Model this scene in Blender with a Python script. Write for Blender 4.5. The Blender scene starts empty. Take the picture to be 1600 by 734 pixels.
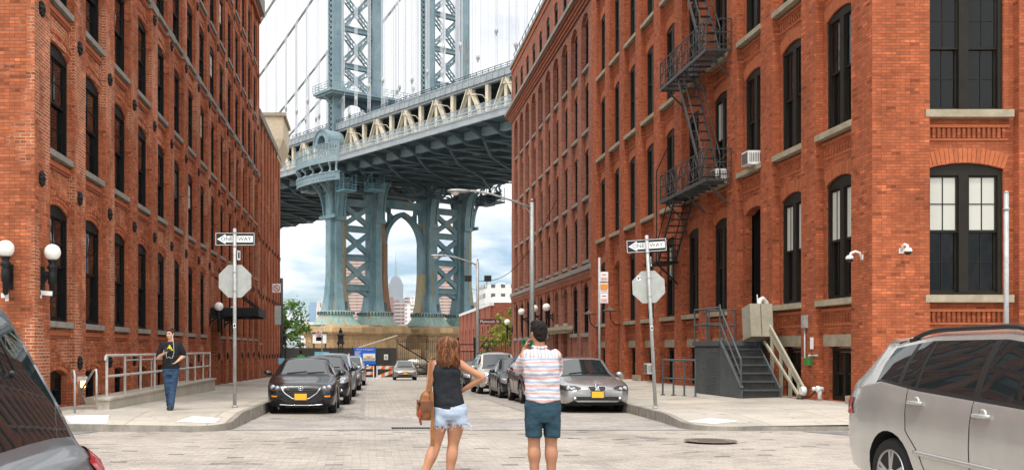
import bpy, bmesh, math, random
from mathutils import Vector, Matrix, noise
from mathutils.bvhtree import BVHTree

RND = random.Random(11)
sc = bpy.context.scene
COL = sc.collection
F, VPX, VPY, CH = 1556.0, 576.0, 545.0, 1.5     # focal length and vanishing point used to size the place
rad = math.radians
V = Vector

# ---------------------------------------------------------------- scene graph helpers
def world_of(o):
    m = o.matrix_basis.copy()
    if o.parent:
        m = world_of(o.parent) @ o.matrix_parent_inverse @ m
    return m

def adopt(child, parent, keep=True):
    child.parent = parent
    if keep:
        child.matrix_parent_inverse = world_of(parent).inverted()

def tag(o, label=None, cat=None, group=None, kind=None):
    if label: o['label'] = label
    if cat: o['category'] = cat
    if group: o['group'] = group
    if kind: o['kind'] = kind
    return o

def thing(name, label, cat, loc=(0, 0, 0), rz=0.0, group=None):
    o = bpy.data.objects.new(name, None)
    o.empty_display_size = 0.2
    COL.objects.link(o)
    o.location = loc
    o.rotation_euler = (0, 0, rz)
    return tag(o, label, cat, group)

def put(mesh, name, parent=None, mtx=None, local=False):
    o = bpy.data.objects.new(name, mesh)
    COL.objects.link(o)
    if mtx is not None:
        o.matrix_basis = mtx
    if parent is not None:
        adopt(o, parent, not local)
    return o

def copy_tree(o, parent=None):
    c = o.copy()
    COL.objects.link(c)
    if parent is not None:
        c.parent = parent
    for ch in list(o.children):
        copy_tree(ch, c)
    return c

# ---------------------------------------------------------------- mesh builder
class MB:
    def __init__(s):
        s.v, s.f, s.m, s.sm = [], [], [], []

    def add(s, vs, fs, m=0, smooth=False):
        o = len(s.v)
        s.v += [tuple(p) for p in vs]
        for f in fs:
            s.f.append(tuple(i + o for i in f)); s.m.append(m); s.sm.append(smooth)

    def quad(s, a, b, c, d, m=0):
        s.add([a, b, c, d], [(0, 1, 2, 3)], m)

    def box(s, x0, x1, y0, y1, z0, z1, m=0):
        s.add([(x0, y0, z0), (x1, y0, z0), (x1, y1, z0), (x0, y1, z0),
               (x0, y0, z1), (x1, y0, z1), (x1, y1, z1), (x0, y1, z1)],
              [(0, 3, 2, 1), (4, 5, 6, 7), (0, 1, 5, 4), (1, 2, 6, 5), (2, 3, 7, 6), (3, 0, 4, 7)], m)

    def mbox(s, mp, u0, u1, d0, d1, z0, z1, m=0):
        p = [mp(u, d, z) for z in (z0, z1) for (u, d) in ((u0, d0), (u1, d0), (u1, d1), (u0, d1))]
        s.add(p, [(0, 3, 2, 1), (4, 5, 6, 7), (0, 1, 5, 4), (1, 2, 6, 5), (2, 3, 7, 6), (3, 0, 4, 7)], m)

    def bar(s, p, q, w, h, m=0, up=(0, 0, 1)):
        p, q, up = V(p), V(q), V(up)
        d = (q - p)
        if d.length < 1e-6: return
        d.normalize()
        x = d.cross(up)
        if x.length < 1e-4: x = d.cross(V((1, 0, 0)))
        x.normalize()
        y = x.cross(d)
        x *= w / 2; y *= h / 2
        vs = [c + a * x + b * y for c in (p, q) for (a, b) in ((-1, -1), (1, -1), (1, 1), (-1, 1))]
        s.add(vs, [(0, 3, 2, 1), (4, 5, 6, 7), (0, 1, 5, 4), (1, 2, 6, 5), (2, 3, 7, 6), (3, 0, 4, 7)], m)

    def frame(s, d):
        d = V(d).normalized()
        a = V((0, 0, 1)) if abs(d.z) < .9 else V((1, 0, 0))
        x = d.cross(a).normalized()
        return x, x.cross(d).normalized(), d

    def cyl(s, p, q, r0, r1=None, n=8, m=0, caps=True, smooth=True):
        if r1 is None: r1 = r0
        p, q = V(p), V(q)
        x, y, _ = s.frame(q - p)
        vs = []
        for c, r in ((p, r0), (q, r1)):
            for i in range(n):
                a = 2 * math.pi * i / n
                vs.append(c + x * (r * math.cos(a)) + y * (r * math.sin(a)))
        s.add(vs, [(i, (i + 1) % n, n + (i + 1) % n, n + i) for i in range(n)], m, smooth)
        if caps:
            s.add(vs, [tuple(range(n))[::-1], tuple(range(n, 2 * n))], m, False)

    def tube(s, pts, r, n=6, m=0, smooth=True, r_list=None, closed=False):
        pts = [V(p) for p in pts]
        k = len(pts)
        vs = []
        px = None
        for i, p in enumerate(pts):
            a, b = pts[max(i - 1, 0)], pts[min(i + 1, k - 1)]
            if closed: a, b = pts[(i - 1) % k], pts[(i + 1) % k]
            d = (b - a).normalized()
            if px is None:
                x, y, _ = s.frame(d)
            else:
                x = (px - d * px.dot(d))
                x = x.normalized() if x.length > 1e-5 else s.frame(d)[0]
                y = x.cross(d).normalized()
            px = x
            rr = r_list[i] if r_list else r
            for j in range(n):
                t = 2 * math.pi * j / n
                vs.append(p + x * (rr * math.cos(t)) + y * (rr * math.sin(t)))
        fs = []
        for i in range(k if closed else k - 1):
            i2 = (i + 1) % k
            for j in range(n):
                fs.append((i * n + j, i * n + (j + 1) % n, i2 * n + (j + 1) % n, i2 * n + j))
        s.add(vs, fs, m, smooth)
        if not closed:
            s.add(vs, [tuple(range(n))[::-1], tuple(range((k - 1) * n, k * n))], m, False)

    def lathe(s, c, axis, prof, n=16, m=0, smooth=True, caps=True):
        c = V(c)
        x, y, d = s.frame(axis)
        vs = []
        for (r, t) in prof:
            for i in range(n):
                a = 2 * math.pi * i / n
                vs.append(c + d * t + x * (r * math.cos(a)) + y * (r * math.sin(a)))
        fs = []
        for k in range(len(prof) - 1):
            for i in range(n):
                fs.append((k * n + i, k * n + (i + 1) % n, (k + 1) * n + (i + 1) % n, (k + 1) * n + i))
        s.add(vs, fs, m, smooth)
        if caps:
            k = len(prof) - 1
            fc = []
            if prof[0][0] > 1e-4: fc.append(tuple(range(n))[::-1])
            if prof[-1][0] > 1e-4: fc.append(tuple(range(k * n, k * n + n)))
            if fc: s.add(vs, fc, m, False)

    def sphere(s, c, r, nu=16, nv=10, m=0, sc3=(1, 1, 1)):
        c = V(c)
        vs, fs = [], []
        for j in range(nv + 1):
            t = math.pi * j / nv
            for i in range(nu):
                a = 2 * math.pi * i / nu
                vs.append(c + V((r * sc3[0] * math.sin(t) * math.cos(a), r * sc3[1] * math.sin(t) * math.sin(a), r * sc3[2] * math.cos(t))))
        for j in range(nv):
            for i in range(nu):
                fs.append((j * nu + i, (j + 1) * nu + i, (j + 1) * nu + (i + 1) % nu, j * nu + (i + 1) % nu))
        s.add(vs, fs, m, True)

    def prism(s, poly, fn, t0, t1, m=0, smooth=False):
        """2D outline poly (list of (a,b)), fn(a,b,t)->xyz, extruded from t0 to t1"""
        n = len(poly)
        vs = [fn(a, b, t0) for a, b in poly] + [fn(a, b, t1) for a, b in poly]
        s.add(vs, [tuple(range(n))[::-1], tuple(range(n, 2 * n))], m)
        s.add(vs, [(i, (i + 1) % n, n + (i + 1) % n, n + i) for i in range(n)], m, smooth)

    def loft(s, rings, m=0, smooth=True, caps=True):
        n = len(rings[0])
        vs = [p for r in rings for p in r]
        fs = []
        for k in range(len(rings) - 1):
            for i in range(n):
                fs.append((k * n + i, k * n + (i + 1) % n, (k + 1) * n + (i + 1) % n, (k + 1) * n + i))
        s.add(vs, fs, m, smooth)
        if caps:
            k = len(rings) - 1
            s.add(vs, [tuple(range(n))[::-1], tuple(range(k * n, k * n + n))], m, smooth)

    def mesh(s, name, mats, weld=True, recalc=True, sharp=None):
        me = bpy.data.meshes.new(name)
        me.from_pydata(s.v, [], s.f)
        for mt in (mats if isinstance(mats, (list, tuple)) else [mats]):
            me.materials.append(mt)
        me.polygons.foreach_set('material_index', s.m)
        me.polygons.foreach_set('use_smooth', s.sm)
        if weld or recalc:
            bm = bmesh.new(); bm.from_mesh(me)
            if weld: bmesh.ops.remove_doubles(bm, verts=bm.verts, dist=1e-5)
            if recalc: bmesh.ops.recalc_face_normals(bm, faces=bm.faces)
            bm.to_mesh(me); bm.free()
        if sharp: me.set_sharp_from_angle(angle=rad(sharp))
        return me

    def build(s, name, mats, parent=None, local=False, **kw):
        return put(s.mesh(name, mats, **kw), name, parent, None, local)

# ---------------------------------------------------------------- materials
def nodes_of(name):
    m = bpy.data.materials.new(name)
    m.use_nodes = True
    nt = m.node_tree
    b = nt.nodes['Principled BSDF']
    return m, nt, b

def N(nt, typ, **kw):
    n = nt.nodes.new(typ)
    for k, v in kw.items():
        if k.startswith('i_'):
            key = k[2:]
            n.inputs[int(key) if key.isdigit() else key.replace('_', ' ')].default_value = v
        else:
            setattr(n, k, v)
    return n

def math_n(nt, op, a, b=None, clamp=False):
    n = N(nt, 'ShaderNodeMath', operation=op, use_clamp=clamp)
    for i, x in enumerate((a, b)):
        if x is None: continue
        if isinstance(x, (int, float)): n.inputs[i].default_value = x
        else: nt.links.new(x, n.inputs[i])
    return n.outputs[0]

def mix_c(nt, fac, a, b, mode='MIX'):
    n = N(nt, 'ShaderNodeMix', data_type='RGBA', blend_type=mode)
    for s_, x in ((n.inputs[0], fac), (n.inputs[6], a), (n.inputs[7], b)):
        if isinstance(x, (int, float)): s_.default_value = x
        elif isinstance(x, (tuple, list)): s_.default_value = (*x[:3], 1)
        else: nt.links.new(x, s_)
    return n.outputs[2]

def ramp(nt, fac, stops):
    n = N(nt, 'ShaderNodeValToRGB')
    el = n.color_ramp.elements
    while len(el) < len(stops): el.new(.5)
    for e, (p, c) in zip(el, stops):
        e.position = p
        e.color = (c, c, c, 1) if isinstance(c, (int, float)) else (*c[:3], 1)
    nt.links.new(fac, n.inputs[0])
    return n.outputs[0]

def noise_n(nt, vec, scale, detail=4, rough=.55, dist=0.0):
    n = N(nt, 'ShaderNodeTexNoise')
    n.inputs['Scale'].default_value = scale
    n.inputs['Detail'].default_value = detail
    n.inputs['Roughness'].default_value = rough
    n.inputs['Distortion'].default_value = dist
    if vec is not None: nt.links.new(vec, n.inputs['Vector'])
    return n.outputs[0]

def scaled(nt, vec, s):
    n = N(nt, 'ShaderNodeVectorMath', operation='MULTIPLY')
    nt.links.new(vec, n.inputs[0]); n.inputs[1].default_value = s
    return n.outputs[0]

def set_b(b, rough=None, metal=None, spec=None, coat=None, ior=None):
    if rough is not None: b.inputs['Roughness'].default_value = rough
    if metal is not None: b.inputs['Metallic'].default_value = metal
    if spec is not None: b.inputs['Specular IOR Level'].default_value = spec
    if coat is not None:
        b.inputs['Coat Weight'].default_value = coat
        b.inputs['Coat Roughness'].default_value = .03
    if ior is not None: b.inputs['IOR'].default_value = ior

def bump(nt, b, h, strength=.3, dist=.01):
    n = N(nt, 'ShaderNodeBump')
    n.inputs['Strength'].default_value = strength
    n.inputs['Distance'].default_value = dist
    nt.links.new(h, n.inputs['Height'])
    nt.links.new(n.outputs[0], b.inputs['Normal'])

def plain(name, col, rough=.6, metal=0, spec=.4, coat=None, ior=None):
    m, nt, b = nodes_of(name)
    b.inputs['Base Color'].default_value = (*col, 1)
    set_b(b, rough, metal, spec, coat, ior)
    return m

def worn(name, col, col2=None, rough=.6, metal=0, spec=.35, scale=3.0, lo=.35, hi=.7, bmp=0.0, stretch=(1, 1, 1), obj=True, fine=.15):
    """noise-varied surface"""
    m, nt, b = nodes_of(name)
    tc = N(nt, 'ShaderNodeTexCoord').outputs['Object'] if obj else N(nt, 'ShaderNodeNewGeometry').outputs['Position']
    v = scaled(nt, tc, stretch)
    n1 = noise_n(nt, v, scale, 6, .6)
    col2 = col2 or tuple(c * .6 for c in col)
    f = ramp(nt, n1, [(lo, 0), (hi, 1)])
    c = mix_c(nt, f, col, col2)
    n2 = noise_n(nt, v, scale * 9, 3, .6)
    c = mix_c(nt, fine, c, ramp(nt, n2, [(.3, .35), (.7, 1.6)]), 'MULTIPLY') if fine else c
    nt.links.new(c, b.inputs['Base Color'])
    set_b(b, rough, metal, spec)
    if bmp: bump(nt, b, n2, bmp, .01)
    return m

def emit(name, col, strength, base=(.8, .8, .8)):
    m, nt, b = nodes_of(name)
    b.inputs['Base Color'].default_value = (*base, 1)
    b.inputs['Emission Color'].default_value = (*col, 1)
    b.inputs['Emission Strength'].default_value = strength
    return m

def brick_mat(name, c1, c2, mortar, bw=.215, bh=.0685, ms=.007, dark=.08, light=.05, pale=None, pale_amt=.62, stain=.25, bmp=.25):
    m, nt, b = nodes_of(name)
    g = N(nt, 'ShaderNodeNewGeometry')
    sp = N(nt, 'ShaderNodeSeparateXYZ'); nt.links.new(g.outputs['Position'], sp.inputs[0])
    sn = N(nt, 'ShaderNodeSeparateXYZ'); nt.links.new(g.outputs['True Normal'], sn.inputs[0])
    gx = math_n(nt, 'GREATER_THAN', math_n(nt, 'ABSOLUTE', sn.outputs[0]), .6)
    u = math_n(nt, 'ADD', math_n(nt, 'MULTIPLY', sp.outputs[0], math_n(nt, 'SUBTRACT', 1.0, gx)), math_n(nt, 'MULTIPLY', sp.outputs[1], gx))
    z = sp.outputs[2]
    cb = N(nt, 'ShaderNodeCombineXYZ'); nt.links.new(u, cb.inputs[0]); nt.links.new(z, cb.inputs[1])
    br = N(nt, 'ShaderNodeTexBrick', offset=.5, offset_frequency=2)
    nt.links.new(cb.outputs[0], br.inputs['Vector'])
    br.inputs['Scale'].default_value = 1.0
    br.inputs['Brick Width'].default_value = bw
    br.inputs['Row Height'].default_value = bh
    br.inputs['Mortar Size'].default_value = ms
    br.inputs['Mortar Smooth'].default_value = .3
    br.inputs['Bias'].default_value = -.1
    br.inputs['Color1'].default_value = (*c1, 1)
    br.inputs['Color2'].default_value = (*c2, 1)
    # per brick chance of a burnt or a pale brick
    row = math_n(nt, 'FLOOR', math_n(nt, 'DIVIDE', z, bh))
    sh = math_n(nt, 'MULTIPLY', math_n(nt, 'MODULO', math_n(nt, 'ABSOLUTE', row), 2.0), .5)
    colm = math_n(nt, 'FLOOR', math_n(nt, 'ADD', math_n(nt, 'DIVIDE', u, bw), sh))
    c3 = N(nt, 'ShaderNodeCombineXYZ'); nt.links.new(colm, c3.inputs[0]); nt.links.new(row, c3.inputs[1])
    wn = N(nt, 'ShaderNodeTexWhiteNoise', noise_dimensions='2D'); nt.links.new(c3.outputs[0], wn.inputs['Vector'])
    k = ramp(nt, wn.outputs[0], [(0, .55), (dark, .58), (dark + .01, .86), (.5, 1.0), (1 - light - .01, 1.12), (1 - light, 1.35)])
    k.node.color_ramp.interpolation = 'CONSTANT'
    pos = g.outputs['Position']
    mcol = mortar
    if pale:
        pn = noise_n(nt, scaled(nt, pos, (1, 1, .55)), .55, 5, .6)
        mcol = mix_c(nt, ramp(nt, pn, [(pale_amt, 0), (pale_amt + .06, 1)]), mortar, pale)
        nt.links.new(mcol, br.inputs['Mortar'])
    else:
        br.inputs['Mortar'].default_value = (*mortar, 1)
    c = mix_c(nt, math_n(nt, 'SUBTRACT', 1.0, br.outputs['Fac'], True), br.outputs['Color'], mix_c(nt, 1.0, br.outputs['Color'], k, 'MULTIPLY'))
    w = noise_n(nt, scaled(nt, pos, (1, 1, .35)), .8, 6, .65)
    c = mix_c(nt, stain * 2, c, ramp(nt, w, [(.28, .55), (.42, .88), (.55, 1.0), (.72, 1.25)]), 'MULTIPLY')
    w2 = noise_n(nt, scaled(nt, pos, (1, 1, .12)), 3.0, 4, .7)
    c = mix_c(nt, stain, c, ramp(nt, w2, [(.35, .7), (.6, 1.1)]), 'MULTIPLY')
    fn = noise_n(nt, pos, 38, 3, .7)
    c = mix_c(nt, .35, c, ramp(nt, fn, [(.3, .6), (.7, 1.35)]), 'MULTIPLY')
    nt.links.new(c, b.inputs['Base Color'])
    set_b(b, .9, 0, .2)
    if bmp:
        h = math_n(nt, 'ADD', math_n(nt, 'SUBTRACT', 1.0, br.outputs['Fac']), math_n(nt, 'MULTIPLY', fn, .5))
        bump(nt, b, h, bmp, .012)
    return m

M = {}
M['brick_l'] = brick_mat('weathered_red_brick', (.46, .137, .058), (.30, .084, .037), (.17, .07, .042), dark=.06, light=.06, pale=(.60, .44, .32), pale_amt=.53, stain=.42)
M['brick_r'] = brick_mat('orange_brick', (.46, .126, .051), (.33, .085, .035), (.18, .066, .040), dark=.035, light=.035, stain=.42, ms=.006)
M['brick_f'] = brick_mat('brown_brick', (.37, .15, .095), (.27, .10, .063), (.20, .095, .065), dark=.05, light=.04, stain=.35)
M['brick_low'] = brick_mat('plain_red_brick', (.40, .13, .08), (.32, .10, .06), (.26, .12, .09), stain=.2)
M['arch_a'] = worn('arch_brick', (.40, .115, .045), (.30, .08, .032), .9, scale=9, obj=False)
M['arch_b'] = worn('arch_brick_dark', (.27, .07, .03), (.19, .05, .024), .9, scale=9, obj=False)
M['arch_d'] = worn('arch_brick_orange', (.46, .135, .053), (.37, .10, .04), .9, scale=9, obj=False)
M['arch_c'] = worn('arch_brick_light', (.48, .145, .056), (.37, .10, .04), .9, scale=9, obj=False)
M['stone'] = worn('grey_sill_stone', (.27, .25, .215), (.18, .165, .14), .85, scale=4, obj=False)
M['stone_tan'] = worn('tan_sill_stone', (.37, .315, .225), (.24, .205, .14), .85, scale=4, obj=False)
M['frame_blk'] = plain('black_window_paint', (.007, .007, .007), .6, 0, .2)
M['frame_brn'] = worn('dark_brown_window_paint', (.020, .016, .011), (.013, .011, .008), .6, spec=.2, scale=3, obj=False)
M['glass'] = plain('window_glass', (.008, .009, .010), .03, 0, .5, None, 1.5)
M['glass_grey'] = plain('grey_window_glass', (.03, .033, .034), .06, 0, .5, None, 1.45)
M['blind'] = plain('pale_roller_blind', (.50, .50, .44), .5, 0, .3)
M['iron'] = plain('black_iron', (.009, .009, .010), .55, 0, .25)
M['iron_grey'] = worn('grey_iron_paint', (.055, .053, .051), (.033, .032, .030), .55, scale=5, obj=False)
M['steel'] = worn('galvanised_steel', (.42, .42, .41), (.30, .30, .29), .5, .3, scale=8, obj=False)
M['alu'] = worn('unpainted_sign_back', (.42, .43, .40), (.33, .34, .31), .5, .25, scale=6)
M['white'] = worn('white_paint', (.80, .80, .77), (.62, .62, .58), .5, scale=5, obj=False)
M['globe'] = plain('opal_glass_globe', (.88, .86, .80), .25, 0, .5)
M['black_pl'] = plain('black_plastic', (.015, .015, .015), .5)
M['rubber'] = plain('tyre_rubber', (.018, .018, .018), .8, 0, .2)
M['chrome'] = plain('chrome', (.75, .75, .76), .12, 1.0)
M['alloy'] = plain('alloy_wheel', (.55, .56, .57), .28, .9)
M['concrete'] = worn('concrete', (.44, .40, .33), (.33, .30, .245), .9, scale=1.2, bmp=.15, obj=False)
M['curb'] = worn('curb_stone', (.30, .27, .23), (.16, .145, .12), .9, scale=3, bmp=.2, obj=False)

# ---------------------------------------------------------------- world, sun, camera
SUN_EL, SUN_AZ = 70.0, 200.0      # compass degrees clockwise from +Y (behind the camera, a little to the left)
w = bpy.data.worlds.new('World'); sc.world = w; w.use_nodes = True
nt = w.node_tree; nt.nodes.clear()
out = N(nt, 'ShaderNodeOutputWorld')
sky = N(nt, 'ShaderNodeTexSky', sky_type='NISHITA')
sky.sun_disc = False
sky.sun_elevation = rad(SUN_EL); sky.sun_rotation = rad(SUN_AZ)
sky.air_density = 1.0; sky.dust_density = .6; sky.ozone_density = 3.0
bg1 = N(nt, 'ShaderNodeBackground'); bg1.inputs[1].default_value = .058
nt.links.new(mix_c(nt, 1.0, sky.outputs[0], (.88, 1.03, 1.18), 'MULTIPLY'), bg1.inputs[0])
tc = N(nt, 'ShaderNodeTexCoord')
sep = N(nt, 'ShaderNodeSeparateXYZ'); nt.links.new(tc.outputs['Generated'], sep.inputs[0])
# clouds on a flat layer high above: direction / elevation
zz = math_n(nt, 'ADD', math_n(nt, 'MAXIMUM', sep.outputs[2], 0.0), .22)
cx = math_n(nt, 'DIVIDE', sep.outputs[0], zz); cy = math_n(nt, 'DIVIDE', sep.outputs[1], zz)
cc = N(nt, 'ShaderNodeCombineXYZ'); nt.links.new(cx, cc.inputs[0]); nt.links.new(cy, cc.inputs[1]); cc.inputs[2].default_value = 3.7
cn = noise_n(nt, cc.outputs[0], 1.7, 9, .58, .35)
bias = math_n(nt, 'MULTIPLY', math_n(nt, 'MINIMUM', math_n(nt, 'MAXIMUM', sep.outputs[2], 0.0), .30), .9)
dens = ramp(nt, math_n(nt, 'ADD', cn, bias), [(.50, .02), (.61, .60), (.72, 1)])
shade = ramp(nt, noise_n(nt, cc.outputs[0], 3.4, 6, .6), [(.3, (.93, .955, .985)), (.65, (1.0, 1.0, 1.0))])
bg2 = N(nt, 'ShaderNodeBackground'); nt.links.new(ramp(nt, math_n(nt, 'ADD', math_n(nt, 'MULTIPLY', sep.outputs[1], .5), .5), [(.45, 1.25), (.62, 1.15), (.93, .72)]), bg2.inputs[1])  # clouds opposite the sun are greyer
nt.links.new(shade, bg2.inputs[0])
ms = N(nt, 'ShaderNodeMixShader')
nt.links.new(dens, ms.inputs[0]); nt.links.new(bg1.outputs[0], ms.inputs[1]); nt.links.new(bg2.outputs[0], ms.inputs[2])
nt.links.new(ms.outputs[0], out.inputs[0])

sl = bpy.data.lights.new('sun', 'SUN'); sl.energy = 1.45; sl.angle = rad(6); sl.color = (1, .95, .88)
so = bpy.data.objects.new('sun', sl); COL.objects.link(so)
az, el = rad(SUN_AZ), rad(SUN_EL)
sd = V((math.sin(az) * math.cos(el), math.cos(az) * math.cos(el), math.sin(el)))
so.rotation_euler = (-sd).to_track_quat('-Z', 'Y').to_euler()

cam = bpy.data.cameras.new('camera'); co = bpy.data.objects.new('camera', cam); COL.objects.link(co)
co.location = (0, 0, CH); co.rotation_euler = (rad(90), 0, 0)
cam.sensor_width = 36; cam.lens = 36 * F / 1600
cam.shift_x = (800 - VPX) / 1600; cam.shift_y = (VPY - 367) / 1600
cam.clip_start = .1; cam.clip_end = 20000
sc.camera = co
sc.render.resolution_x, sc.render.resolution_y = 1024, 469
vs = sc.view_settings
vs.view_transform = 'Standard'; vs.look = 'None'; vs.exposure = 0.95; vs.gamma = 1.0; vs.use_curve_mapping = False
sc.render.engine = 'CYCLES'
cy_ = sc.cycles
cy_.use_denoising = True
try:
    cy_.denoiser = 'OPENIMAGEDENOISE'; cy_.denoising_input_passes = 'RGB_ALBEDO_NORMAL'; cy_.denoising_prefilter = 'ACCURATE'
except Exception: pass
cy_.max_bounces = 6; cy_.diffuse_bounces = 3; cy_.glossy_bounces = 3; cy_.transmission_bounces = 4; cy_.transparent_max_bounces = 12
cy_.sample_clamp_indirect = 8
# ---------------------------------------------------------------- ground
XL, XR = -6.7, 11.4           # planes of the two long facades
CL, CR = -2.66, 6.75          # kerb lines
def zroad(y):
    if y < 14: return 0.0
    return -.0135 * (min(y, 88) - 14)
def drop_l(x, y):
    d = math.hypot(x - (CL - .3), y - 19.2)
    return max(0.0, .11 * (1 - d / 1.6), .165 * (1 - (y - 18.9) / 1.6) if y < 20.5 else 0)
def drop_r(x, y):
    d = math.hypot(x - (CR - .3), y - 19.4)
    return max(0.0, .09 * (1 - d / 1.6), .135 * (1 - (y - 19.1) / 1.6) if y < 20.7 else 0)
def zl(x, y):                 # left pavement
    return -drop_l(x, y) + .18 - .0135 * (max(y, 18) - 20) + .015 * (CL - x)
def zr(x, y):                 # right pavement
    s = min(max((x - CR) / (XR - CR), 0), 1)
    zc = .10 - .0125 * (max(y, 17) - 23)
    return zc * (1 - s) + (.22 - .001 * (y - 22)) * s - drop_r(x, y)

def cobble(name, bw, bh, c1, c2, mortar, swap=False, dark=.06):
    m, nt, b = nodes_of(name)
    g = N(nt, 'ShaderNodeNewGeometry')
    pos = g.outputs['Position']
    wob = N(nt, 'ShaderNodeTexNoise'); wob.inputs['Scale'].default_value = 1.1; nt.links.new(pos, wob.inputs['Vector'])
    off = N(nt, 'ShaderNodeVectorMath', operation='SCALE'); off.inputs['Scale'].default_value = .10
    sub = N(nt, 'ShaderNodeVectorMath', operation='SUBTRACT'); nt.links.new(wob.outputs['Color'], sub.inputs[0]); sub.inputs[1].default_value = (.5, .5, .5)
    nt.links.new(sub.outputs[0], off.inputs[0])
    ad = N(nt, 'ShaderNodeVectorMath', operation='ADD'); nt.links.new(pos, ad.inputs[0]); nt.links.new(off.outputs[0], ad.inputs[1])
    vec = ad.outputs[0]
    if swap:
        s3 = N(nt, 'ShaderNodeSeparateXYZ'); nt.links.new(vec, s3.inputs[0])
        c3 = N(nt, 'ShaderNodeCombineXYZ'); nt.links.new(s3.outputs[1], c3.inputs[0]); nt.links.new(s3.outputs[0], c3.inputs[1])
        vec = c3.outputs[0]
    br = N(nt, 'ShaderNodeTexBrick', offset=.5)
    nt.links.new(vec, br.inputs['Vector'])
    for k_, v_ in (('Scale', 1.0), ('Brick Width', bw), ('Row Height', bh), ('Mortar Size', .012), ('Mortar Smooth', .5), ('Bias', 0.0)):
        br.inputs[k_].default_value = v_
    br.inputs['Color1'].default_value = (*c1, 1); br.inputs['Color2'].default_value = (*c2, 1); br.inputs['Mortar'].default_value = (*mortar, 1)
    sx = N(nt, 'ShaderNodeSeparateXYZ'); nt.links.new(vec, sx.inputs[0])
    row = math_n(nt, 'FLOOR', math_n(nt, 'DIVIDE', sx.outputs[1], bh))
    sh = math_n(nt, 'MULTIPLY', math_n(nt, 'MODULO', math_n(nt, 'ABSOLUTE', row), 2.0), .5)
    cl = math_n(nt, 'FLOOR', math_n(nt, 'ADD', math_n(nt, 'DIVIDE', sx.outputs[0], bw), sh))
    c2_ = N(nt, 'ShaderNodeCombineXYZ'); nt.links.new(cl, c2_.inputs[0]); nt.links.new(row, c2_.inputs[1])
    wn = N(nt, 'ShaderNodeTexWhiteNoise', noise_dimensions='2D'); nt.links.new(c2_.outputs[0], wn.inputs['Vector'])
    big = noise_n(nt, pos, .35, 5, .65)
    thr = math_n(nt, 'ADD', wn.outputs[0], math_n(nt, 'MULTIPLY', big, .22))
    k = ramp(nt, thr, [(0, .25), (dark + .07, .35), (dark + .09, .90), (.55, 1.0), (.95, 1.10)])
    c = mix_c(nt, 1.0, br.outputs['Color'], k, 'MULTIPLY')
    c = mix_c(nt, .7, c, ramp(nt, big, [(.3, .62), (.5, 1.0), (.7, 1.15)]), 'MULTIPLY')
    fn = noise_n(nt, pos, 22, 4, .7)
    c = mix_c(nt, .4, c, ramp(nt, fn, [(.3, .6), (.7, 1.35)]), 'MULTIPLY')
    ch = noise_n(nt, scaled(nt, pos, (5, 14, 1)), 1.0, 3, .6)
    c = mix_c(nt, 1.0, c, ramp(nt, math_n(nt, 'ADD', ch, math_n(nt, 'MULTIPLY', big, .25)), [(.39, .32), (.47, .95), (.75, 1.08)]), 'MULTIPLY')
    st = noise_n(nt, scaled(nt, pos, (1, .15, 1)), .9, 5, .6)
    c = mix_c(nt, .5, c, ramp(nt, st, [(.35, .75), (.55, 1.05)]), 'MULTIPLY')
    nt.links.new(c, b.inputs['Base Color'])
    set_b(b, .75, 0, .3)
    bump(nt, b, noise_n(nt, pos, 3.2, 4, .65), .45, .03)
    return m

M['cobble'] = cobble('granite_setts', .23, .11, (.35, .315, .275), (.31, .28, .245), (.25, .22, .19))
M['cobble_lane'] = cobble('lane_setts', .34, .17, (.38, .345, .298), (.34, .307, .268), (.29, .26, .225), swap=True, dark=.0)
M['asphalt'] = worn('asphalt_patch', (.20, .19, .18), (.13, .125, .12), .85, scale=2.5, bmp=.3, obj=False, fine=.4)
M['gutter'] = worn('grey_concrete_strip', (.33, .30, .275), (.235, .215, .195), .85, scale=.9, bmp=.2, obj=False, fine=.35)
M['dirt'] = worn('bare_ground', (.24, .21, .17), (.15, .13, .10), .95, scale=.3, obj=False)
M['paint_w'] = worn('white_ramp_paint', (.70, .70, .66), (.46, .44, .40), .7, scale=3.5, lo=.42, hi=.72, obj=False)

def sidewalk_mat():
    m, nt, b = nodes_of('pavement_flags')
    g = N(nt, 'ShaderNodeNewGeometry'); pos = g.outputs['Position']
    br = N(nt, 'ShaderNodeTexBrick', offset=.0)
    nt.links.new(pos, br.inputs['Vector'])
    for k_, v_ in (('Scale', 1.0), ('Brick Width', 1.55), ('Row Height', 1.5), ('Mortar Size', .012), ('Mortar Smooth', .2)):
        br.inputs[k_].default_value = v_
    br.inputs['Color1'].default_value = (.44, .39, .32, 1); br.inputs['Color2'].default_value = (.345, .32, .285, 1); br.inputs['Mortar'].default_value = (.22, .2, .17, 1)
    big = noise_n(nt, pos, .7, 6, .65)
    fn = noise_n(nt, pos, 30, 3, .7)
    c = mix_c(nt, .8, br.outputs['Color'], ramp(nt, big, [(.3, .68), (.5, 1.0), (.7, 1.12)]), 'MULTIPLY')
    c = mix_c(nt, .3, c, ramp(nt, fn, [(.3, .6), (.7, 1.3)]), 'MULTIPLY')
    sp = noise_n(nt, pos, 5, 2, .5)
    c = mix_c(nt, ramp(nt, sp, [(.66, 0), (.70, .6)]), c, (.12, .11, .10))
    nt.links.new(c, b.inputs['Base Color']); set_b(b, .85, 0, .25)
    bump(nt, b, fn, .15, .01)
    return m
M['pave'] = sidewalk_mat()

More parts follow.
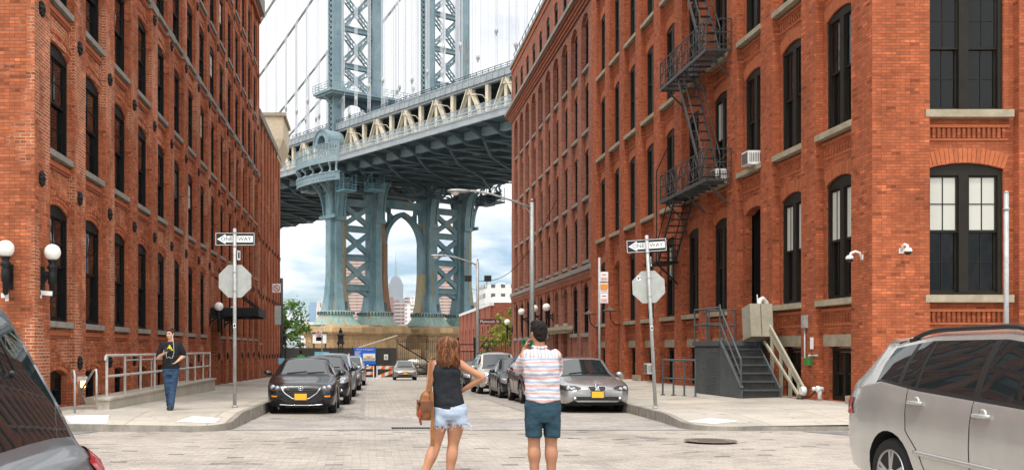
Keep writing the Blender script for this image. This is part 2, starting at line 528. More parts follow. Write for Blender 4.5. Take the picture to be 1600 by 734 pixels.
# one sheet to the horizon
mb = MB()
ys = [-40, -10, 0, 6, 10, 14, 20, 26, 32, 38, 44, 50, 56, 62, 68, 74, 80, 88, 95, 130, 300, 1000, 5400]
xs = [-1400, -400, -60, -20, -8, CL - .1, CR + .1, 13, 25, 80, 500, 1400]
for i in range(len(ys) - 1):
    for j in range(len(xs) - 1):
        q = [(xs[j], ys[i]), (xs[j + 1], ys[i]), (xs[j + 1], ys[i + 1]), (xs[j], ys[i + 1])]
        mb.quad(*[(x, y, zroad(y)) for x, y in q], m=0 if ys[i] < 92 else 1)
g = mb.build('ground', [M['cobble'], M['dirt']], recalc=False); tag(g, kind='structure')

def sheet(name, poly_fn, mat, dz, y0, y1, n=24):
    mb = MB()
    for i in range(n):
        a, b_ = y0 + (y1 - y0) * i / n, y0 + (y1 - y0) * (i + 1) / n
        xa0, xa1 = poly_fn(a); xb0, xb1 = poly_fn(b_)
        mb.quad((xa0, a, zroad(a) + dz), (xa1, a, zroad(a) + dz), (xb1, b_, zroad(b_) + dz), (xb0, b_, zroad(b_) + dz))
    return tag(mb.build(name, mat, recalc=False), kind='structure')
sheet('road_lane', lambda y: (-.17, 4.2), M['cobble_lane'], .004, 23.2, 86, 30)
sheet('road_gutter', lambda y: (CL - .2 - .25 * math.sin(y * 1.7), CR + .2), M['gutter'], .008, 19.3, 22.8, 18)
for k, x in enumerate((-.17, 4.2)):
    sheet('road_edge_line', lambda y, x=x: (x - .07, x + .07), M['gutter'], .012, 23.2, 86, 30)
sheet('road_patch', lambda y: (-11.5, -5.3 - .35 * math.sin(y * 1.3) - .5 * (18.9 - y)), M['asphalt'], .006, 14.3, 18.9, 12)
sheet('road_patch', lambda y: (8.2 + .45 * (18.9 - y), 20), M['asphalt'], .006, 16.5, 18.9, 8)

def pavement(name, xk, sgn, far, zfn, yf, ymid, yend):
    """kerb line at xk, sgn -1 = pavement lies to the left; front edge at yf, rounded corner radius rr"""
    rr = .7
    bend = lambda y: -.62 * max(0.0, (25.5 - y) / 6.4) if sgn > 0 else 0.0
    rows = []
    y_list = [yf + rr * (1 - math.cos(math.pi / 2 * i / 10)) for i in range(11)] + [yf + rr + 1.5 * i for i in range(1, int((yend - yf - rr) / 1.5) + 1)]
    mb = MB(); kb = MB()
    edge = []
    for y in y_list:
        t = min((y - yf) / rr, 1)
        dx = rr * (1 - math.sqrt(max(0, 1 - (1 - t) ** 2)))
        edge.append((xk + bend(y) + sgn * dx, y))
    edge[0] = (xk + bend(yf) + sgn * rr, yf)
    def drop(x, y):            # corner ramp
        return 0.0
    ts = [0, .015, .05, .1, .17, .25, .35, .5, .7, 1.0]
    for i in range(len(edge) - 1):
        for j in range(len(ts) - 1):
            q = []
            for (e, t) in ((edge[i], ts[j]), (edge[i], ts[j + 1]), (edge[i + 1], ts[j + 1]), (edge[i + 1], ts[j])):
                x = e[0] + (far - e[0]) * t
                q.append((x, e[1], zfn(x, e[1]) - drop(x, e[1])))
            mb.quad(*q)
    full = [(far, yf)] + edge
    for i in range(len(full) - 1):
        (xa, ya), (xb, yb) = full[i], full[i + 1]
        nx, ny = (yb - ya), -(xb - xa)
        l = math.hypot(nx, ny) or 1
        nx, ny = nx / l * .13 * (-sgn if False else 1), ny / l * .13
        if sgn < 0 and i > 0 and nx > 0: nx, ny = -nx, -ny
        if sgn > 0 and i > 0 and nx < 0: nx, ny = -nx, -ny
        if i == 0: nx, ny = 0, .13
        za, zb = zfn(xa, ya) - drop(xa, ya) + .004, zfn(xb, yb) - drop(xb, yb) + .004
        kb.quad((xa, ya, za), (xb, yb, zb), (xb + nx, yb + ny, zb), (xa + nx, ya + ny, za))
        kb.quad((xa, ya, za), (xb, yb, zb), (xb, yb, zroad(yb) - .1), (xa, ya, zroad(ya) - .1))
    tag(mb.build(name, M['pave'], recalc=False), kind='structure')
    tag(kb.build('kerb', M['curb'], recalc=False), kind='structure')
pavement('pavement', CL, -1, -45, zl, 18.9, 20, 92)
pavement('pavement', CR, 1, 60, zr, 19.1, 22, 92)
def patch(name, pts, zfn, mat, dz=.008):
    mb = MB()
    n = 10
    P = lambda u, v: tuple((pts[0][i] * (1 - u) + pts[1][i] * u) * (1 - v) + (pts[3][i] * (1 - u) + pts[2][i] * u) * v for i in (0, 1))
    for i in range(n):
        for j in range(n):
            mb.quad(*[(x, y, zfn(x, y) + dz) for x, y in (P(i / n, j / n), P((i + 1) / n, j / n), P((i + 1) / n, (j + 1) / n), P(i / n, (j + 1) / n))])
    tag(mb.build(name, mat, recalc=False), kind='structure')
def lay(px, py, h):            # a point of the photograph on a plane h below the eye
    y = h * F / (py - VPY)
    return ((px - VPX) * y / F, y)
def lay_on(px, py, zfn, ymin=18.98):
    h = 1.4
    for _ in range(12):
        x, y = lay(px, py, h)
        y = max(y, ymin); h = CH - zfn(x, y)
    x, y = lay(px, py, h)
    return (x, max(y, ymin))
for zf, q in ((zl, ((-3.75, 19.35), (-2.98, 19.25), (-2.95, 19.85), (-3.55, 20.05))), (zl, [lay_on(*p, zl) for p in ((100, 664), (160, 664), (171, 656), (100, 656))]),
              (zr, ((6.32, 19.75), (6.75, 19.45), (7.35, 19.75), (6.95, 20.25))), (zr, [lay_on(*p, zr, 19.18) for p in ((1266, 660), (1284, 667), (1345, 667), (1345, 659))])):
    patch('ramp_paint', q, zf, M['paint_w'], .006)
# ---------------------------------------------------------------- window glass with old-glass waviness
def wavy_glass(name, col, rough, ior, amt, spec=.5):
    m, nt, b = nodes_of(name)
    b.inputs['Base Color'].default_value = (*col, 1); set_b(b, rough, 0, spec, None, ior)
    g = N(nt, 'ShaderNodeNewGeometry')
    bump(nt, b, noise_n(nt, scaled(nt, g.outputs['Position'], (1, 1, .6)), 2.2, 2, .5), amt, .03)
    return m
M['glass'] = wavy_glass('window_glass', (.005, .006, .006), .03, 1.5, .35)
M['glass_pale'] = wavy_glass('hazy_window_glass', (.09, .095, .09), .12, 1.5, .3)
M['glass_grey'] = wavy_glass('grey_window_glass', (.006, .007, .007), .05, 1.45, .3, .22)

def arc_pts(u0, u1, zs, rise, n, t=0.0):
    """segmental arch from (u0,zs) to (u1,zs), radius grown by t"""
    c = (u1 - u0) / 2
    r = (c * c + rise * rise) / (2 * rise)
    uc, zc = (u0 + u1) / 2, zs + rise - r
    a = math.asin(min(1, c / r))
    return [(uc + (r + t) * math.sin(-a + 2 * a * i / n), zc + (r + t) * math.cos(-a + 2 * a * i / n)) for i in range(n + 1)]

def win_mesh(w, h, rise, frame_mat, cols=1, jf=.07, mull=.22, pane_mat='glass', upper='glass', munt=(1, 1), door=False):
    fb, pb = MB(), MB()
    fb.box(-w / 2, -w / 2 + jf, 0, .16, 0, h); fb.box(w / 2 - jf, w / 2, 0, .16, 0, h)
    fb.box(-w / 2 + jf, w / 2 - jf, .002, .16, 0, .07)
    if rise > 0:
        arc = arc_pts(-w / 2, w / 2, h, rise, 10, .05)
        fb.prism([(-w / 2 - .03, h - .10), (w / 2 + .03, h - .10)] + arc[::-1], lambda a, b, t: (a, t, b), .001, .16)
    else:
        fb.box(-w / 2 + jf, w / 2 - jf, .001, .16, h - .08, h)
    inner0, inner1, z0, z1 = -w / 2 + jf, w / 2 - jf, .07, h - .10
    spans = [(inner0, inner1)] if cols == 1 else [(inner0, -mull / 2), (mull / 2, inner1)]
    if cols == 2:
        fb.box(-mull / 2, mull / 2, -.01, .15, .07, h - .10)
    for a, b in spans:
        zm = z0 + (z1 - z0) * .52
        for (za, zb, dy, pm) in ((zm - .02, z1, .04, 1), (z0, zm + .02, .085, 0)):
            s_ = .045
            fb.box(a, a + s_, dy, dy + .04, za, zb); fb.box(b - s_, b, dy, dy + .04, za, zb)
            fb.box(a + s_, b - s_, dy + .001, dy + .04, za, za + s_ + .012); fb.box(a + s_, b - s_, dy + .001, dy + .04, zb - s_, zb)
            for i in range(munt[0]):
                u = a + s_ + (b - a - 2 * s_) * (i + 1) / (munt[0] + 1)
                fb.box(u - .011, u + .011, dy + .008, dy + .03, za + s_, zb - s_)
            for i in range(munt[1]):
                z = za + s_ + (zb - za - 2 * s_) * (i + 1) / (munt[1] + 1)
                fb.box(a + s_, b - s_, dy + .009, dy + .029, z - .011, z + .011)
            pb.add([(a + s_, dy + .02, za + s_), (b - s_, dy + .02, za + s_), (b - s_, dy + .02, zb - s_), (a + s_, dy + .02, zb - s_)], [(0, 1, 2, 3)], pm)
    fm = fb.mesh('window', M[frame_mat])
    pm = pb.mesh('pane', [M[pane_mat], M[upper]], recalc=False)
    return fm, pm

def panel(mb, mp, ua, ub, d, z0, z1, ops, depth=.22, m=0):
    """wall sheet with arched or square holes stacked above each other; ops = (u0,u1,zb,zs,rise)"""
    z = z0
    Q = lambda a, b, c, e: mb.quad(mp(a, d, c), mp(b, d, c), mp(b, d, e), mp(a, d, e), m)
    for (u0, u1, zb, zs, rise) in sorted(ops, key=lambda o: o[2]):
        if zb > z: Q(ua, ub, z, zb)
        zt = zs + rise
        Q(ua, u0, zb, zt); Q(u1, ub, zb, zt)
        R = lambda a, b, c, e: mb.quad(mp(a, d, c), mp(a, d + depth, c), mp(b, d + depth, e), mp(b, d, e), m)
        R(u0, u0, zb, zs); R(u1, u1, zb, zs); R(u0, u1, zb, zb)
        if rise > 0:
            arc = arc_pts(u0, u1, zs, rise, 10)
            for (a, za), (b, zb_) in zip(arc, arc[1:]):
                mb.quad(mp(a, d, za), mp(b, d, zb_), mp(b, d, zt), mp(a, d, zt), m)
                R(a, b, za, zb_)
        else:
            R(u0, u1, zs, zs)
        z = zt
    if z < z1: Q(ua, ub, z, z1)

def voussoirs(mb, mp, u0, u1, zs, rise, t, d, mats, n=12, rows=1, step=.02):
    for r in range(rows):
        a0, a1 = t * r / rows, t * (r + 1) / rows
        i0, i1 = arc_pts(u0, u1, zs, rise, n * 3, a0 + .004), arc_pts(u0, u1, zs, rise, n * 3, a1 - .004)
        dd = d - .012 - step * r
        for k in range(n):
            lo, hi = i0[k * 3:k * 3 + 4], i1[k * 3:k * 3 + 4]
            g = .07
            def lerp(p, q, s): return (p[0] + (q[0] - p[0]) * s, p[1] + (q[1] - p[1]) * s)
            p = [lerp(lo[0], lo[1], g * 3), lerp(lo[3], lo[2], g * 3), lerp(hi[3], hi[2], g * 3), lerp(hi[0], hi[1], g * 3)]
            vs = [mp(a, dd, b) for a, b in p] + [mp(a, d + .004, b) for a, b in p]
            mb.add(vs, [(0, 1, 2, 3), (0, 4, 5, 1), (1, 5, 6, 2), (2, 6, 7, 3), (3, 7, 4, 0)], RND.choice(mats))

MPL = lambda u, d, z: (XL - d, u, z)
MPR = lambda u, d, z: (XR + d, u, z)
MTX = {'L': Matrix(((0, -1, 0, 0), (1, 0, 0, 0), (0, 0, 1, 0), (0, 0, 0, 1))),
       'R': Matrix(((0, 1, 0, 0), (-1, 0, 0, 0), (0, 0, 1, 0), (0, 0, 0, 1))),
       'F': Matrix.Identity(4)}
def at(side, mp, u, d, z):
    return Matrix.Translation(V(mp(u, d, z))) @ MTX[side]

def add_window(parent, meshes, side, mp, u, d, z, sill=None, name='window'):
    w_ = put(meshes[0], name, parent, at(side, mp, u, d, z))
    p_ = put(meshes[1], 'pane', w_, at(side, mp, u, d, z))
    if sill: put(sill, 'sill', w_, at(side, mp, u, d, z))
    return w_

def sill_mesh(w, d_out, h, mat):
    b = MB(); b.box(-w / 2, w / 2, -d_out, .02, -h, -.001)
    return b.mesh('sill', M[mat])

# cast-iron anchor plate
def anchor_mesh():
    b = MB()
    b.lathe((0, 0, 0), (0, -1, 0), [(.10, 0), (.10, .03), (.055, .06), (.03, .085), (0, .09)], 10)
    for i in range(8):
        a = math.pi / 4 * i
        b.lathe((.115 * math.cos(a), 0, .115 * math.sin(a)), (0, -1, 0), [(.055, 0), (.05, .035), (.02, .055), (0, .058)], 6)
    return b.mesh('anchor_plate', M['iron'])
ANCH = anchor_mesh()

# ================================================================ LEFT: long brick loft with pilasters
BL = thing('brick_loft_building', 'tall red brick loft on the left with black windows and iron anchor rosettes', 'building', (-20, 40, 0))
wall = MB()
P, OFF = 2.685, 19.97
rows_l = [(2.10, 4.48), (5.75, 7.98), (9.06, 11.2), (12.28, 14.4), (15.48, 17.6), (18.68, 20.8)]
wm = win_mesh(1.64, 2.38, .16, 'frame_blk')
wm2 = win_mesh(1.64, 2.2, .16, 'frame_blk')
wlf = win_mesh(1.1, 2.38, .14, 'frame_blk'); wlf2 = win_mesh(1.1, 2.2, .14, 'frame_blk'); sm_lf = sill_mesh(1.3, .16, .13, 'stone')
wm2b = win_mesh(1.64, 2.2, .16, 'frame_blk', upper='blind')
wm2c = win_mesh(1.64, 2.2, .16, 'frame_blk', upper='glass_pale')
bm_ = win_mesh(1.54, .70, .14, 'frame_blk', munt=(1, 0))
sm_l = sill_mesh(1.70, .16, .13, 'stone')
MATS_L = [M['brick_l'], M['arch_a'], M['arch_b'], M['arch_c'], M['stone'], M['brick_l']]
NB, REC = 15, .13
HL = 22.4
for k in range(NB + 1):
    s0 = OFF + P * k + (0 if k == 0 else .04)
    s1 = s0 + (.98 if k == 0 else .88)
    if k == NB: s1 = min(s1, 61.1)
    wall.mbox(MPL, s0, s1, 0, REC + .02, -1.2, 12.0, 0)
    wall.mbox(MPL, s0, s1, .05, REC + .02, 12.25, HL - .9, 0)
    wall.mbox(MPL, s0 - .03, s1 + .03, -.04, REC + .015, 12.0, 12.25, 4)
    for z in (1.18, 4.98, 8.45, 11.75, 14.95, 18.1):
        put(ANCH, 'anchor_plate', BL, at('L', MPL, (s0 + s1) / 2 - .08, .05 if z > 12 else 0, z)) if z > 2 or k > 0 else None
    if k < NB:
        a, b_ = s1, OFF + P * (k + 1) + .04
        u0, u1 = (a + b_) / 2 - .82, (a + b_) / 2 + .82
        door = k == 8
        ops = [(u0, u1, zb, zs, .16) for zb, zs in rows_l]
        gz = zl(XL, (u0 + u1) / 2)
        if door:
            ops[0] = (u0, u1, gz + .02, 3.2, .14)
        else:
            ops.insert(0, (u0 + .05, u1 - .05, gz + .03, .86 if k else .9, .14))
        panel(wall, MPL, a, b_, REC, -1.2, HL, ops, .24, 0)
        for i, (zb, zs) in enumerate(rows_l):
            if door and i == 0: continue
            voussoirs(wall, MPL, u0 - .02, u1 + .02, zs, .17, .27, REC, (1, 1, 2, 3), 10, 3, .016)
            # corbelled apron under the sill
            zt = zb - .20
            wall.mbox(MPL, u0 - .05, u1 + .05, REC - .05, REC + .01, zt - .10, zt, 1)
            wall.mbox(MPL, u0 - .0, u1 + .0, REC - .028, REC + .01, zt - .17, zt - .102, 2)
            for e in (u0 - .05, u1 - .05): wall.mbox(MPL, e, e + .10, REC - .03, REC + .01, zt - .72, zt - .172, 5)
            wall.mbox(MPL, u0 + .05, u1 - .05, REC - .03, REC + .01, zt - .72, zt - .62, 5)
            add_window(BL, wm if i == 0 else (wm2b if (k * 5 + i * 3) % 8 == 1 else wm2c if (k * 3 + i) % 7 == 2 else wm2), 'L', MPL, (u0 + u1) / 2, REC + .035, zb, sm_l)
        if not door:
            add_window(BL, bm_, 'L', MPL, (u0 + u1) / 2, REC + .15, gz + .03, None, 'basement_window')
            voussoirs(wall, MPL, u0, u1, .86 if k else .9, .15, .2, REC, (1, 2, 3), 9, 2, .015)
        else:
            DB = MB()
            DB.mbox(MPL, u0, u1, REC + .2, REC + .26, gz, 3.3, 0)
            for q in (0, 1):
                uu = u0 + .1 + q * .78
                DB.mbox(MPL, uu, uu + .68, REC + .17, REC + .21, gz + .1, 2.3, 1)
            DB.build('entrance_door', [M['frame_brn'], M['frame_blk']], BL)
# cornice
wall.mbox(MPL, OFF - .3, 61.3, -.10, .4, HL - .9, HL - .5, 0)
wall.mbox(MPL, OFF - .3, 61.3, -.32, .4, HL - .5, HL + .5, 4)
# front face on the cross street and hidden sides
MPLF = lambda u, d, z: (u, OFF + d, z)
for k in range(6):
    u1 = XL - P * k - (.0 if k == 0 else 0); u0 = u1 - (1.35 if k == 0 else .88)
    wall.mbox(MPLF, u0, u1 if k else XL - REC - .02, 0, REC + .02, -1.2, HL - .5, 0)
    a, b_ = XL - P * (k + 1), u0
    o0, o1 = (a + b_) / 2 - .55, (a + b_) / 2 + .55
    panel(wall, MPLF, a, b_, REC, -1.2, HL, [(o0, o1, zb, zs, .14) for zb, zs in rows_l], .24, 0)
    for i, (zb, zs) in enumerate(rows_l):
        add_window(BL, wlf2 if i else wlf, 'F', MPLF, (o0 + o1) / 2, REC + .05, zb, sm_lf)
wall.quad((XL, 61.1, -1.2), (XL - 30, 61.1, -1.2), (XL - 30, 61.1, HL), (XL, 61.1, HL), 0)
wall.quad((XL - 30, OFF, HL), (XL, OFF, HL), (XL, 61.1, HL), (XL - 30, 61.1, HL), 4)
wall.quad((XL - 16.5, OFF + .2, -1.2), (XL - 30, OFF + .2, -1.2), (XL - 30, OFF + .2, HL), (XL - 16.5, OFF + .2, HL), 0)
wall.quad((XL - 30, OFF, -1.2), (XL - 30, 61.1, -1.2), (XL - 30, 61.1, HL), (XL - 30, OFF, HL), 0)
wall.build('wall', MATS_L, BL, recalc=False, weld=False)

# lower annex beyond it
BA = thing('brick_annex', 'lower red brick wing with plain pilasters beyond the tall left building', 'building', (-15, 68, 0))
wall = MB(); HA = 16.1
k = 0; u = 61.15
while u < 75.5:
    wall.mbox(MPL, u, u + .85, .05, REC + .02, -1.5, HA - .3, 0)
    for z in (1.0, 4.8, 8.3):
        put(ANCH, 'anchor_plate', BA, at('L', MPL, u + .42, .05, z))
    if u + 2.3 < 75.6:
        a, b_ = u + .85, u + 2.0
        panel(wall, MPL, a, b_, REC, -1.5, HA, [(a + .2, b_ - .2, z, z + 2.0, .1) for z in (1.9, 5.4, 8.8, 12.1)], .2, 0)
        for z in (1.9, 5.4, 8.8, 12.1):
            add_window(BA, win_mesh(b_ - a - .4, 2.0, .1, 'frame_blk') if k == 0 and z == 1.9 else WMA, 'L', MPL, (a + b_) / 2, REC + .12, z) if not (k == 0 and z == 1.9) else None
            if k == 0 and z == 1.9:
                WMA = win_mesh(b_ - a - .4, 2.0, .1, 'frame_blk'); SMA = sill_mesh(1.0, .2, .15, 'stone')
                add_window(BA, WMA, 'L', MPL, (a + b_) / 2, REC + .12, z, SMA)
    u += 2.0; k += 1
wall.mbox(MPL, 61.12, 75.9, -.06, .4, HA - .3, HA + .15, 4)
wall.quad((XL - .05, 75.9, -1.5), (XL - 20, 75.9, -1.5), (XL - 20, 75.9, HA), (XL - .05, 75.9, HA), 0)
wall.quad((XL - 20, 61.2, HA), (XL, 61.2, HA), (XL, 75.9, HA), (XL - 20, 75.9, HA), 4)
wall.build('wall', MATS_L, BA, recalc=False, weld=False)
M['beige'] = worn('beige_stucco', (.55, .46, .33), (.45, .37, .27), .85, scale=.6, obj=False)
RB = thing('rooftop_bulkhead', 'beige stucco box overhanging the end of the brick wing on the left', 'rooftop structure', (-8, 74, 16.2))
b = MB(); b.box(-11, -6.25, 73.0, 78, 16.9, 18.55, 0)
b.loft([[(-11, 73.2, 15.6), (-6.75, 73.2, 15.6), (-6.75, 78, 15.6), (-11, 78, 15.6)], [(-11, 73.0, 16.9), (-6.25, 73.0, 16.9), (-6.25, 78, 16.9), (-11, 78, 16.9)]], 0, False)
b.build('bulkhead_box', M['beige'], RB)
b = MB(); b.box(-11.1, -6.1, 72.9, 78.1, 18.55, 18.8); b.build('coping', M['stone_tan'], RB)

# ================================================================ RIGHT: orange brick loft
BR = thing('orange_brick_building', 'orange red brick loft building on the right corner with stone sills and arched windows', 'building', (20, 36, 0))
wall = MB()
PR, RR = 2.72, .20
rows_r = [(2.73, 5.60), (6.92, 9.72), (10.96, 13.72), (15.02, 17.8), (19.1, 21.9)]
HR = 24.5
MATS_R = [M['brick_r'], M['arch_d'], M['arch_a'], M['arch_c'], M['stone_tan'], M['brick_r']]
wr = win_mesh(1.5, 2.84, .17, 'frame_brn', 2, .08, .2, 'glass_grey', 'glass_grey', (1, 0))
wr_b = win_mesh(1.5, 2.84, .17, 'frame_brn', 2, .08, .2, 'glass_grey', 'blind', (1, 0))
wr_h = win_mesh(1.5, 2.84, .17, 'frame_brn', 2, .08, .2, 'glass_pale', 'glass_grey', (1, 0))
wrb = win_mesh(1.3, 1.28, 0, 'frame_brn', 2, .08, .1, 'glass_grey', 'glass_grey', (0, 0))
sm_r = sill_mesh(1.9, .26, .15, 'stone_tan')
bounds = [(22.54, 23.53)] + [(23.53 + PR * n - .85, 23.53 + PR * n) for n in range(1, 11)]
bounds[-1] = (bounds[-1][0], 51.0)
for n, (s0, s1) in enumerate(bounds):
    wall.mbox(MPR, s0, s1, 0, RR + .02, -1, HR, 0)
    if n < 10:
        a, b_ = s1, bounds[n + 1][0]
        c = (a + b_) / 2
        u0, u1 = c - .75, c + .75
        ops = [(u0, u1, zb, zs, .17) for zb, zs in rows_r]
        door = n == 2
        gate = n == 8
        if door: ops[0] = (u0, u1, 1.74, 5.6, .17)
        elif gate: ops[0] = (u0, u1, .2, 5.3, .3)
        if not gate: ops.insert(0, (c - .65, c + .65, .22, 1.56, 0))
        panel(wall, MPR, a, b_, RR, -1, HR, ops, .26, 0)
        if not gate: wall.mbox(MPR, a + .02, b_ - .02, RR - .02, RR + .012, 1.57, 1.86, 4)
        for i, (zb, zs) in enumerate(rows_r):
            zs2 = 5.3 if gate and i == 0 else zs
            voussoirs(wall, MPR, u0 - .03, u1 + .03, zs2, .18 if zs2 == zs else .3, .33, RR, (1, 1, 3, 3, 2), 15, 1)
            if i == 0 and (door or gate): continue
            zt = zb - .22
            wall.mbox(MPR, u0 - .15, u1 + .15, RR - .07, RR + .01, zt - .07, zt, 1)
            wall.mbox(MPR, u0 - .15, u1 + .15, RR - .045, RR + .01, zt - .15, zt - .072, 5)
            nd = 12
            for q in range(nd):
                uu = u0 - .12 + q * (1.74 / nd)
                wall.mbox(MPR, uu, uu + .07, RR - .045, RR + .01, zt - .36, zt - .152, 5)
            wall.mbox(MPR, u0 - .15, u1 + .15, RR - .02, RR + .01, zt - .42, zt - .362, 3)
            add_window(BR, wr_b if (n, i) in ((0, 0), (1, 0)) or (n * 7 + i * 3) % 11 == 2 else wr_h if (n * 5 + i * 2) % 7 == 3 else wr, 'R', MPR, c, RR + .035, zb, sm_r)
        if door:
            D = MB(); D.mbox(MPR, u0, u1, RR + .6, RR + .66, 1.7, 5.8, 0); D.mbox(MPR, u0, u1, RR + .24, RR + .66, 1.66, 1.74, 1)
            D.mbox(MPR, u0 - .01, u0, RR + .2, RR + .66, 1.7, 5.8, 0); D.mbox(MPR, u1, u1 + .01, RR + .2, RR + .66, 1.7, 5.8, 0)
            for q in (0, 1): D.mbox(MPR, u0 + .08 + q * .7, u0 + .72 + q * .7, RR + .57, RR + .6, 1.8, 4.1, 0)
            D.build('entrance_door', [M['frame_blk'], M['concrete']], BR)
        elif gate:
            D = MB(); D.mbox(MPR, u0, u1, RR + .2, RR + .25, .1, 5.5, 0)
            D.mbox(MPR, u0 + .1, c - .02, RR + .17, RR + .2, .2, 2.6, 0); D.mbox(MPR, c + .02, u1 - .1, RR + .17, RR + .2, .2, 2.6, 0)
            D.build('loading_door', [M['frame_brn']], BR)
        if not gate:
            add_window(BR, wrb, 'R', MPR, c, RR + .1, .24, None, 'basement_window')
# base stones
for n in (0, 7, 8, 9):
    wall.mbox(MPR, bounds[n][0] - .05, bounds[n][1] + .05, -.12, 0, -1, .40, 4)
# front face on the cross street
MPRF = lambda u, d, z: (u, 22.54 + d, z)
wf = win_mesh(1.77, 2.84, .14, 'frame_brn', 2, .10, .22, 'glass_grey', 'glass_grey', (1, 1))
wf_b = win_mesh(1.77, 2.84, .14, 'frame_brn', 2, .10, .22, 'glass_grey', 'blind', (1, 1))
sm_f = sill_mesh(2.0, .26, .17, 'stone_tan')
xs0 = XR
for k in range(6):
    p1 = 12.70 if k == 0 else xs0 + .95
    wall.mbox(MPRF, xs0 if k else XR + RR + .02, p1, 0, RR + .02, -1, HR, 0)
    a, b_ = p1, p1 + 2.02
    c = (a + b_) / 2 - .1
    u0, u1 = c - .885, c + .885
    panel(wall, MPRF, a, b_, RR, -1, HR, [(u0, u1, zb, zs, .14) for zb, zs in rows_r], .26, 0)
    for i, (zb, zs) in enumerate(rows_r):
        voussoirs(wall, MPRF, u0 - .02, u1 + .02, zs, .15, .34, RR, (1, 1, 3, 3, 2), 19, 1)
        zt = zb - .32
        wall.mbox(MPRF, u0 - .02, u1 + .1, RR - .07, RR + .01, zt - .06, zt, 1)
        for q in range(16):
            uu = u0 + .01 + q * .114
            wall.mbox(MPRF, uu, uu + .065, RR - .045, RR + .01, zt - .30, zt - .062, 5)
        wall.mbox(MPRF, u0 - .02, u1 + .1, RR - .03, RR + .01, zt - .35, zt - .302, 3)
        add_window(BR, wf_b if (k, i) in ((0, 0), (2, 1)) else wf, 'F', MPRF, c, RR + .05, zb, sm_f)
    xs0 = b_
wall.quad((XR, 51, HR), (45, 51, HR), (45, 22.6, HR), (XR, 22.6, HR), 4)
wall.quad((xs0, 22.7, -1), (45, 22.7, -1), (45, 22.7, HR), (xs0, 22.7, HR), 0)
wall.quad((45, 22.7, -1), (45, 51, -1), (45, 51, HR), (45, 22.7, HR), 0)
wall.mbox(MPR, 22.2, 51.0, -.35, .3, HR - .4, HR + .3, 4)
wall.build('wall', MATS_R, BR, recalc=False, weld=False)

# ================================================================ RIGHT, FAR: brown brick mill with heavy cornice
BF = thing('brown_brick_building', 'brown brick factory with deep piers, heavy cornice and arched attic windows', 'building', (20, 65, 0))
wall = MB()
RF = .2
HF = 24.0
MATS_F = [M['brick_f'], M['arch_a'], M['arch_b'], M['arch_c'], M['stone'], M['brick_f']]
wg = win_mesh(1.25, 2.6, .3, 'frame_blk', 1, .07, .2, 'glass_grey', 'glass_grey')
wu = win_mesh(1.62, 2.35, .2, 'frame_blk', 1)
wa = win_mesh(1.15, 2.0, .3, 'frame_blk', 1, .07, .2, 'glass_grey', 'glass_grey')
sg = sill_mesh(1.6, .22, .2, 'stone'); su = sill_mesh(1.7, .22, .16, 'stone')
up = [(6.2, 8.55), (9.55, 11.9), (13.05, 15.4), (16.4, 18.75)]
MPR2 = lambda u, d, z: (XR + .02 + d, u, z)
yf0, NBF, PF = 51.0, 10, 2.73
for n in range(NBF + 1):
    s0 = 51.0 if n == 0 else 51.75 + PF * n - .95
    s1 = 51.75 + PF * n if n < NBF else 79.4
    if n == NBF: s0 = 51.75 + PF * n - .95
    wall.mbox(MPR2, s0, s1, 0, RF + .02, -1.5, 19.0, 0)
    if n < NBF:
        a, b_ = s1, 51.75 + PF * (n + 1) - .95
        c = (a + b_) / 2
        ent = n in (2, 3)
        gz = -.2
        g_op = (c - .62, c + .62, .0 if ent else 2.35, 4.7, .3)
        # ground floor stands nearly flush with the piers
        panel(wall, MPR2, a, b_, .06, -1.5, 5.15, ([] if ent else [(c - .45, c + .45, .15, .55, .25)]) + [g_op], .2 if not ent else .9, 0)
        panel(wall, MPR2, a, b_, RF, 5.15, 18.9, [(c - .81, c + .81, zb, zs, .2) for zb, zs in up], .2, 0)
        voussoirs(wall, MPR2, c - .64, c + .64, 4.7, .31, .3, .06, (1, 2, 3), 11, 1)
        for zb, zs in up:
            add_window(BF, wu, 'R', MPR2, c, RF + .05, zb, su)
            voussoirs(wall, MPR2, c - .82, c + .82, zs, .21, .25, RF, (1, 3, 3), 9, 1)
        if not ent:
            add_window(BF, wg, 'R', MPR2, c, .13, 2.35, sg)
            D = MB(); D.mbox(MPR2, c - .45, c + .45, .2, .24, .1, .85); D.build('basement_grille', M['frame_blk'], BF)
        else:
            D = MB(); D.mbox(MPR2, c - .62, c + .62, .9, .96, -.1, 5.1, 0); D.mbox(MPR2, c - .5, c + .5, .86, .9, 0, 2.3, 1)
            D.mbox(MPR2, c - .62, c + .62, .05, .2, 2.5, 3.0, 2)
            D.build('entrance_door', [M['frame_brn'], M['frame_blk'], M['concrete']], BF)
        # arched heads between the piers under the cornice
        arc = arc_pts(a, b_, 18.75, .45, 10)
        for (p, zp), (q, zq) in zip(arc, arc[1:]):
            wall.quad(MPR2(p, 0, zp), MPR2(q, 0, zq), MPR2(q, 0, 19.5), MPR2(p, 0, 19.5), 0)
            wall.quad(MPR2(p, 0, zp), MPR2(q, 0, zq), MPR2(q, RF, zq), MPR2(p, RF, zp), 0)
    else:
        pass
    wall.mbox(MPR2, s0, s1, 0.001, RF, 19.0, 19.5, 0)
# string course over the ground floor
wall.mbox(MPR2, 50.98, 79.45, -.16, .4, 5.62, 5.86, 4)
wall.mbox(MPR2, 50.98, 79.42, -.09, .4, 5.42, 5.62, 0)
wall.mbox(MPR2, 50.98, 79.41, -.05, .4, 5.15, 5.42, 1)
for q in range(94):
    wall.mbox(MPR2, 51.05 + q * .3, 51.05 + q * .3 + .15, -.088, -.05, 5.22, 5.42, 5)
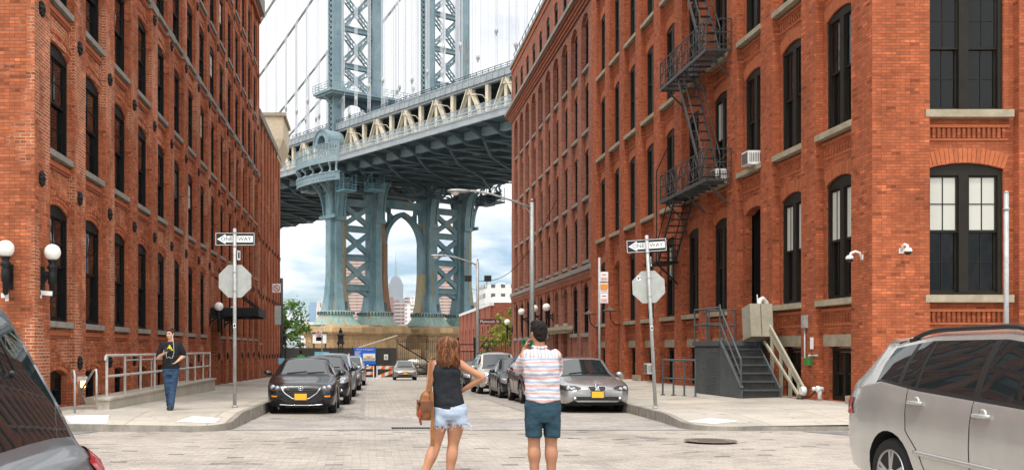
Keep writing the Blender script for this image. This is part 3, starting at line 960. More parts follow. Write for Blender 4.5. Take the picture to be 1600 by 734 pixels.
# main cornice in steps
for i, (o, z0, z1, mt) in enumerate(((.10, 19.45, 19.62, 0), (.20, 19.62, 19.78, 1), (.30, 19.78, 19.94, 0), (.40, 19.94, 20.08, 2), (.52, 20.08, 20.3, 4))):
    wall.mbox(MPR2, 50.98, 79.4 + o, -o, RF, z0, z1, mt)
# attic
aops = []
for n in range(NBF):
    c = 51.75 + PF * n + (PF - .95) / 2
    a, b_ = c - PF / 2, c + PF / 2
    panel(wall, MPR2, a, b_, 0.02, 20.3, 23.4, [(c - .575, c + .575, 20.6, 22.3, .32)], .25, 0)
    voussoirs(wall, MPR2, c - .59, c + .59, 22.3, .33, .27, .02, (1, 3, 2), 11, 1)
    add_window(BF, wa if False else win_att if n else None, 'R', MPR2, c, .08, 20.6) if n else None
    if n == 0:
        win_att = win_mesh(1.15, 1.7, .32, 'frame_blk', 1, .07, .2, 'glass_grey', 'glass_grey')
        add_window(BF, win_att, 'R', MPR2, c, .08, 20.6)
wall.mbox(MPR2, 50.98, 51.75 + (PF - .95) / 2 - PF / 2, .02, .3, 20.3, 23.4, 0)
wall.mbox(MPR2, 51.75 + PF * (NBF - 1) + (PF - .95) / 2 + PF / 2, 79.4, .02, .3, 20.3, 23.4, 0)
wall.mbox(MPR2, 50.98, 79.45, -.05, .4, 23.4, 23.75, 1)
wall.mbox(MPR2, 50.98, 79.5, -.16, .4, 23.75, 24.0, 4)
wall.quad((XR, 79.4, -1.5), (45, 79.4, -1.5), (45, 79.4, HF), (XR, 79.4, HF), 0)
wall.quad((XR + .1, 51, HF - .02), (45, 51, HF - .02), (45, 79.4, HF - .02), (XR + .1, 79.4, HF - .02), 4)
wall.quad((XR + .3, 51.02, HR), (45, 51.02, HR), (45, 51.02, HF - .2), (XR + .3, 51.02, HF - .2), 0)
wall.build('wall', MATS_F, BF, recalc=False, weld=False)
rl = MB()
for i in range(20):
    y = 51.5 + i * 1.45
    rl.cyl((XR + .15, y, 24.0), (XR + .15, y, 24.9), .025, n=5)
for z in (24.45, 24.9): rl.cyl((XR + .15, 51.2, z), (XR + .15, 79.3, z), .025, n=5)
rl.build('roof_railing', M['iron'], BF)
# ================================================================ SUSPENSION BRIDGE
TA = rad(35)
CA, SA = math.cos(TA), math.sin(TA)
BO = V((6.19, 184.55, 0))
def BP(a, v, z):
    return BO + V((a * SA + v * CA, -a * CA + v * SA, z))
AX = V((SA, -CA, 0)); VX = V((CA, SA, 0)); UZ = V((0, 0, 1))

def bridge_paint(name, base, lite, rust, amt, streak=True):
    m, nt, b = nodes_of(name)
    pos = N(nt, 'ShaderNodeNewGeometry').outputs['Position']
    n1 = noise_n(nt, pos, .16, 6, .65)
    c = mix_c(nt, ramp(nt, n1, [(.35, 0), (.65, 1)]), base, lite)
    n2 = noise_n(nt, scaled(nt, pos, (1.2, 1.2, .12)), .8, 6, .65)
    c = mix_c(nt, ramp(nt, n2, [(amt, 0), (amt + .12, .85)]), c, rust)
    n3 = noise_n(nt, scaled(nt, pos, (1, 1, .3)), 2.6, 4, .7)
    c = mix_c(nt, .5, c, ramp(nt, n3, [(.3, .65), (.7, 1.25)]), 'MULTIPLY')
    nt.links.new(c, b.inputs['Base Color']); set_b(b, .6, 0, .35)
    return m
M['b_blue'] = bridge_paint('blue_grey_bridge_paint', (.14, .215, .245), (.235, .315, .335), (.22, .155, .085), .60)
M['b_leg'] = bridge_paint('weathered_blue_leg_paint', (.085, .18, .215), (.21, .31, .33), (.27, .19, .09), .56)
M['b_ochre'] = bridge_paint('ochre_stained_paint', (.36, .27, .13), (.28, .27, .19), (.22, .12, .05), .55)
M['b_rust'] = bridge_paint('rusty_brown_paint', (.27, .11, .045), (.22, .13, .07), (.24, .24, .18), .60)
M['b_green'] = bridge_paint('verdigris_skirt', (.16, .29, .27), (.30, .40, .34), (.33, .24, .12), .52)
M['b_dark'] = bridge_paint('dark_shaded_blue_steel', (.034, .066, .084), (.055, .095, .115), (.06, .05, .04), .66)  # under-deck shade is put into this base colour; dark railings share it
M['b_cream'] = worn('cream_truss_paint', (.66, .60, .47), (.50, .43, .32), .6, scale=.8, obj=False)
M['b_grey'] = worn('grey_deck_edge', (.32, .35, .36), (.22, .25, .27), .6, scale=.5, obj=False)
M['cable'] = worn('cable_wrap', (.42, .43, .40), (.34, .35, .33), .6, scale=.6, obj=False)
M['rope'] = plain('suspender_rope', (.58, .59, .62), .6)
M['pier_stone'] = brick_mat('tan_pier_stone', (.44, .295, .155), (.40, .265, .14), (.30, .20, .115), bw=2.4, bh=.9, ms=.02, dark=.01, light=.01, stain=.45)

def mesh_fence(name, col, a):
    m, nt, b = nodes_of(name)
    b.inputs['Base Color'].default_value = (*col, 1); set_b(b, .6)
    b.inputs['Alpha'].default_value = a
    return m
M['b_mesh'] = mesh_fence('chain_link_mesh', (.36, .43, .46), .35)

BRG = thing('suspension_bridge', 'blue grey steel suspension bridge crossing behind the street on tall riveted tower legs', 'bridge', BO)

def bb(mb, p, q, w, h, m=0, up=(0, 0, 1)):
    mb.bar(BP(*p), BP(*q), w, h, m, up)
def bbox(mb, a0, a1, v0, v1, z0, z1, m=0):
    p = [BP(a, v, z) for z in (z0, z1) for (a, v) in ((a0, v0), (a1, v0), (a1, v1), (a0, v1))]
    mb.add(p, [(0, 3, 2, 1), (4, 5, 6, 7), (0, 1, 5, 4), (1, 2, 6, 5), (2, 3, 7, 6), (3, 0, 4, 7)], m)

VC = (-14.63, -6.1, 6.1, 14.63)
ZD = 33.6
# ---- tower legs
for i, v in enumerate(VC):
    mb = MB()
    # upper column: two plates joined by lacing
    z0, z1 = 32.5, 101
    for a in (-.72, .72):
        bbox(mb, a - .07, a + .07, v - 1.05, v + 1.05, z0, z1, 0)
        for e in (-1, 1):
            bbox(mb, a - .16 * (1 if a > 0 else 1), a + .16, v + e * 1.05 - .06, v + e * 1.05 + .06, z0, z1, 0)
        for z in range(36, 100, 7):
            bbox(mb, a - .10, a + .10, v - 1.06, v + 1.06, z, z + .35, 0)
    for e in (-1, 1):
        vv = v + e * 1.0
        z = z0
        while z < 80:
            bb(mb, (-.62, vv, z), (.62, vv, z + .95), .20, .05, 0, VX)
            bb(mb, (.62, vv, z), (-.62, vv, z + .95), .20, .06, 0, VX)
            z += .95
    bbox(mb, -.08, .08, v - .9, v + .9, z0, z1, 3)
    leg = mb.build('tower_leg', [M['b_blue'], M['b_leg'], M['b_ochre'], M['b_dark']], BRG, weld=False)
    # lower leg: stepped section, flaring to the base
    mb = MB()
    def ring(z):
        t = max(0, (15.5 - z) / 7.5)
        w = (3.3 + 1.7 * t * t) / 2; d = (3.2 + 1.3 * t * t) / 2
        w2, d2 = w * .56, d * .5
        w3 = w * .22
        pts = [(-d2, -w), (d2, -w), (d2 + .02, -w2), (d, -w2), (d, w3), (d2 + .02, w3), (d2, w), (-d2, w), (-d2 - .02, w2), (-d, w2), (-d, -w2), (-d2 - .02, -w2)]
        return [BP(a, v + b, z) for a, b in pts]
    zs = [8.0, 8.6, 9.4, 10.4, 11.6, 13, 14.5, 16, 20, 25, 32.6]
    rings = [ring(z) for z in zs]
    n = 12
    vs = [p for r in rings for p in r]
    ochre = {0: (4, 5), 1: (4, 5), 2: (0,), 3: (5,)}[i]
    for k in range(len(zs) - 1):
        for j in range(n):
            mt = 0
            if j in ochre and zs[k] < 24.5: mt = 2 if i == 1 else 1
            mb.add([vs[k * n + j], vs[k * n + (j + 1) % n], vs[(k + 1) * n + (j + 1) % n], vs[(k + 1) * n + j]], [(0, 1, 2, 3)], mt)
    for z in (12.2, 17.8, 22.9):
        r0, r1 = ring(z), ring(z + .3)
        c = BP(0, v, z)
        ex = lambda p: V((c.x + (p.x - c.x) * 1.02, c.y + (p.y - c.y) * 1.02, p.z))
        mb.loft([[ex(p) for p in r0], [ex(p) for p in r1]], 0, False)
    bbox(mb, 1.36, 1.95, v - .5 + .3, v + .9 + .3, 8.6, 9.9, 3)
    mb.build('lower_leg', [M['b_leg'], M['b_ochre'], M['b_rust'], M['b_dark']], leg)
    # ribbed skirt at the foot
    sk = MB()
    prof = [(8.25, 2.45), (8.05, 2.75), (7.6, 2.8), (7.5, 2.6), (6.9, 2.85), (6.2, 3.35), (5.72, 3.9)]
    rings = []
    for z, r in prof:
        rr = []
        for q in range(40):
            an = 2 * math.pi * q / 40
            f = (abs(math.cos(an)) ** 4 + abs(math.sin(an)) ** 4) ** -.25
            r_ = r * f * (1.02 if q % 2 else .985)
            rr.append(BP(r_ * math.cos(an) * .92, v + r_ * math.sin(an), z))
        rings.append(rr)
    sk.loft(rings, 0, False)
    for q in range(34):
        an = 2 * math.pi * q / 34
        f = (abs(math.cos(an)) ** 4 + abs(math.sin(an)) ** 4) ** -.25
        p = (2.83 * f * math.cos(an) * .92, v + 2.83 * f * math.sin(an))
        bbox(sk, p[0] - .09, p[0] + .09, p[1] - .09, p[1] + .09, 7.55, 8.1, 1)
    sk.build('leg_skirt', [M['b_green'], M['b_dark']], leg, weld=False)

# ---- bracing between the paired legs
def lace(mb, p, q, sep, m=0):
    """laced member: two flats with zig-zag lacing, in the v-z plane"""
    p3, q3 = V((0, p[0], p[1])), V((0, q[0], q[1]))
    d = (q3 - p3); L = d.length; d.normalize()
    nrm = V((0, -d.z, d.y))
    for a in (-.42, .42):
        for s_ in (-1, 1):
            P0, Q0 = p3 + nrm * s_ * sep / 2, q3 + nrm * s_ * sep / 2
            bb(mb, (a, P0.y, P0.z), (a, Q0.y, Q0.z), .24, .2, m, AX)
        k = max(2, int(L / .8))
        for j in range(k):
            s0, s1 = (-1, 1) if j % 2 else (1, -1)
            A = p3 + d * (L * j / k) + nrm * s0 * sep / 2
            B = p3 + d * (L * (j + 1) / k) + nrm * s1 * sep / 2
            bb(mb, (a, A.y, A.z), (a, B.y, B.z), .13, .06, m, AX)
for va, vb in ((VC[0], VC[1]), (VC[2], VC[3])):
    mb = MB()
    l, r = va + 1.1, vb - 1.1
    z = 47.2
    lv = [47.2, 51.8, 58.4, 65.0, 71.6, 78.2, 84.8, 91.4]
    for z0, z1 in zip(lv, lv[1:]):
        bbox(mb, -.45, .45, l, r, z1 - .38, z1 + .38, 0)
        bbox(mb, .45, .62, l, r, z1 + .28, z1 + .46, 0); bbox(mb, .45, .62, l, r, z1 - .46, z1 - .28, 0)
        b0, b1 = z0 + .4, z1 - .4
        lace(mb, (l, b0), (r, b1), .62); lace(mb, (r, b0), (l, b1), .62)
        zc_, vc_ = (b0 + b1) / 2, (l + r) / 2
        bbox(mb, .44, .52, vc_ - .6, vc_ + .6, zc_ - .5, zc_ + .5, 0)
    mb.build('upper_bracing', M['b_blue'], BRG, weld=False)
    mb = MB()
    l, r = va + 1.25, vb - 1.25
    for zz_ in (12.5, 17.8, 22.9, 27.6):
        bbox(mb, -.5, .5, l, r, zz_ - .5, zz_ + .5, 0)
        bbox(mb, .5, .7, l, r, zz_ + .36, zz_ + .56, 0); bbox(mb, .5, .7, l, r, zz_ - .56, zz_ - .36, 0)
    for z0, z1 in ((12.5, 17.8), (17.8, 22.9), (22.9, 27.6)):
        b0, b1 = z0 + .5, z1 - .5
        for (p, q) in (((l, b0), (r, b1)), ((r, b0), (l, b1))):
            o = 0 if p[0] == l else .02
            bb(mb, (.0 + o, *p), (.0 + o, *q), .95 - o * 2, .62, 0, VX)
            bb(mb, (.40 + o, *p), (.40 + o, *q), .16, .86, 0, VX)
        zc_, vc_ = (b0 + b1) / 2, (l + r) / 2
        mb.cyl(BP(.49, vc_, zc_), BP(.56, vc_, zc_), .8, n=10, m=0)
    # curved knee brace under the lowest strut
    arc = arc_pts(l, r, 10.1, 1.5, 12)
    for (p, zp), (q, zq) in zip(arc, arc[1:]):
        vs = [BP(a, u, z_) for a in (-.4, .4) for (u, z_) in ((p, zp), (q, zq), (q, zq + .8), (p, zp + .8))]
        mb.add(vs, [(0, 3, 2, 1), (4, 5, 6, 7), (0, 1, 5, 4), (2, 3, 7, 6)], 0)
    mb.build('lower_bracing', M['b_leg'], BRG, weld=False)

# ---- pointed arch between the middle legs
mb = MB()
w_ = 3.95; zb, zt = 20.6, 26.0
def gothic(off, n=16):
    hw = w_ + off; h = (zt - zb) + off * 1.1
    R = (h * h + hw * hw) / (2 * hw)
    pts = []
    for k in range(n + 1):
        z = h * k / n
        x = hw - (R - math.sqrt(max(R * R - z * z, 0)))
        pts.append((x, zb + z))
    return pts
gi, go = gothic(0), gothic(.75)
for s_ in (-1, 1):
    for k in range(16):
        (p, zp), (q, zq) = gi[k], gi[k + 1]
        (p2, zp2), (q2, zq2) = go[k], go[k + 1]
        quad4 = [(p, zp), (q, zq), (q2, zq2), (p2, zp2)]
        vs = [BP(a, s_ * u, z_) for a in (-.65, .65) for (u, z_) in quad4]
        mb.add(vs, [(0, 3, 2, 1), (4, 5, 6, 7), (0, 1, 5, 4), (2, 3, 7, 6)], 0)
        vs = [BP(a, s_ * u, z_) for a in (.65, .85) for (u, z_) in ((p, zp), (q, zq), (q + .22, zq + .05), (p + .22, zp + .05))]
        mb.add(vs, [(0, 3, 2, 1), (4, 5, 6, 7), (0, 1, 5, 4), (2, 3, 7, 6)], 0)
    for k in range(3, 14, 1):
        (p, zp), (q, zq) = gi[k], go[k + 1]
        bb(mb, (.70, s_ * p, zp), (.70, s_ * q, zq), .12, .12, 0, AX)
bbox(mb, -.5, .5, -4.5, 4.5, 27.3, 28.7, 0)
for s_ in (-1, 1):
    rr2 = []
    for z, vi in ((8.2, 3.0), (9.5, 3.35), (11, 3.6), (13, 3.82), (15.5, 3.95), (20.6, 3.95)):
        rr2.append([BP(a, s_ * v_, z) for a, v_ in ((-.7, vi), (.9, vi), (.9, 4.95), (-.7, 4.95))])
    for q0, q1, mt in ((0, 4, 1 if s_ < 0 else 2), (3, 6, 0)):
        if q0 == 0: mb.loft(rr2[:5], mt, False)
        else: mb.loft(rr2[4:], 1 if s_ < 0 else 0, False)
for s_ in (-1, 1):
    bbox(mb, -.45, .45, s_ * 3.0 - .15, s_ * 3.0 + .15, 24.6, 27.4, 0)
    bb(mb, (0, s_ * 2.0, 25.6), (0, s_ * 4.4, 27.6), .5, .4, 0, AX)
mb.build('portal_arch', [M['b_leg'], M['b_rust'], M['b_ochre']], BRG, weld=False)

# ---- strut block under the deck and the platform above it
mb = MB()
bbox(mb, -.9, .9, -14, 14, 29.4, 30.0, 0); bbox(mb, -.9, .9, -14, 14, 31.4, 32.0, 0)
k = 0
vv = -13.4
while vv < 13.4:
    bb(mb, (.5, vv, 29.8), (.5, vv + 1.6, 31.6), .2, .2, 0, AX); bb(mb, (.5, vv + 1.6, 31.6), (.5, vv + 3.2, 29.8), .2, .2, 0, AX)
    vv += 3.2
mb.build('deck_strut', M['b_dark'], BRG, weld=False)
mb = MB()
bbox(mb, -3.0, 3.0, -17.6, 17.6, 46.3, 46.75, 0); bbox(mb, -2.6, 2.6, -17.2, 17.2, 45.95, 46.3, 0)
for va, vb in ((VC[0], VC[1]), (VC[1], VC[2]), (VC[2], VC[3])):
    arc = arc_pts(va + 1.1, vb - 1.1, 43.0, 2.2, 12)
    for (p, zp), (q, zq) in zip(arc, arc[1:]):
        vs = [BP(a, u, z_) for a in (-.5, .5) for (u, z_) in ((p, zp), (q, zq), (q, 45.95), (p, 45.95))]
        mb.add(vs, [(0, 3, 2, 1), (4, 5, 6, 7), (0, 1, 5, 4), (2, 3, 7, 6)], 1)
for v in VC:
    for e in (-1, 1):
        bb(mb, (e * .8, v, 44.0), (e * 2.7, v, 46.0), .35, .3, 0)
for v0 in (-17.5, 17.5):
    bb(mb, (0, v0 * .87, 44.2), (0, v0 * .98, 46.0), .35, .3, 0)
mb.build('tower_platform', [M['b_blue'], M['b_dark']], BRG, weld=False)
mb = MB()
def rail_run(mb, pts, z0, hts, post, step, r=.05, m=0):
    for p, q in zip(pts, pts[1:]):
        L = math.hypot(q[0] - p[0], q[1] - p[1])
        n_ = max(1, round(L / step))
        for i in range(n_ + 1):
            a, v = p[0] + (q[0] - p[0]) * i / n_, p[1] + (q[1] - p[1]) * i / n_
            mb.bar(BP(a, v, z0), BP(a, v, z0 + post), r * 2, r * 2, m)
        for h in hts:
            mb.bar(BP(p[0], p[1], z0 + h), BP(q[0], q[1], z0 + h), r * 1.6, r * 1.6, m)
rail_run(mb, [(3, -17.6), (-3, -17.6)], 46.75, (.35, .8, 1.25), 1.3, 1.0, .045)
rail_run(mb, [(3, -17.6), (3, 17.6)], 46.75, (.35, .8, 1.25), 1.3, 1.2, .045)
rail_run(mb, [(-3, -17.6), (-3, 17.6)], 46.75, (.35, .8, 1.25), 1.3, 1.2, .045)
for k in range(30):
    a = 3; v = -17.6 + k * 1.2
    if v + 1.2 < 17.7: mb.bar(BP(a, v, 46.8), BP(a, v + 1.2, 48.0), .06, .06, 0)
mb.build('platform_railing', M['b_blue'], BRG, weld=False)

# ---- deck
A0, A1 = -78, 72
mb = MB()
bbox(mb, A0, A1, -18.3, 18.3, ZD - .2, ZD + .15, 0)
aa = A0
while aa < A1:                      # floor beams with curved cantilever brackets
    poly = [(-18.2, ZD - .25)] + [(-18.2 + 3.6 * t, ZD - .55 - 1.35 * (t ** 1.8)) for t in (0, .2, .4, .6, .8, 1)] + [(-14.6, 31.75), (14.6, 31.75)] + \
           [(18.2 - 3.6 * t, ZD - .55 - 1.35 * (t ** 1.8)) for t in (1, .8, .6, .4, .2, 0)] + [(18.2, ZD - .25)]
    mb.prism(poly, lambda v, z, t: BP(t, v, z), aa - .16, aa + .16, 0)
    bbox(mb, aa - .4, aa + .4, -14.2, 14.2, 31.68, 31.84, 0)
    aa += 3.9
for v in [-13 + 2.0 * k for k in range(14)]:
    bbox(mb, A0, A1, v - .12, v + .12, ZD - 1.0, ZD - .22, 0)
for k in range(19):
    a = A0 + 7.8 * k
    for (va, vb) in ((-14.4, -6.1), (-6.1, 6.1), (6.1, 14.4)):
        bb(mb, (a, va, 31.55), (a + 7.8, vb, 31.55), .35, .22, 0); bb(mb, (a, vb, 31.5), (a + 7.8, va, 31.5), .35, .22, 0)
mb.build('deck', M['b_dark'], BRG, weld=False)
mb = MB()
for e in (-1, 1):
    bbox(mb, A0, A1, e * 18.3 - .2, e * 18.3 + .2, ZD - .35, ZD + .55, 0)
    bbox(mb, A0, A1, e * 18.3 - .3, e * 18.3 + .3, ZD + .55, ZD + .68, 0)
mb.build('edge_girder', M['b_grey'], BRG, weld=False)
mb = MB()
for e in (-1, 1):
    rail_run(mb, [(A0, e * 18.3), (A1, e * 18.3)], ZD + .65, (.75, 1.45), 1.5, 1.95, .06)
    mb.quad(BP(A0, e * 18.33, ZD + .7), BP(A1, e * 18.33, ZD + .7), BP(A1, e * 18.33, ZD + 2.05), BP(A0, e * 18.33, ZD + 2.05), 1)
mb.build('walkway_fence', [M['b_grey'], M['b_mesh']], BRG, weld=False, recalc=False)
mb = MB()
for e in (-1, 1):
    for h in (.5, .95, 1.4, 1.85):
        bbox(mb, A0, A1, e * 15.6 - .05, e * 15.6 + .05, ZD + .5 + h, ZD + .62 + h, 0)
    a = A0
    while a < A1:
        bbox(mb, a - .07, a + .07, e * 15.6 - .08, e * 15.6 + .08, ZD + .15, ZD + 2.5, 0); a += 1.95
mb.build('inner_railing', M['b_cream'], BRG, weld=False)
# trusses
for v in VC:
    mb = MB()
    bbox(mb, A0, A1, v - .42, v + .42, 32.35, 33.35, 1)
    bbox(mb, A0, A1, v - .52, v + .52, 32.3, 32.42, 1)
    bbox(mb, A0, A1, v - .4, v + .4, 39.5, 40.35, 2)
    a = 5.0 - 7.8 * 10
    while a < A1 - 4:
        if a > A0 + 4:
            for e in (-1, 1):
                for sx in (-.30, .30):
                    bb(mb, (a + e * .25, v + sx, 39.6), (a + e * 3.55, v + sx, 33.4), .16, .52, 0, VX)
                bb(mb, (a + e * .25, v, 39.6), (a + e * 3.55, v, 33.4), .5, .18, 0, VX)
            bbox(mb, a - .30, a + .30, v - .22, v + .22, 33.35, 39.5, 0)
            bbox(mb, a - .75, a + .75, v - .36, v + .36, 38.8, 39.52, 0)
        bbox(mb, a + 3.9 - .32, a + 3.9 + .32, v - .30, v + .30, 33.36, 39.49, 0)
        a += 7.8
    mb.build('stiffening_truss', [M['b_cream'], M['b_blue'], M['b_grey']], BRG, weld=False)
# upper deck
mb = MB()
bbox(mb, A0, A1, -15.0, 15.0, 40.4, 40.75, 1)
aa = A0
while aa < A1:
    bbox(mb, aa - .15, aa + .15, -14.2, 14.2, 39.5, 40.38, 1); aa += 3.9
for e in (-1, 1):
    bbox(mb, A0, A1, e * 15.1 - .15, e * 15.1 + .15, 39.85, 40.95, 0)
    bbox(mb, A0, A1, e * 15.1 - .22, e * 15.1 + .22, 40.9, 41.03, 0)
    a = A0
    while a < A1:
        bbox(mb, a - .08, a + .08, e * 15.28 - .05, e * 15.28 + .05, 39.9, 40.9, 0); a += 1.3
mb.build('upper_deck', [M['b_grey'], M['b_dark']], BRG, weld=False)
mb = MB()
for e in (-1, 1):
    rail_run(mb, [(A0, e * 15.1), (A1, e * 15.1)], 41.0, (.3, .6), .65, 1.3, .05)
    bbox(mb, A0, A1, e * 13.2 - .06, e * 13.2 + .06, 40.4, 41.15, 0)
mb.build('upper_railing', M['b_dark'], BRG, weld=False)

# ---- curved balcony round the tower on both sides
for e in (-1, 1):
    def plan(off, n=22, A=7.0, D=1.9):
        return [((A + off * .6) * -math.cos(math.pi * k / n), e * (18.3 + (D + off) * math.sin(math.pi * k / n))) for k in range(n + 1)]
    mb = MB()
    def band(off, z0, z1, th, m):
        o, i = plan(off), plan(off - th)
        for k in range(22):
            vs = [BP(a, v, z) for z in (z0, z1) for (a, v) in (o[k], o[k + 1], i[k + 1], i[k])]
            mb.add(vs, [(0, 3, 2, 1), (4, 5, 6, 7), (0, 1, 5, 4), (2, 3, 7, 6)], m)
    band(0, ZD - .35, ZD + .6, .3, 0)
    pl = plan(0)
    mb.add([BP(a, v, ZD + .1) for a, v in pl] + [BP(a, v, ZD - .2) for a, v in pl], [tuple(range(23)), tuple(range(23, 46))[::-1]], 2)
    band(-.3, 30.3, 31.5, .35, 0); band(-.15, 31.45, 31.65, .6, 0); band(-.15, 30.15, 30.35, .6, 0)
    pl = plan(-.5)
    mb.add([BP(a, v, 30.8) for a, v in pl], [tuple(range(23))], 2)
    for k in range(2, 21, 3):              # ogee posts between the two rings
        (a, v) = plan(-.25)[k]; (a2, v2) = plan(-.9)[k]
        mb.tube([BP(a, v, 31.5), BP(a2, v2, 32.0), BP(a2, v2, 32.5), BP(a, v, 33.0), BP(a, v, 33.4)], .22, 6, 0)
    for k in range(4, 20):
        (a, v) = plan(-.27)[k]
        mb.bar(BP(a, v, 30.6), BP(a, v, 31.2), .3, .3, 0)
    rails = plan(-.1)
    for z in (ZD + 1.7, ZD + 2.9):
        mb.tube([BP(a, v, z) for a, v in rails], .07, 5, 0)
    for (a, v) in rails[1:-1]:
        mb.bar(BP(a, v, ZD + .5), BP(a, v, ZD + 2.95), .12, .12, 0)
    for k in range(22):
        (a, v), (a2, v2) = rails[k], rails[k + 1]
        mb.quad(BP(a, v, ZD + .6), BP(a2, v2, ZD + .6), BP(a2, v2, ZD + 2.8), BP(a, v, ZD + 2.8), 3)
    mb.build('balcony', [M['b_blue'], M['b_leg'], M['b_dark'], M['b_mesh']], BRG, weld=False, recalc=False)
    # great curved brackets from the leg to the balcony
    mb = MB()
    vl = e * (14.63 + 1.6)
    for a in (-1.3, 1.3):
        pts_o = [(vl + e * 2.9 * (1 - math.cos(t)), 24.8 + 5.6 * math.sin(t)) for t in [math.pi / 2 * k / 12 for k in range(13)]]
        for (p, zp), (q, zq) in zip(pts_o, pts_o[1:]):
            bb(mb, (a, p, zp), (a, q, zq), .5, .28, 0, AX)
        for k in range(2, 12, 2):
            p, zp = pts_o[k]
            bb(mb, (a, p, zp), (a, vl, zp + 1.6), .25, .25, 0, AX)
    bbox(mb, -2.5, 2.5, min(vl, vl + e * .35), max(vl, vl + e * .35), 24.4, 25.0, 0)
    mb.build('balcony_bracket', M['b_leg'], BRG, weld=False)
# brackets on the legs toward the street
for v in VC:
    for e in (-1, 1):
        mb = MB()
        pts_o = [(e * (1.65 + 2.2 * (1 - math.cos(t))), 24.6 + 6.6 * math.sin(t)) for t in [math.pi / 2 * k / 10 for k in range(11)]]
        for (p, zp), (q, zq) in zip(pts_o, pts_o[1:]):
            bb(mb, (p, v - .75, zp), (q, v - .75, zq), .4, .3, 0, VX); bb(mb, (p, v + .75, zp), (q, v + .75, zq), .4, .3, 0, VX)
            bb(mb, (p, v, zp), (q, v, zq), .12, .9, 0, VX)
        bbox(mb, min(e * 1.5, e * 1.95), max(e * 1.5, e * 1.95), v - 1.0, v + 1.0, 24.1, 24.8, 0)
        mb.build('leg_bracket', M['b_leg'], BRG, weld=False)
# barrel hood over the walkway at the tower
mb = MB()
for e in (-1,):
    c = (0.6, -16.9, 37.4)
    ro, ri = 2.35, 1.25
    n_ = 16
    for k in range(n_):
        t0, t1 = math.pi * 1.15 * k / n_ - .25, math.pi * 1.15 * (k + 1) / n_ - .25
        pr = [(ro, t0), (ro, t1), (ri, t1), (ri, t0)]
        vs = [BP(c[0] - r * math.cos(t), c[1] + dv, c[2] + r * math.sin(t)) for dv in (-1.2, 2.2) for (r, t) in pr]
        mb.add(vs, [(0, 3, 2, 1), (4, 5, 6, 7), (0, 1, 5, 4), (2, 3, 7, 6)], 0)
        bb(mb, (c[0] - ro * math.cos(t0), c[1] - 1.2, c[2] + ro * math.sin(t0)), (c[0] - ro * math.cos(t1), c[1] - 1.2, c[2] + ro * math.sin(t1)), .28, .3, 0, VX)
mb.build('walkway_hood', M['b_blue'], BRG, weld=False)
# service cages hanging below the deck beside the tower
M['b_aqua'] = worn('light_blue_cage_paint', (.16, .33, .40), (.11, .24, .30), .6, scale=.8, obj=False)
for (a, v, z, mt) in ((4.5, -15.5, 28.6, 'b_aqua'), (-5.5, -16.5, 29.6, 'b_blue'), (4.5, -9.5, 29.2, 'b_aqua'), (5, -1.5, 29.2, 'b_dark'), (5, 4, 29.2, 'b_dark'), (3.5, 17.5, 29.0, 'b_dark'), (3, 20.5, 29.8, 'b_dark')):
    mb = MB()
    bbox(mb, a - 1.2, a + 1.2, v - 1.3, v + 1.3, z, z + .35, 0)
    for s1 in (-1.2, 0, 1.2):
        for s2 in (-1.3, 1.3):
            bb(mb, (a + s1, v + s2, z), (a + s1, v + s2, z + 3.0), .12, .12)
    for h in (.7, 1.2):
        for s2 in (-1.3, 1.3): bb(mb, (a - 1.2, v + s2, z + h), (a + 1.2, v + s2, z + h), .1, .1)
        for s1 in (-1.2, 1.2): bb(mb, (a + s1, v - 1.3, z + h), (a + s1, v + 1.3, z + h), .1, .1)
    bb(mb, (a - 1.2, v - 1.3, z + 1.2), (a + 1.2, v - 1.3, z + 3.0), .14, .14)
    mb.build('service_cage', M[mt], BRG, weld=False)

# ---- cables, suspenders
ZC0 = (81.0, 82.5, 84.0, 85.5)
def zcab(i, a): return ZC0[i] - .55 * abs(a) + .0012 * a * a
for i, v in enumerate(VC):
    mb = MB()
    mb.tube([BP(a, v, zcab(i, a)) for a in range(-78, 79, 3)], .28, 8, 0)
    mb.build('main_cable', M['cable'], BRG)
rr_ = random.Random(5)
for i, v in enumerate(VC):
    a = -49.0 + i * 1.1
    while a < 46:
        if abs(a) > 2:
            mb = MB()
            zt_ = zcab(i, a)
            for da in (-.42, -.16, .16, .42):
                mb.cyl(BP(a + da, v, 39.6), BP(a + da, v, zt_), .042, n=4, m=0, caps=False)
            zk = 43.2 + rr_.random() * 4.5
            mb.lathe(BP(a, v, zk), (0, 0, 1), [(.10, -.7), (.2, -.3), (.27, -.2), (.27, .2), (.17, .35), (.10, .5)], 8, 1)
            mb.build('suspender', [M['rope'], M['alu']], BRG, weld=False, recalc=False)
        a += 3.95
# walkway lamps
for k in range(-3, 8):
    a = 8.9 + 7.8 * k
    mb = MB()
    mb.tube([BP(a, -14.9, 37.2), BP(a - .2, -15.6, 37.9), BP(a - .7, -16.4, 38.0)], .07, 5)
    mb.box(*(lambda c: (c.x - .35, c.x + .25, c.y - .2, c.y + .2, c.z - .1, c.z + .1))(BP(a - .9, -16.6, 37.95)))
    mb.build('walkway_lamp', M['b_cream'], BRG, weld=False)

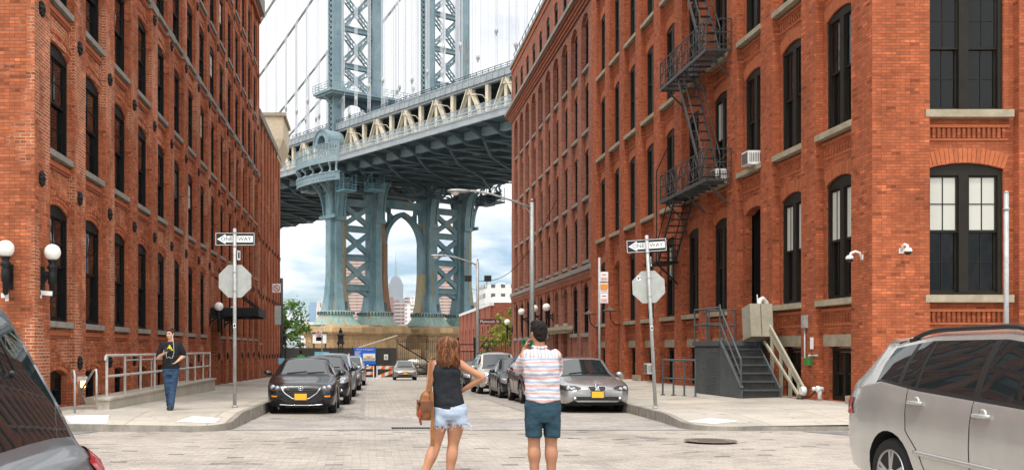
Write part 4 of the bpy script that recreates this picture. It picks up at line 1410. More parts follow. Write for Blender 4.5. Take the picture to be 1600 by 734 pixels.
# ---- masonry piers
for (v0, v1) in ((-18.6, -2.2), (2.2, 18.6)):
    mb = MB()
    bbox(mb, -4.6, 4.6, v0 + .5, v1 - .5, -2, 3.4, 0)
    bbox(mb, -4.8, 4.8, v0 + .3, v1 - .3, 3.4, 3.9, 0)
    bbox(mb, -5.1, 5.1, v0, v1, 3.9, 4.2, 0)
    rings = []
    for z, o in ((4.2, .25), (4.5, .3), (5.2, .15), (5.7, -.35)):
        rings.append([BP(a * (5.1 + o), (v0 - o) if s_ < 0 else (v1 + o), z) for a, s_ in ((-1, -1), (1, -1), (1, 1), (-1, 1))])
    mb.loft(rings, 0, False)
    bbox(mb, -6.4, 6.4, v0 - 1.6, v1 + 1.6 if v1 < 0 else v1 + 1.6, -2, 1.4, 0)
    mb.build('masonry_pier', M['pier_stone'], BRG, weld=False)

# ================================================================ FAR CITY
def facade_mat(name, wall, band, win, fh, fw, band_f=.34, win_w=.45):
    """tower block wall: floors of height fh, bays of width fw"""
    m, nt, b = nodes_of(name)
    g = N(nt, 'ShaderNodeNewGeometry')
    sp = N(nt, 'ShaderNodeSeparateXYZ'); nt.links.new(g.outputs['Position'], sp.inputs[0])
    sn = N(nt, 'ShaderNodeSeparateXYZ'); nt.links.new(g.outputs['True Normal'], sn.inputs[0])
    gx = math_n(nt, 'GREATER_THAN', math_n(nt, 'ABSOLUTE', sn.outputs[0]), .7)
    u = math_n(nt, 'ADD', math_n(nt, 'MULTIPLY', sp.outputs[0], math_n(nt, 'SUBTRACT', 1.0, gx)), math_n(nt, 'MULTIPLY', sp.outputs[1], gx))
    fz = math_n(nt, 'FRACT', math_n(nt, 'DIVIDE', sp.outputs[2], fh))
    fu = math_n(nt, 'FRACT', math_n(nt, 'ABSOLUTE', math_n(nt, 'DIVIDE', u, fw)))
    isband = math_n(nt, 'LESS_THAN', fz, band_f)
    w1 = math_n(nt, 'MULTIPLY', math_n(nt, 'GREATER_THAN', fz, .42), math_n(nt, 'LESS_THAN', fz, .88))
    w2 = math_n(nt, 'MULTIPLY', math_n(nt, 'GREATER_THAN', fu, .5 - win_w / 2), math_n(nt, 'LESS_THAN', fu, .5 + win_w / 2))
    c = mix_c(nt, isband, wall, band)
    c = mix_c(nt, math_n(nt, 'MULTIPLY', w1, w2), c, win)
    c = mix_c(nt, .3, c, ramp(nt, noise_n(nt, g.outputs['Position'], .03, 4), [(.3, .75), (.7, 1.2)]), 'MULTIPLY')
    nt.links.new(c, b.inputs['Base Color']); set_b(b, .8, 0, .2)
    return m
M['tower_brown'] = facade_mat('banded_brown_brick', (.33, .205, .165), (.50, .44, .40), (.22, .16, .15), 3.6, 9.0, .33, .35)
M['block_pink'] = facade_mat('pink_brick_block', (.32, .21, .18), (.34, .23, .20), (.18, .16, .18), 3.0, 6.0, .2, .42)
M['block_band'] = facade_mat('balcony_block', (.30, .20, .175), (.46, .39, .36), (.15, .13, .16), 3.1, 7.0, .4, .75)
M['block_white'] = facade_mat('white_balcony_block', (.62, .58, .55), (.66, .63, .60), (.24, .21, .22), 3.2, 5.5, .3, .5)
M['white_flat'] = facade_mat('white_brick_flats', (.68, .68, .66), (.70, .70, .68), (.10, .11, .12), 3.1, 3.0, .2, .42)
M['esb'] = facade_mat('limestone_piers', (.22, .24, .26), (.21, .23, .25), (.09, .11, .14), 900, 9.0, .01, .5)
M['glass_far'] = facade_mat('blue_glass_tower', (.20, .32, .44), (.25, .37, .48), (.18, .30, .42), 4, 6, .3, .6)
M['pale_far'] = facade_mat('pale_far_masonry', (.62, .52, .48), (.64, .55, .51), (.42, .35, .33), 4, 6, .2, .4)

def px_block(mb, Y, x0, x1, ytop, depth, m=0, zb=-5):
    X0, X1 = (x0 - VPX) / F * Y, (x1 - VPX) / F * Y
    mb.box(X0, X1, Y, Y + depth, zb, CH + (VPY - ytop) / F * Y, m)
def block(name, label, Y, parts, mat, depth=30, cat='apartment tower', extra=None):
    x = (parts[0][0] + parts[0][1]) / 2
    t = thing(name, label, cat, ((x - VPX) / F * Y, Y, 0))
    mb = MB()
    for i, (x0, x1, yt) in enumerate(parts):
        px_block(mb, Y + i * .6, x0, x1, yt, depth)
    mb.build('facade', mat, t, weld=False)
    if extra:
        mb = MB()
        for (x0, x1, y0, y1) in extra:
            X0, X1 = (x0 - VPX) / F * Y, (x1 - VPX) / F * Y
            mb.box(X0, X1, Y + 4, Y + depth * .6, CH + (VPY - y1) / F * Y, CH + (VPY - y0) / F * Y)
        mb.build('rooftop_tank', mat, t, weld=False)
    return t
block('apartment_tower', 'tall brown apartment tower with white bands, behind the left pair of bridge legs', 1150, [(530, 570, 397), (570, 576, 404)], M['tower_brown'], 40)
block('apartment_tower', 'tall brown apartment tower with white bands, behind the right pair of bridge legs', 1160, [(686, 716, 412)], M['tower_brown'], 40)
block('apartment_block', 'pink brick apartment block left of the spire, with a water tank on its roof', 900, [(596, 628, 473), (604, 624, 468)], M['block_pink'], 30, 'apartment block', [(608, 615, 463, 469)])
block('apartment_block', 'apartment block with dark balcony bands below the spired skyscraper', 860, [(617, 642, 472)], M['block_band'], 30, 'apartment block', [(633, 641, 464, 473)])
block('apartment_block', 'white and pink stepped apartment block right of the spired skyscraper', 820, [(634, 656, 475)], M['block_white'], 30, 'apartment block', [(645, 652, 461, 476)])
block('office_tower', 'blue glass office tower far off at the left beside the bridge leg', 2600, [(482, 500, 476), (484, 496, 472)], M['glass_far'], 60, 'office tower')
block('office_tower', 'pale pink masonry tower with a round top left of the bridge leg', 2200, [(494, 520, 480), (503, 510, 466), (495, 500, 472)], M['pale_far'], 60, 'office tower')
block('low_building', 'pale low waterfront building beyond the tree at the left', 700, [(470, 512, 503)], M['block_white'], 20, 'building')
block('apartment_building', 'white apartment building with black windows beyond the low brick building', 300, [(757, 812, 444), (756, 776, 449)], M['white_flat'], 16, 'building', [(782, 792, 440, 446)])
block('apartment_block', 'small brown block just right of the right bridge leg', 700, [(744, 758, 471)], M['block_pink'], 20, 'apartment block')

ES = thing('skyscraper', 'pale art deco skyscraper with a tall spire framed by the bridge arch', 'skyscraper', ((618.8 - VPX) / F * 5030, 5030, 0))
Y = 5030; k_ = Y / F
X_ = lambda x: (x - VPX) * k_
Z_ = lambda y: CH + (VPY - y) * k_
mb = MB()
cx = 618.9
for (hw, yt, dp) in ((16, 478, 0), (13, 466, 6), (11.2, 442.2, 12), (9.2, 437.5, 18), (7.6, 434, 24), (5.6, 431.5, 30)):
    mb.box(X_(cx - hw), X_(cx + hw), Y + dp, Y + 110 - dp, -5, Z_(yt))
for s_ in (-1, 1):
    mb.box(X_(cx + s_ * 8.2 - 1.6), X_(cx + s_ * 8.2 + 1.6), Y + 8, Y + 12, -5, Z_(445))
mb.build('shaft', M['esb'], ES, weld=False)
mb = MB()
c3 = V((X_(cx), Y + 55, 0))
mb.lathe(c3, (0, 0, 1), [(3.6 * k_, Z_(431.6)), (3.2 * k_, Z_(430)), (2.3 * k_, Z_(427)), (1.9 * k_, Z_(424)), (1.75 * k_, Z_(415.5)), (1.2 * k_, Z_(414)), (.5 * k_, Z_(412.6))], 12)
mb.build('mast', plain('steel_mast', (.20, .25, .29), .5), ES)
mb = MB()
mb.lathe(c3, (0, 0, 1), [(.55 * k_, Z_(412.7)), (.45 * k_, Z_(405)), (.25 * k_, Z_(404)), (.2 * k_, Z_(393)), (.02, Z_(391.5))], 6)
mb.build('antenna', plain('antenna_steel', (.16, .18, .20), .5), ES)
# ================================================================ VEHICLES
def car_paint(name, col, metal=.0, rough=.3, coat=.6):
    m, nt, b = nodes_of(name)
    n1 = noise_n(nt, N(nt, 'ShaderNodeTexCoord').outputs['Object'], 2.5, 4, .6)
    c = mix_c(nt, .25, col, ramp(nt, n1, [(.3, .7), (.7, 1.25)]), 'MULTIPLY')
    nt.links.new(c, b.inputs['Base Color'])
    set_b(b, rough, metal, .5, coat if max(col) > .03 else coat * .5)
    return m
M['car_glass'] = plain('car_glass', (.012, .016, .017), .02, 0, .5, None, 1.75)
M['wind_glass'] = plain('windscreen_glass', (.012, .017, .018), .03, 0, .5, None, 1.85)
M['trim'] = plain('black_car_trim', (.012, .012, .012), .45)
M['under'] = plain('dark_underbody', (.008, .008, .008), .9)
M['lamp_dark'] = plain('headlamp_housing', (.05, .05, .055), .08, .2, .6)
M['lamp_lens'] = plain('headlamp_reflector', (.42, .43, .45), .15, .5)
M['lamp_amber'] = plain('amber_lens', (.75, .25, .03), .15)
M['lamp_red'] = plain('red_tail_lens', (.35, .012, .012), .1, 0, .6)
M['plate'] = plain('orange_number_plate', (.88, .42, .02), .45)
M['plate_frame'] = plain('plate_frame', (.05, .05, .06), .5)
M['badge_blue'] = plain('badge_blue', (.05, .2, .55), .3)

def lerp_keys(keys, y):
    if y <= keys[0][0]: return keys[0][1]
    for (a, va), (b, vb) in zip(keys, keys[1:]):
        if y <= b:
            t = (y - a) / (b - a) if b > a else 1
            return va + (vb - va) * t
    return keys[-1][1]
def sm_keys(keys, y, h=.045):
    s_ = [lerp_keys(keys, y + d * h) for d in (-1.5, -1, -.5, 0, .5, 1, 1.5)]
    return (s_[0] + 2 * s_[1] + 3 * s_[2] + 4 * s_[3] + 3 * s_[4] + 2 * s_[5] + s_[6]) / 16

def spec_of(kind, L, W, H):
    hw = W / 2
    s = {'L': L, 'W': W, 'H': H}
    if kind == 'sedan':
        cow, hdr, rend, deck = .265 * L, .415 * L, .69 * L, .845 * L
        s.update(cow=cow, hdr=hdr, rend=rend, deck=deck,
            top=[(0, .60), (.03, .665), (.10, .72), (.25, .775), (.6, .845), (cow, .95), (hdr, H - .045), (hdr + .45, H), (rend - .35, H - .02), (rend, H - .07), (deck, 1.04), (L - .22, 1.0), (L - .05, .94), (L, .80)],
            belt=[(0, .55), (.03, .60), (.10, .655), (.25, .70), (.6, .775), (cow, .885), (.55 * L, .93), (deck, .975), (L - .2, .94), (L - .04, .84), (L, .72)],
            bot=[(0, .30), (.04, .24), (.12, .20), (.5, .19), (L - .5, .20), (L - .1, .27), (L, .36)],
            wid=[(0, .66), (.03, .76), (.09, .85), (.2, .925), (.45, .975), (.9, 1), (L - .9, 1), (L - .35, .96), (L - .1, .87), (L, .72)],
            wr=[(cow, .80), (hdr, .655), (.55 * L, .665), (rend, .64), (deck, .74)],
            win=[(cow + .42, .525 * L), (.545 * L, .705 * L), (.72 * L, .765 * L)], wheel=.325, axf=.175 * L, axr=.175 * L + .597 * L)
    elif kind == 'hatch':
        cow, hdr, rend, deck = .245 * L, .42 * L, .80 * L, .93 * L
        s.update(cow=cow, hdr=hdr, rend=rend, deck=deck,
            top=[(0, .62), (.03, .70), (.10, .77), (.25, .82), (.6, .88), (cow, .98), (hdr, H - .045), (hdr + .45, H), (rend - .3, H - .05), (rend, H - .12), (deck, 1.03), (L - .12, .98), (L - .03, .88), (L, .76)],
            belt=[(0, .58), (.03, .64), (.10, .70), (.25, .75), (.6, .82), (cow, .925), (.55 * L, .97), (deck, 1.0), (L - .12, .93), (L - .03, .84), (L, .7)],
            bot=[(0, .30), (.04, .23), (.12, .19), (.5, .18), (L - .5, .20), (L - .1, .27), (L, .36)],
            wid=[(0, .66), (.03, .77), (.09, .86), (.2, .93), (.45, .98), (.9, 1), (L - .9, 1), (L - .35, .96), (L - .1, .87), (L, .74)],
            wr=[(cow, .80), (hdr, .66), (.55 * L, .67), (rend, .63), (deck, .76)],
            win=[(cow + .45, .54 * L), (.56 * L, .735 * L), (.75 * L, .80 * L)], wheel=.325, axf=.20 * L, axr=.20 * L + .605 * L)
    else:   # suv
        cow, hdr, rend, deck = .25 * L, .40 * L, s.get('rend', .845 * L), .955 * L
        s.update(cow=cow, hdr=hdr, rend=rend, deck=deck,
            top=[(0, .74), (.03, .82), (.10, .89), (.25, .94), (.6, .99), (cow, 1.08), (hdr, H - .05), (hdr + .4, H), (rend - .4, H - .015), (rend, H - .06), (deck, 1.16), (L - .10, 1.10), (L - .03, .98), (L, .82)],
            belt=[(0, .66), (.03, .74), (.10, .80), (.25, .85), (.6, .91), (cow, 1.0), (.5 * L, 1.06), (.8 * L, 1.13), (deck, 1.12), (L - .08, 1.02), (L - .03, .92), (L, .76)],
            bot=[(0, .36), (.04, .29), (.12, .25), (.5, .24), (L - .5, .26), (L - .1, .32), (L, .42)],
            wid=[(0, .68), (.03, .78), (.09, .87), (.2, .935), (.45, .98), (.9, 1), (L - .9, 1), (L - .35, .965), (L - .1, .90), (L, .80)],
            wr=[(cow, .82), (hdr, .70), (.55 * L, .71), (rend, .68), (deck, .80)],
            win=[(cow + .38, .50 * L), (.525 * L, .70 * L), (.715 * L, .765 * L), (.785 * L, .86 * L)], wheel=.36, axf=.198 * L, axr=.198 * L + .575 * L)
    return s

def car(name, label, kind, loc, rz, paint, L, W, H, group=None, cat='car', rails=None, detail=1, face='plain', plate=True, over=None, spokes=5, pitch=True, cladding=None, tail=1.0, mir=None):
    s = spec_of(kind, L, W, H)
    if over: s.update(over)
    hw = W / 2
    t_ = thing(name, label, cat, loc, rz, group)
    if pitch: t_.rotation_euler = (-.0135 if abs(rz) < .1 else 0, 0, rz)
    cow, hdr, rend, deck = s['cow'], s['hdr'], s['rend'], s['deck']
    ys = {0, .015, .03, .06, .1, .15, .2, .28, .36, .45, L, L - .015, L - .03, L - .06, L - .1, L - .15, L - .2, L - .3, L - .4, cow, hdr, rend, deck, cow + .03, hdr - .03, rend + .03, deck - .03}
    for a, b in s['win']: ys |= {a, b}
    y = .5
    while y < L - .4: ys.add(round(y, 3)); y += .085
    ys = sorted(ys)
    ys = [y for i, y in enumerate(ys) if i == 0 or y - ys[i - 1] > .006]
    rings = []
    for y in ys:
        zc, zs, zb = sm_keys(s['top'], y, .03), sm_keys(s['belt'], y, .03), sm_keys(s['bot'], y, .02)
        w = hw * sm_keys(s['wid'], y, .03)
        zs = min(zs, zc - .015)
        green = cow < y < deck
        if green:
            wr = hw * sm_keys(s['wr'], y, .03)
            zr = zc - ((.085 if kind == 'suv' else .05) if hdr < y < rend else .05)
            zr = max(zr, zs + .01)
            t = min((y - cow) / .12, (deck - y) / .12, 1)
            wr = (w * .965 - .09) * (1 - t) + wr * t
            wb = w * .955
        else:
            wb = w * .965; wr = wb - .09
            zr = zs + (zc - zs) * .5
        pts = [(0, zb), (.80 * w, zb), (.95 * w, zb + .05), (.99 * w, zb + (zs - zb) * .3), (w, zb + (zs - zb) * .55), (.995 * w, zb + (zs - zb) * .78), (wb + .012, zs - .03), (wb, zs)]
        for f in (.06, .5, .93):
            pts.append((wb + (wr - wb) * f + (.022 if f == .5 and green else 0), zs + (zr - zs) * f))
        pts.append((wr, zr))
        pts.append((max(wr - .085, .02), zr + (zc - zr) * .5))
        pts.append((wr * .5, zr + (zc - zr) * .92))
        pts.append((0, zc))
        rings.append([(x, y, z) for x, z in pts] + [(-x, y, z) for x, z in pts[-2:0:-1]])
    mb = MB()
    n = len(rings[0])
    for k in range(len(ys) - 1):
        ym = (ys[k] + ys[k + 1]) / 2
        inwin = any(a <= ym <= b for a, b in s['win'])
        wz = s['win'][0][0] < ym < s['win'][-1][1]
        for j in range(n):
            r = j if j < 14 else 27 - j
            mt = 0
            if r in (0, 1): mt = 4
            elif r in (8, 9): mt = 1 if inwin else (3 if wz else 0)
            elif (r == 7 or (r == 10 and kind != 'suv')) and wz: mt = 3
            elif r in (12, 13) and cow + .06 < ym < hdr - .02: mt = 2
            elif r in (12, 13) and rend + .02 < ym < deck - .03: mt = 5
            elif r in (12, 13) and cow - .05 < ym <= cow + .06: mt = 3
            elif cladding and r == 2: mt = 3
            q = [rings[k][j], rings[k][(j + 1) % n], rings[k + 1][(j + 1) % n], rings[k + 1][j]]
            mb.add(q, [(0, 1, 2, 3)], mt, True)
    mb.add(rings[0], [tuple(range(n))], 0); mb.add(rings[-1], [tuple(range(n))], 0)
    slots = [paint, M['car_glass'], M['wind_glass'], M['trim'], M['under'], M['car_glass']]
    me0 = mb.mesh('body', slots)
    ob = bpy.data.objects.new('tmp', me0); COL.objects.link(ob)
    cut = MB()
    Rw = s['wheel']
    for ya in (s['axf'], s['axr']):
        for e in (-1, 1):
            cut.cyl((e * (hw - .30), ya, Rw), (e * (hw + .2), ya, Rw), Rw + .065, n=28, m=4)
    cm = cut.mesh('cut', slots)
    cobj = bpy.data.objects.new('tmpcut', cm); COL.objects.link(cobj)
    md = ob.modifiers.new('b', 'BOOLEAN'); md.operation = 'DIFFERENCE'; md.object = cobj; md.solver = 'EXACT'
    bpy.context.view_layer.update()
    dg = bpy.context.evaluated_depsgraph_get()
    me = bpy.data.meshes.new_from_object(ob.evaluated_get(dg))
    bpy.data.objects.remove(ob); bpy.data.objects.remove(cobj); bpy.data.meshes.remove(me0); bpy.data.meshes.remove(cm)
    bm = bmesh.new(); bm.from_mesh(me)
    bvh = BVHTree.FromBMesh(bm)
    def piece(nm, ids):
        b2 = bm.copy()
        bmesh.ops.delete(b2, geom=[f for f in b2.faces if f.material_index not in ids], context='FACES')
        if not b2.faces:
            b2.free(); return
        m2 = bpy.data.meshes.new(nm)
        for f in b2.faces:
            if f.material_index > 90: f.material_index = 1
        b2.to_mesh(m2); b2.free()
        for sm_ in slots: m2.materials.append(sm_)
        m2.polygons.foreach_set('use_smooth', [True] * len(m2.polygons))
        m2.set_sharp_from_angle(angle=rad(32))
        return put(m2, nm, t_, None, True)
    body = piece('body', (0, 3, 4))
    left = set(f.index for f in bm.faces if f.material_index == 1)
    bm.faces.ensure_lookup_table()
    while left:                      # every side window its own part
        st = [left.pop()]; isl = set(st)
        while st:
            for e_ in bm.faces[st.pop()].edges:
                for f2 in e_.link_faces:
                    if f2.index in left:
                        left.discard(f2.index); isl.add(f2.index); st.append(f2.index)
        for i_ in isl: bm.faces[i_].material_index = 99
        piece('side_window', (99,))
        for i_ in isl: bm.faces[i_].material_index = 98
    piece('windscreen', (2,)); piece('rear_window', (5,))
    bm.free(); bpy.data.meshes.remove(me)

    def cast(axis, u, v):
        if axis == 'front': o_, d_ = V((u, -3, v)), V((0, 1, 0))
        elif axis == 'rear': o_, d_ = V((u, L + 3, v)), V((0, -1, 0))
        elif axis == 'right': o_, d_ = V((3, u, v)), V((-1, 0, 0))
        elif axis == 'top': o_, d_ = V((u, v, 4)), V((0, 0, -1))
        else: o_, d_ = V((-3, u, v)), V((1, 0, 0))
        hit, nrm, _, _ = bvh.ray_cast(o_, d_)
        return (hit, nrm, d_)
    def decal(mb_, axis, poly, off=.006, m=0, cuts=2):
        b_ = bmesh.new()
        f = b_.faces.new([b_.verts.new((p[0], p[1], 0)) for p in poly])
        bmesh.ops.triangulate(b_, faces=[f])
        for _ in range(cuts):
            bmesh.ops.subdivide_edges(b_, edges=b_.edges[:], cuts=1, use_grid_fill=True)
            bmesh.ops.triangulate(b_, faces=b_.faces[:])
        vs, ok = [], []
        b_.verts.index_update()
        last = None
        for v_ in b_.verts:
            hit, nrm, d_ = cast(axis, v_.co.x, v_.co.y)
            if hit is None:
                vs.append(None)
            else:
                nn = nrm if nrm.dot(d_) < 0 else -nrm
                vs.append(hit + nn * off)
        idx = {}
        out = []
        for i, p in enumerate(vs):
            if p is not None: idx[i] = len(out); out.append(p)
        fs = [tuple(idx[v_.index] for v_ in f.verts) for f in b_.faces if all(v_.index in idx for v_ in f.verts)]
        b_.free()
        if fs: mb_.add(out, fs, m, True)
    def line(mb_, axis, pts, r=.004, m=0, off=.001, step=.05):
        path = []
        for (p, q) in zip(pts, pts[1:]):
            k = max(1, int(math.hypot(q[0] - p[0], q[1] - p[1]) / step))
            for i in range(k + (1 if q == pts[-1] else 0)):
                u, v_ = p[0] + (q[0] - p[0]) * i / k, p[1] + (q[1] - p[1]) * i / k
                hit, nrm, d_ = cast(axis, u, v_)
                if hit is not None:
                    path.append(hit + (nrm if nrm.dot(d_) < 0 else -nrm) * off)
        if len(path) > 1: mb_.tube(path, r, 5, m)
    def disc(mb_, axis, u, v, r, m=0, dep=.03, ns=12):
        hit, nrm, d_ = cast(axis, u, v)
        if hit is None: return
        mb_.lathe(hit - d_ * .012, -d_, [(r, -.02), (r, 0), (r * .75, .006), (0, .012)], ns, m)

    # wheels
    wtyre, wrim = MB(), MB()
    wd = .205
    wtyre.lathe((0, 0, 0), (1, 0, 0), [(Rw * .66, -wd / 2 + .01), (Rw * .93, -wd / 2), (Rw * .985, -wd / 2 + .03), (Rw, -.05), (Rw, .05), (Rw * .985, wd / 2 - .03), (Rw * .93, wd / 2), (Rw * .66, wd / 2 - .01)], 28)
    wrim.lathe((0, 0, 0), (1, 0, 0), [(Rw * .70, .08), (Rw * .68, .095), (Rw * .62, .085), (Rw * .58, .02), (Rw * .2, .0)], 28, 1)
    wrim.lathe((0, 0, 0), (1, 0, 0), [(Rw * .71, .075), (Rw * .69, .102), (Rw * .63, .09)], 28, 0)
    for q in range(spokes):
        a = 2 * math.pi * q / spokes + .3
        for da in ((-.13, .13) if spokes <= 6 else (0,)):
            c0, c1 = a + da * .5, a + da
            wrim.bar((.085, Rw * .12 * math.cos(c0), Rw * .12 * math.sin(c0)), (.078, Rw * .66 * math.cos(c1), Rw * .66 * math.sin(c1)), .035 if spokes <= 6 else .05, .03, 0, (1, 0, 0))
    wrim.lathe((0, 0, 0), (1, 0, 0), [(Rw * .2, .05), (Rw * .19, .1), (Rw * .1, .108), (0, .108)], 14, 0)
    mt_, mr_ = wtyre.mesh('tyre', M['rubber']), wrim.mesh('rim', [M['alloy'], M['under']])
    for ya in (s['axf'], s['axr']):
        for e in (-1, 1):
            mx = Matrix.Translation((e * (hw - .125), ya, Rw)) @ (Matrix.Identity(4) if e > 0 else Matrix.Rotation(math.pi, 4, 'Z'))
            wh = put(mt_, 'wheel', t_, mx, True)
            rm = put(mr_, 'rim', wh, Matrix.Identity(4), True)
    # mirrors
    for e in (-1, 1):
        mb = MB()
        ym = mir or s['win'][0][0] + .08
        zm = lerp_keys(s['belt'], ym) + .07
        mb.sphere((e * (hw + .10), ym, zm + .02), .1, 12, 8, 0, (1.1, .75, .75))
        mb.bar((e * (hw - .06), ym + .03, zm - .05), (e * (hw + .06), ym, zm - .02), .06, .05, 1)
        mb.build('wing_mirror', [paint if face != 'dark_mirror' else M['trim'], M['trim']], t_, True)
    # door handles and gaps
    for e, ax in ((-1, 'left'), (1, 'right')):
        db = MB()
        w0, w1 = s['win'][0], s['win'][1]
        zf = lambda y_: lerp_keys(s['belt'], y_)
        zbo = lerp_keys(s['bot'], L / 2) + .10
        y0 = w0[0] - .10; y1 = (w0[1] + w1[0]) / 2; y2 = w1[1] + .12
        line(db, ax, [(y0, zf(y0) - .03), (y0 - .02, .62), (y0 + .05, zbo)])
        line(db, ax, [(y1, zf(y1)), (y1 + .01, .6), (y1, zbo)])
        line(db, ax, [(y2, zf(y2)), (y2 - .02, .78), (y2 - .22, .60), (y2 - .3, zbo + .1), (y2 - .34, zbo)])
        line(db, ax, [(y0 + .05, zbo), (y2 - .34, zbo)])
        for yy in (y1 - .14, y2 - .16):
            zz_ = zf(yy) - .10
            hit, nrm, d_ = cast(ax, yy, zz_)
            if hit is None: continue
            hb = MB(); hb.lathe(hit - d_ * .0, -d_, [(.055, -.02), (.055, .001), (.035, .003)], 12, 1, caps=True)
            hb.tube([hit - d_ * .004 + V((0, -.11, 0)), hit - d_ * .03 + V((0, -.07, .0)), hit - d_ * .036, hit - d_ * .03 + V((0, .07, 0)), hit - d_ * .004 + V((0, .11, 0))], .017, 8, 0)
            hb.build('door_handle', [paint, paint], t_, True, weld=False)
        db.build('door_gap', M['under'], t_, True)
    # lamps and front
    W2 = hw
    nz = lerp_keys(s['belt'], .10)
    for e in (-1, 1):
        mb = MB()
        if face == 'winged':       # long swept lamps
            poly = [(e * .53 * W2, nz - .05), (e * .62 * W2, nz + .02), (e * .80 * W2, nz + .055), (e * .97 * W2, nz + .10), (e * .97 * W2, nz - .0), (e * .90 * W2, nz - .10), (e * .70 * W2, nz - .11)]
        elif face == 'kidney':
            poly = [(e * .44 * W2, nz + .0), (e * .60 * W2, nz + .05), (e * .95 * W2, nz + .06), (e * .96 * W2, nz - .04), (e * .86 * W2, nz - .075), (e * .58 * W2, nz - .065), (e * .48 * W2, nz - .04)]
        else:
            poly = [(e * .52 * W2, nz + .02), (e * .70 * W2, nz + .055), (e * .95 * W2, nz + .08), (e * .96 * W2, nz - .06), (e * .80 * W2, nz - .12), (e * .55 * W2, nz - .10)]
        if e < 0: poly = poly[::-1]
        decal(mb, 'front', poly, .008, 0 if face in ('winged', 'kidney') else 1, 3)
        for (f, dz, r) in ((.66, -.02, .055), (.79, .0, .062)):
            disc(mb, 'front', e * f * W2, nz + dz - .01, r, 1)
        hl = mb.build('headlight', [M['lamp_dark'], M['lamp_lens']], t_, True, recalc=False)
    gb = MB()
    if face == 'winged':
        zt, zl_ = nz - .02, nz - .30
        decal(gb, 'front', [(-.50 * W2, zt - .02), (-.40 * W2, zt - .15), (-.2 * W2, zl_ + .02), (0, zl_), (.2 * W2, zl_ + .02), (.40 * W2, zt - .15), (.50 * W2, zt - .02), (.4 * W2, zt + .02), (-.4 * W2, zt + .02)], .004, 0, 3)
        for q in range(5):
            zz_ = zt - .03 - q * .045; hwid = (.46 - .045 * q) * W2
            line(gb, 'front', [(-hwid, zz_), (hwid, zz_)], .008, 2, .006)
        line(gb, 'front', [(-.56 * W2, zt + .0), (-.45 * W2, zt - .14), (-.24 * W2, zl_ + .01), (0, zl_ - .02), (.24 * W2, zl_ + .01), (.45 * W2, zt - .14), (.56 * W2, zt + .0)], .017, 1, .010, .03)
        decal(gb, 'front', [(-.62 * W2, .40), (-.40 * W2, .30), (.40 * W2, .30), (.62 * W2, .40), (.5 * W2, .42), (-.5 * W2, .42)], .004, 0, 3)
        line(gb, 'front', [(-.62 * W2, .262), (-.3 * W2, .245), (.3 * W2, .245), (.62 * W2, .262)], .016, 1, .012)
        for e in (-1, 1):
            decal(gb, 'front', [(e * .62 * W2, .44), (e * .88 * W2, .47), (e * .88 * W2, .40), (e * .70 * W2, .33)][::e], .005, 0, 2)
            decal(gb, 'front', [(e * .66 * W2, .475), (e * .82 * W2, .485), (e * .82 * W2, .445), (e * .68 * W2, .445)][::e], .012, 3, 1)
        hit, _, _ = cast('front', 0, zt - .02)
        c = hit + V((0, -.03, 0))
        gb.tube([c + V((.062 * math.cos(a), 0, .05 * math.sin(a))) for a in [2 * math.pi * k / 18 for k in range(18)]], .008, 6, 1, closed=True)
        gb.tube([c + V(p) for p in ((-.058, 0, .02), (-.03, -.004, .008), (0, -.006, -.018), (.03, -.004, .008), (.058, 0, .02))], .007, 6, 1)
    elif face == 'kidney':
        for e in (-1, 1):
            kp = [(e * .03, nz - .02), (e * .05, nz + .035), (e * .20, nz + .035), (e * .235, nz + .01), (e * .20, nz - .075), (e * .07, nz - .085)]
            decal(gb, 'front', kp[::e], .006, 0, 2)
            line(gb, 'front', kp + [kp[0]], .010, 1, .010, .02)
            for q in range(8):
                u = e * (.055 + q * .021)
                line(gb, 'front', [(u, nz + .03), (u, nz - .075)], .005, 2, .012, .03)
        decal(gb, 'front', [(-.70 * W2, .40), (-.66 * W2, .335), (.66 * W2, .335), (.70 * W2, .40), (.62 * W2, .43), (-.62 * W2, .43)], .004, 0, 3)
        for e in (-1, 1):
            line(gb, 'front', [(e * .34 * W2, .42), (e * .30 * W2, .345)], .008, 2, .008)
            disc(gb, 'front', e * .63 * W2, .385, .04, 1)
        hit, _, _ = cast('front', 0, nz + .075)
        if hit is not None:
            gb.lathe(hit + V((0, -.004, 0)), (0, -1, .5), [(.04, 0), (.04, .006), (0, .008)], 14, 1)
            gb.lathe(hit + V((0, -.006, 0)), (0, -1, .5), [(.028, .004), (0, .0095)], 4, 4)
    elif face == 'oval':
        decal(gb, 'front', [(-.34 * W2, nz - .05), (-.30 * W2, nz - .11), (.30 * W2, nz - .11), (.34 * W2, nz - .05), (.2 * W2, nz - .015), (-.2 * W2, nz - .015)], .004, 0, 2)
        line(gb, 'front', [(-.34 * W2, nz - .05), (.34 * W2, nz - .05)], .012, 1, .008)
        decal(gb, 'front', [(-.62 * W2, .42), (-.55 * W2, .30), (.55 * W2, .30), (.62 * W2, .42)], .004, 0, 3)
    else:
        decal(gb, 'front', [(-.42 * W2, nz - .0), (-.38 * W2, nz - .20), (.38 * W2, nz - .20), (.42 * W2, nz - .0)], .004, 0, 3)
        for q in range(3): line(gb, 'front', [(-.39 * W2, nz - .05 - .05 * q), (.39 * W2, nz - .05 - .05 * q)], .010, 1 if detail > 1 or q == 1 else 2, .008)
        decal(gb, 'front', [(-.66 * W2, .50), (-.55 * W2, .36), (.55 * W2, .36), (.66 * W2, .50)], .004, 0, 3)
        for e in (-1, 1): disc(gb, 'front', e * .70 * W2, .46, .045, 1)
    gb.build('grille', [M['trim'], M['chrome'], M['iron_grey'], M['lamp_amber'], M['badge_blue']], t_, True, recalc=False)
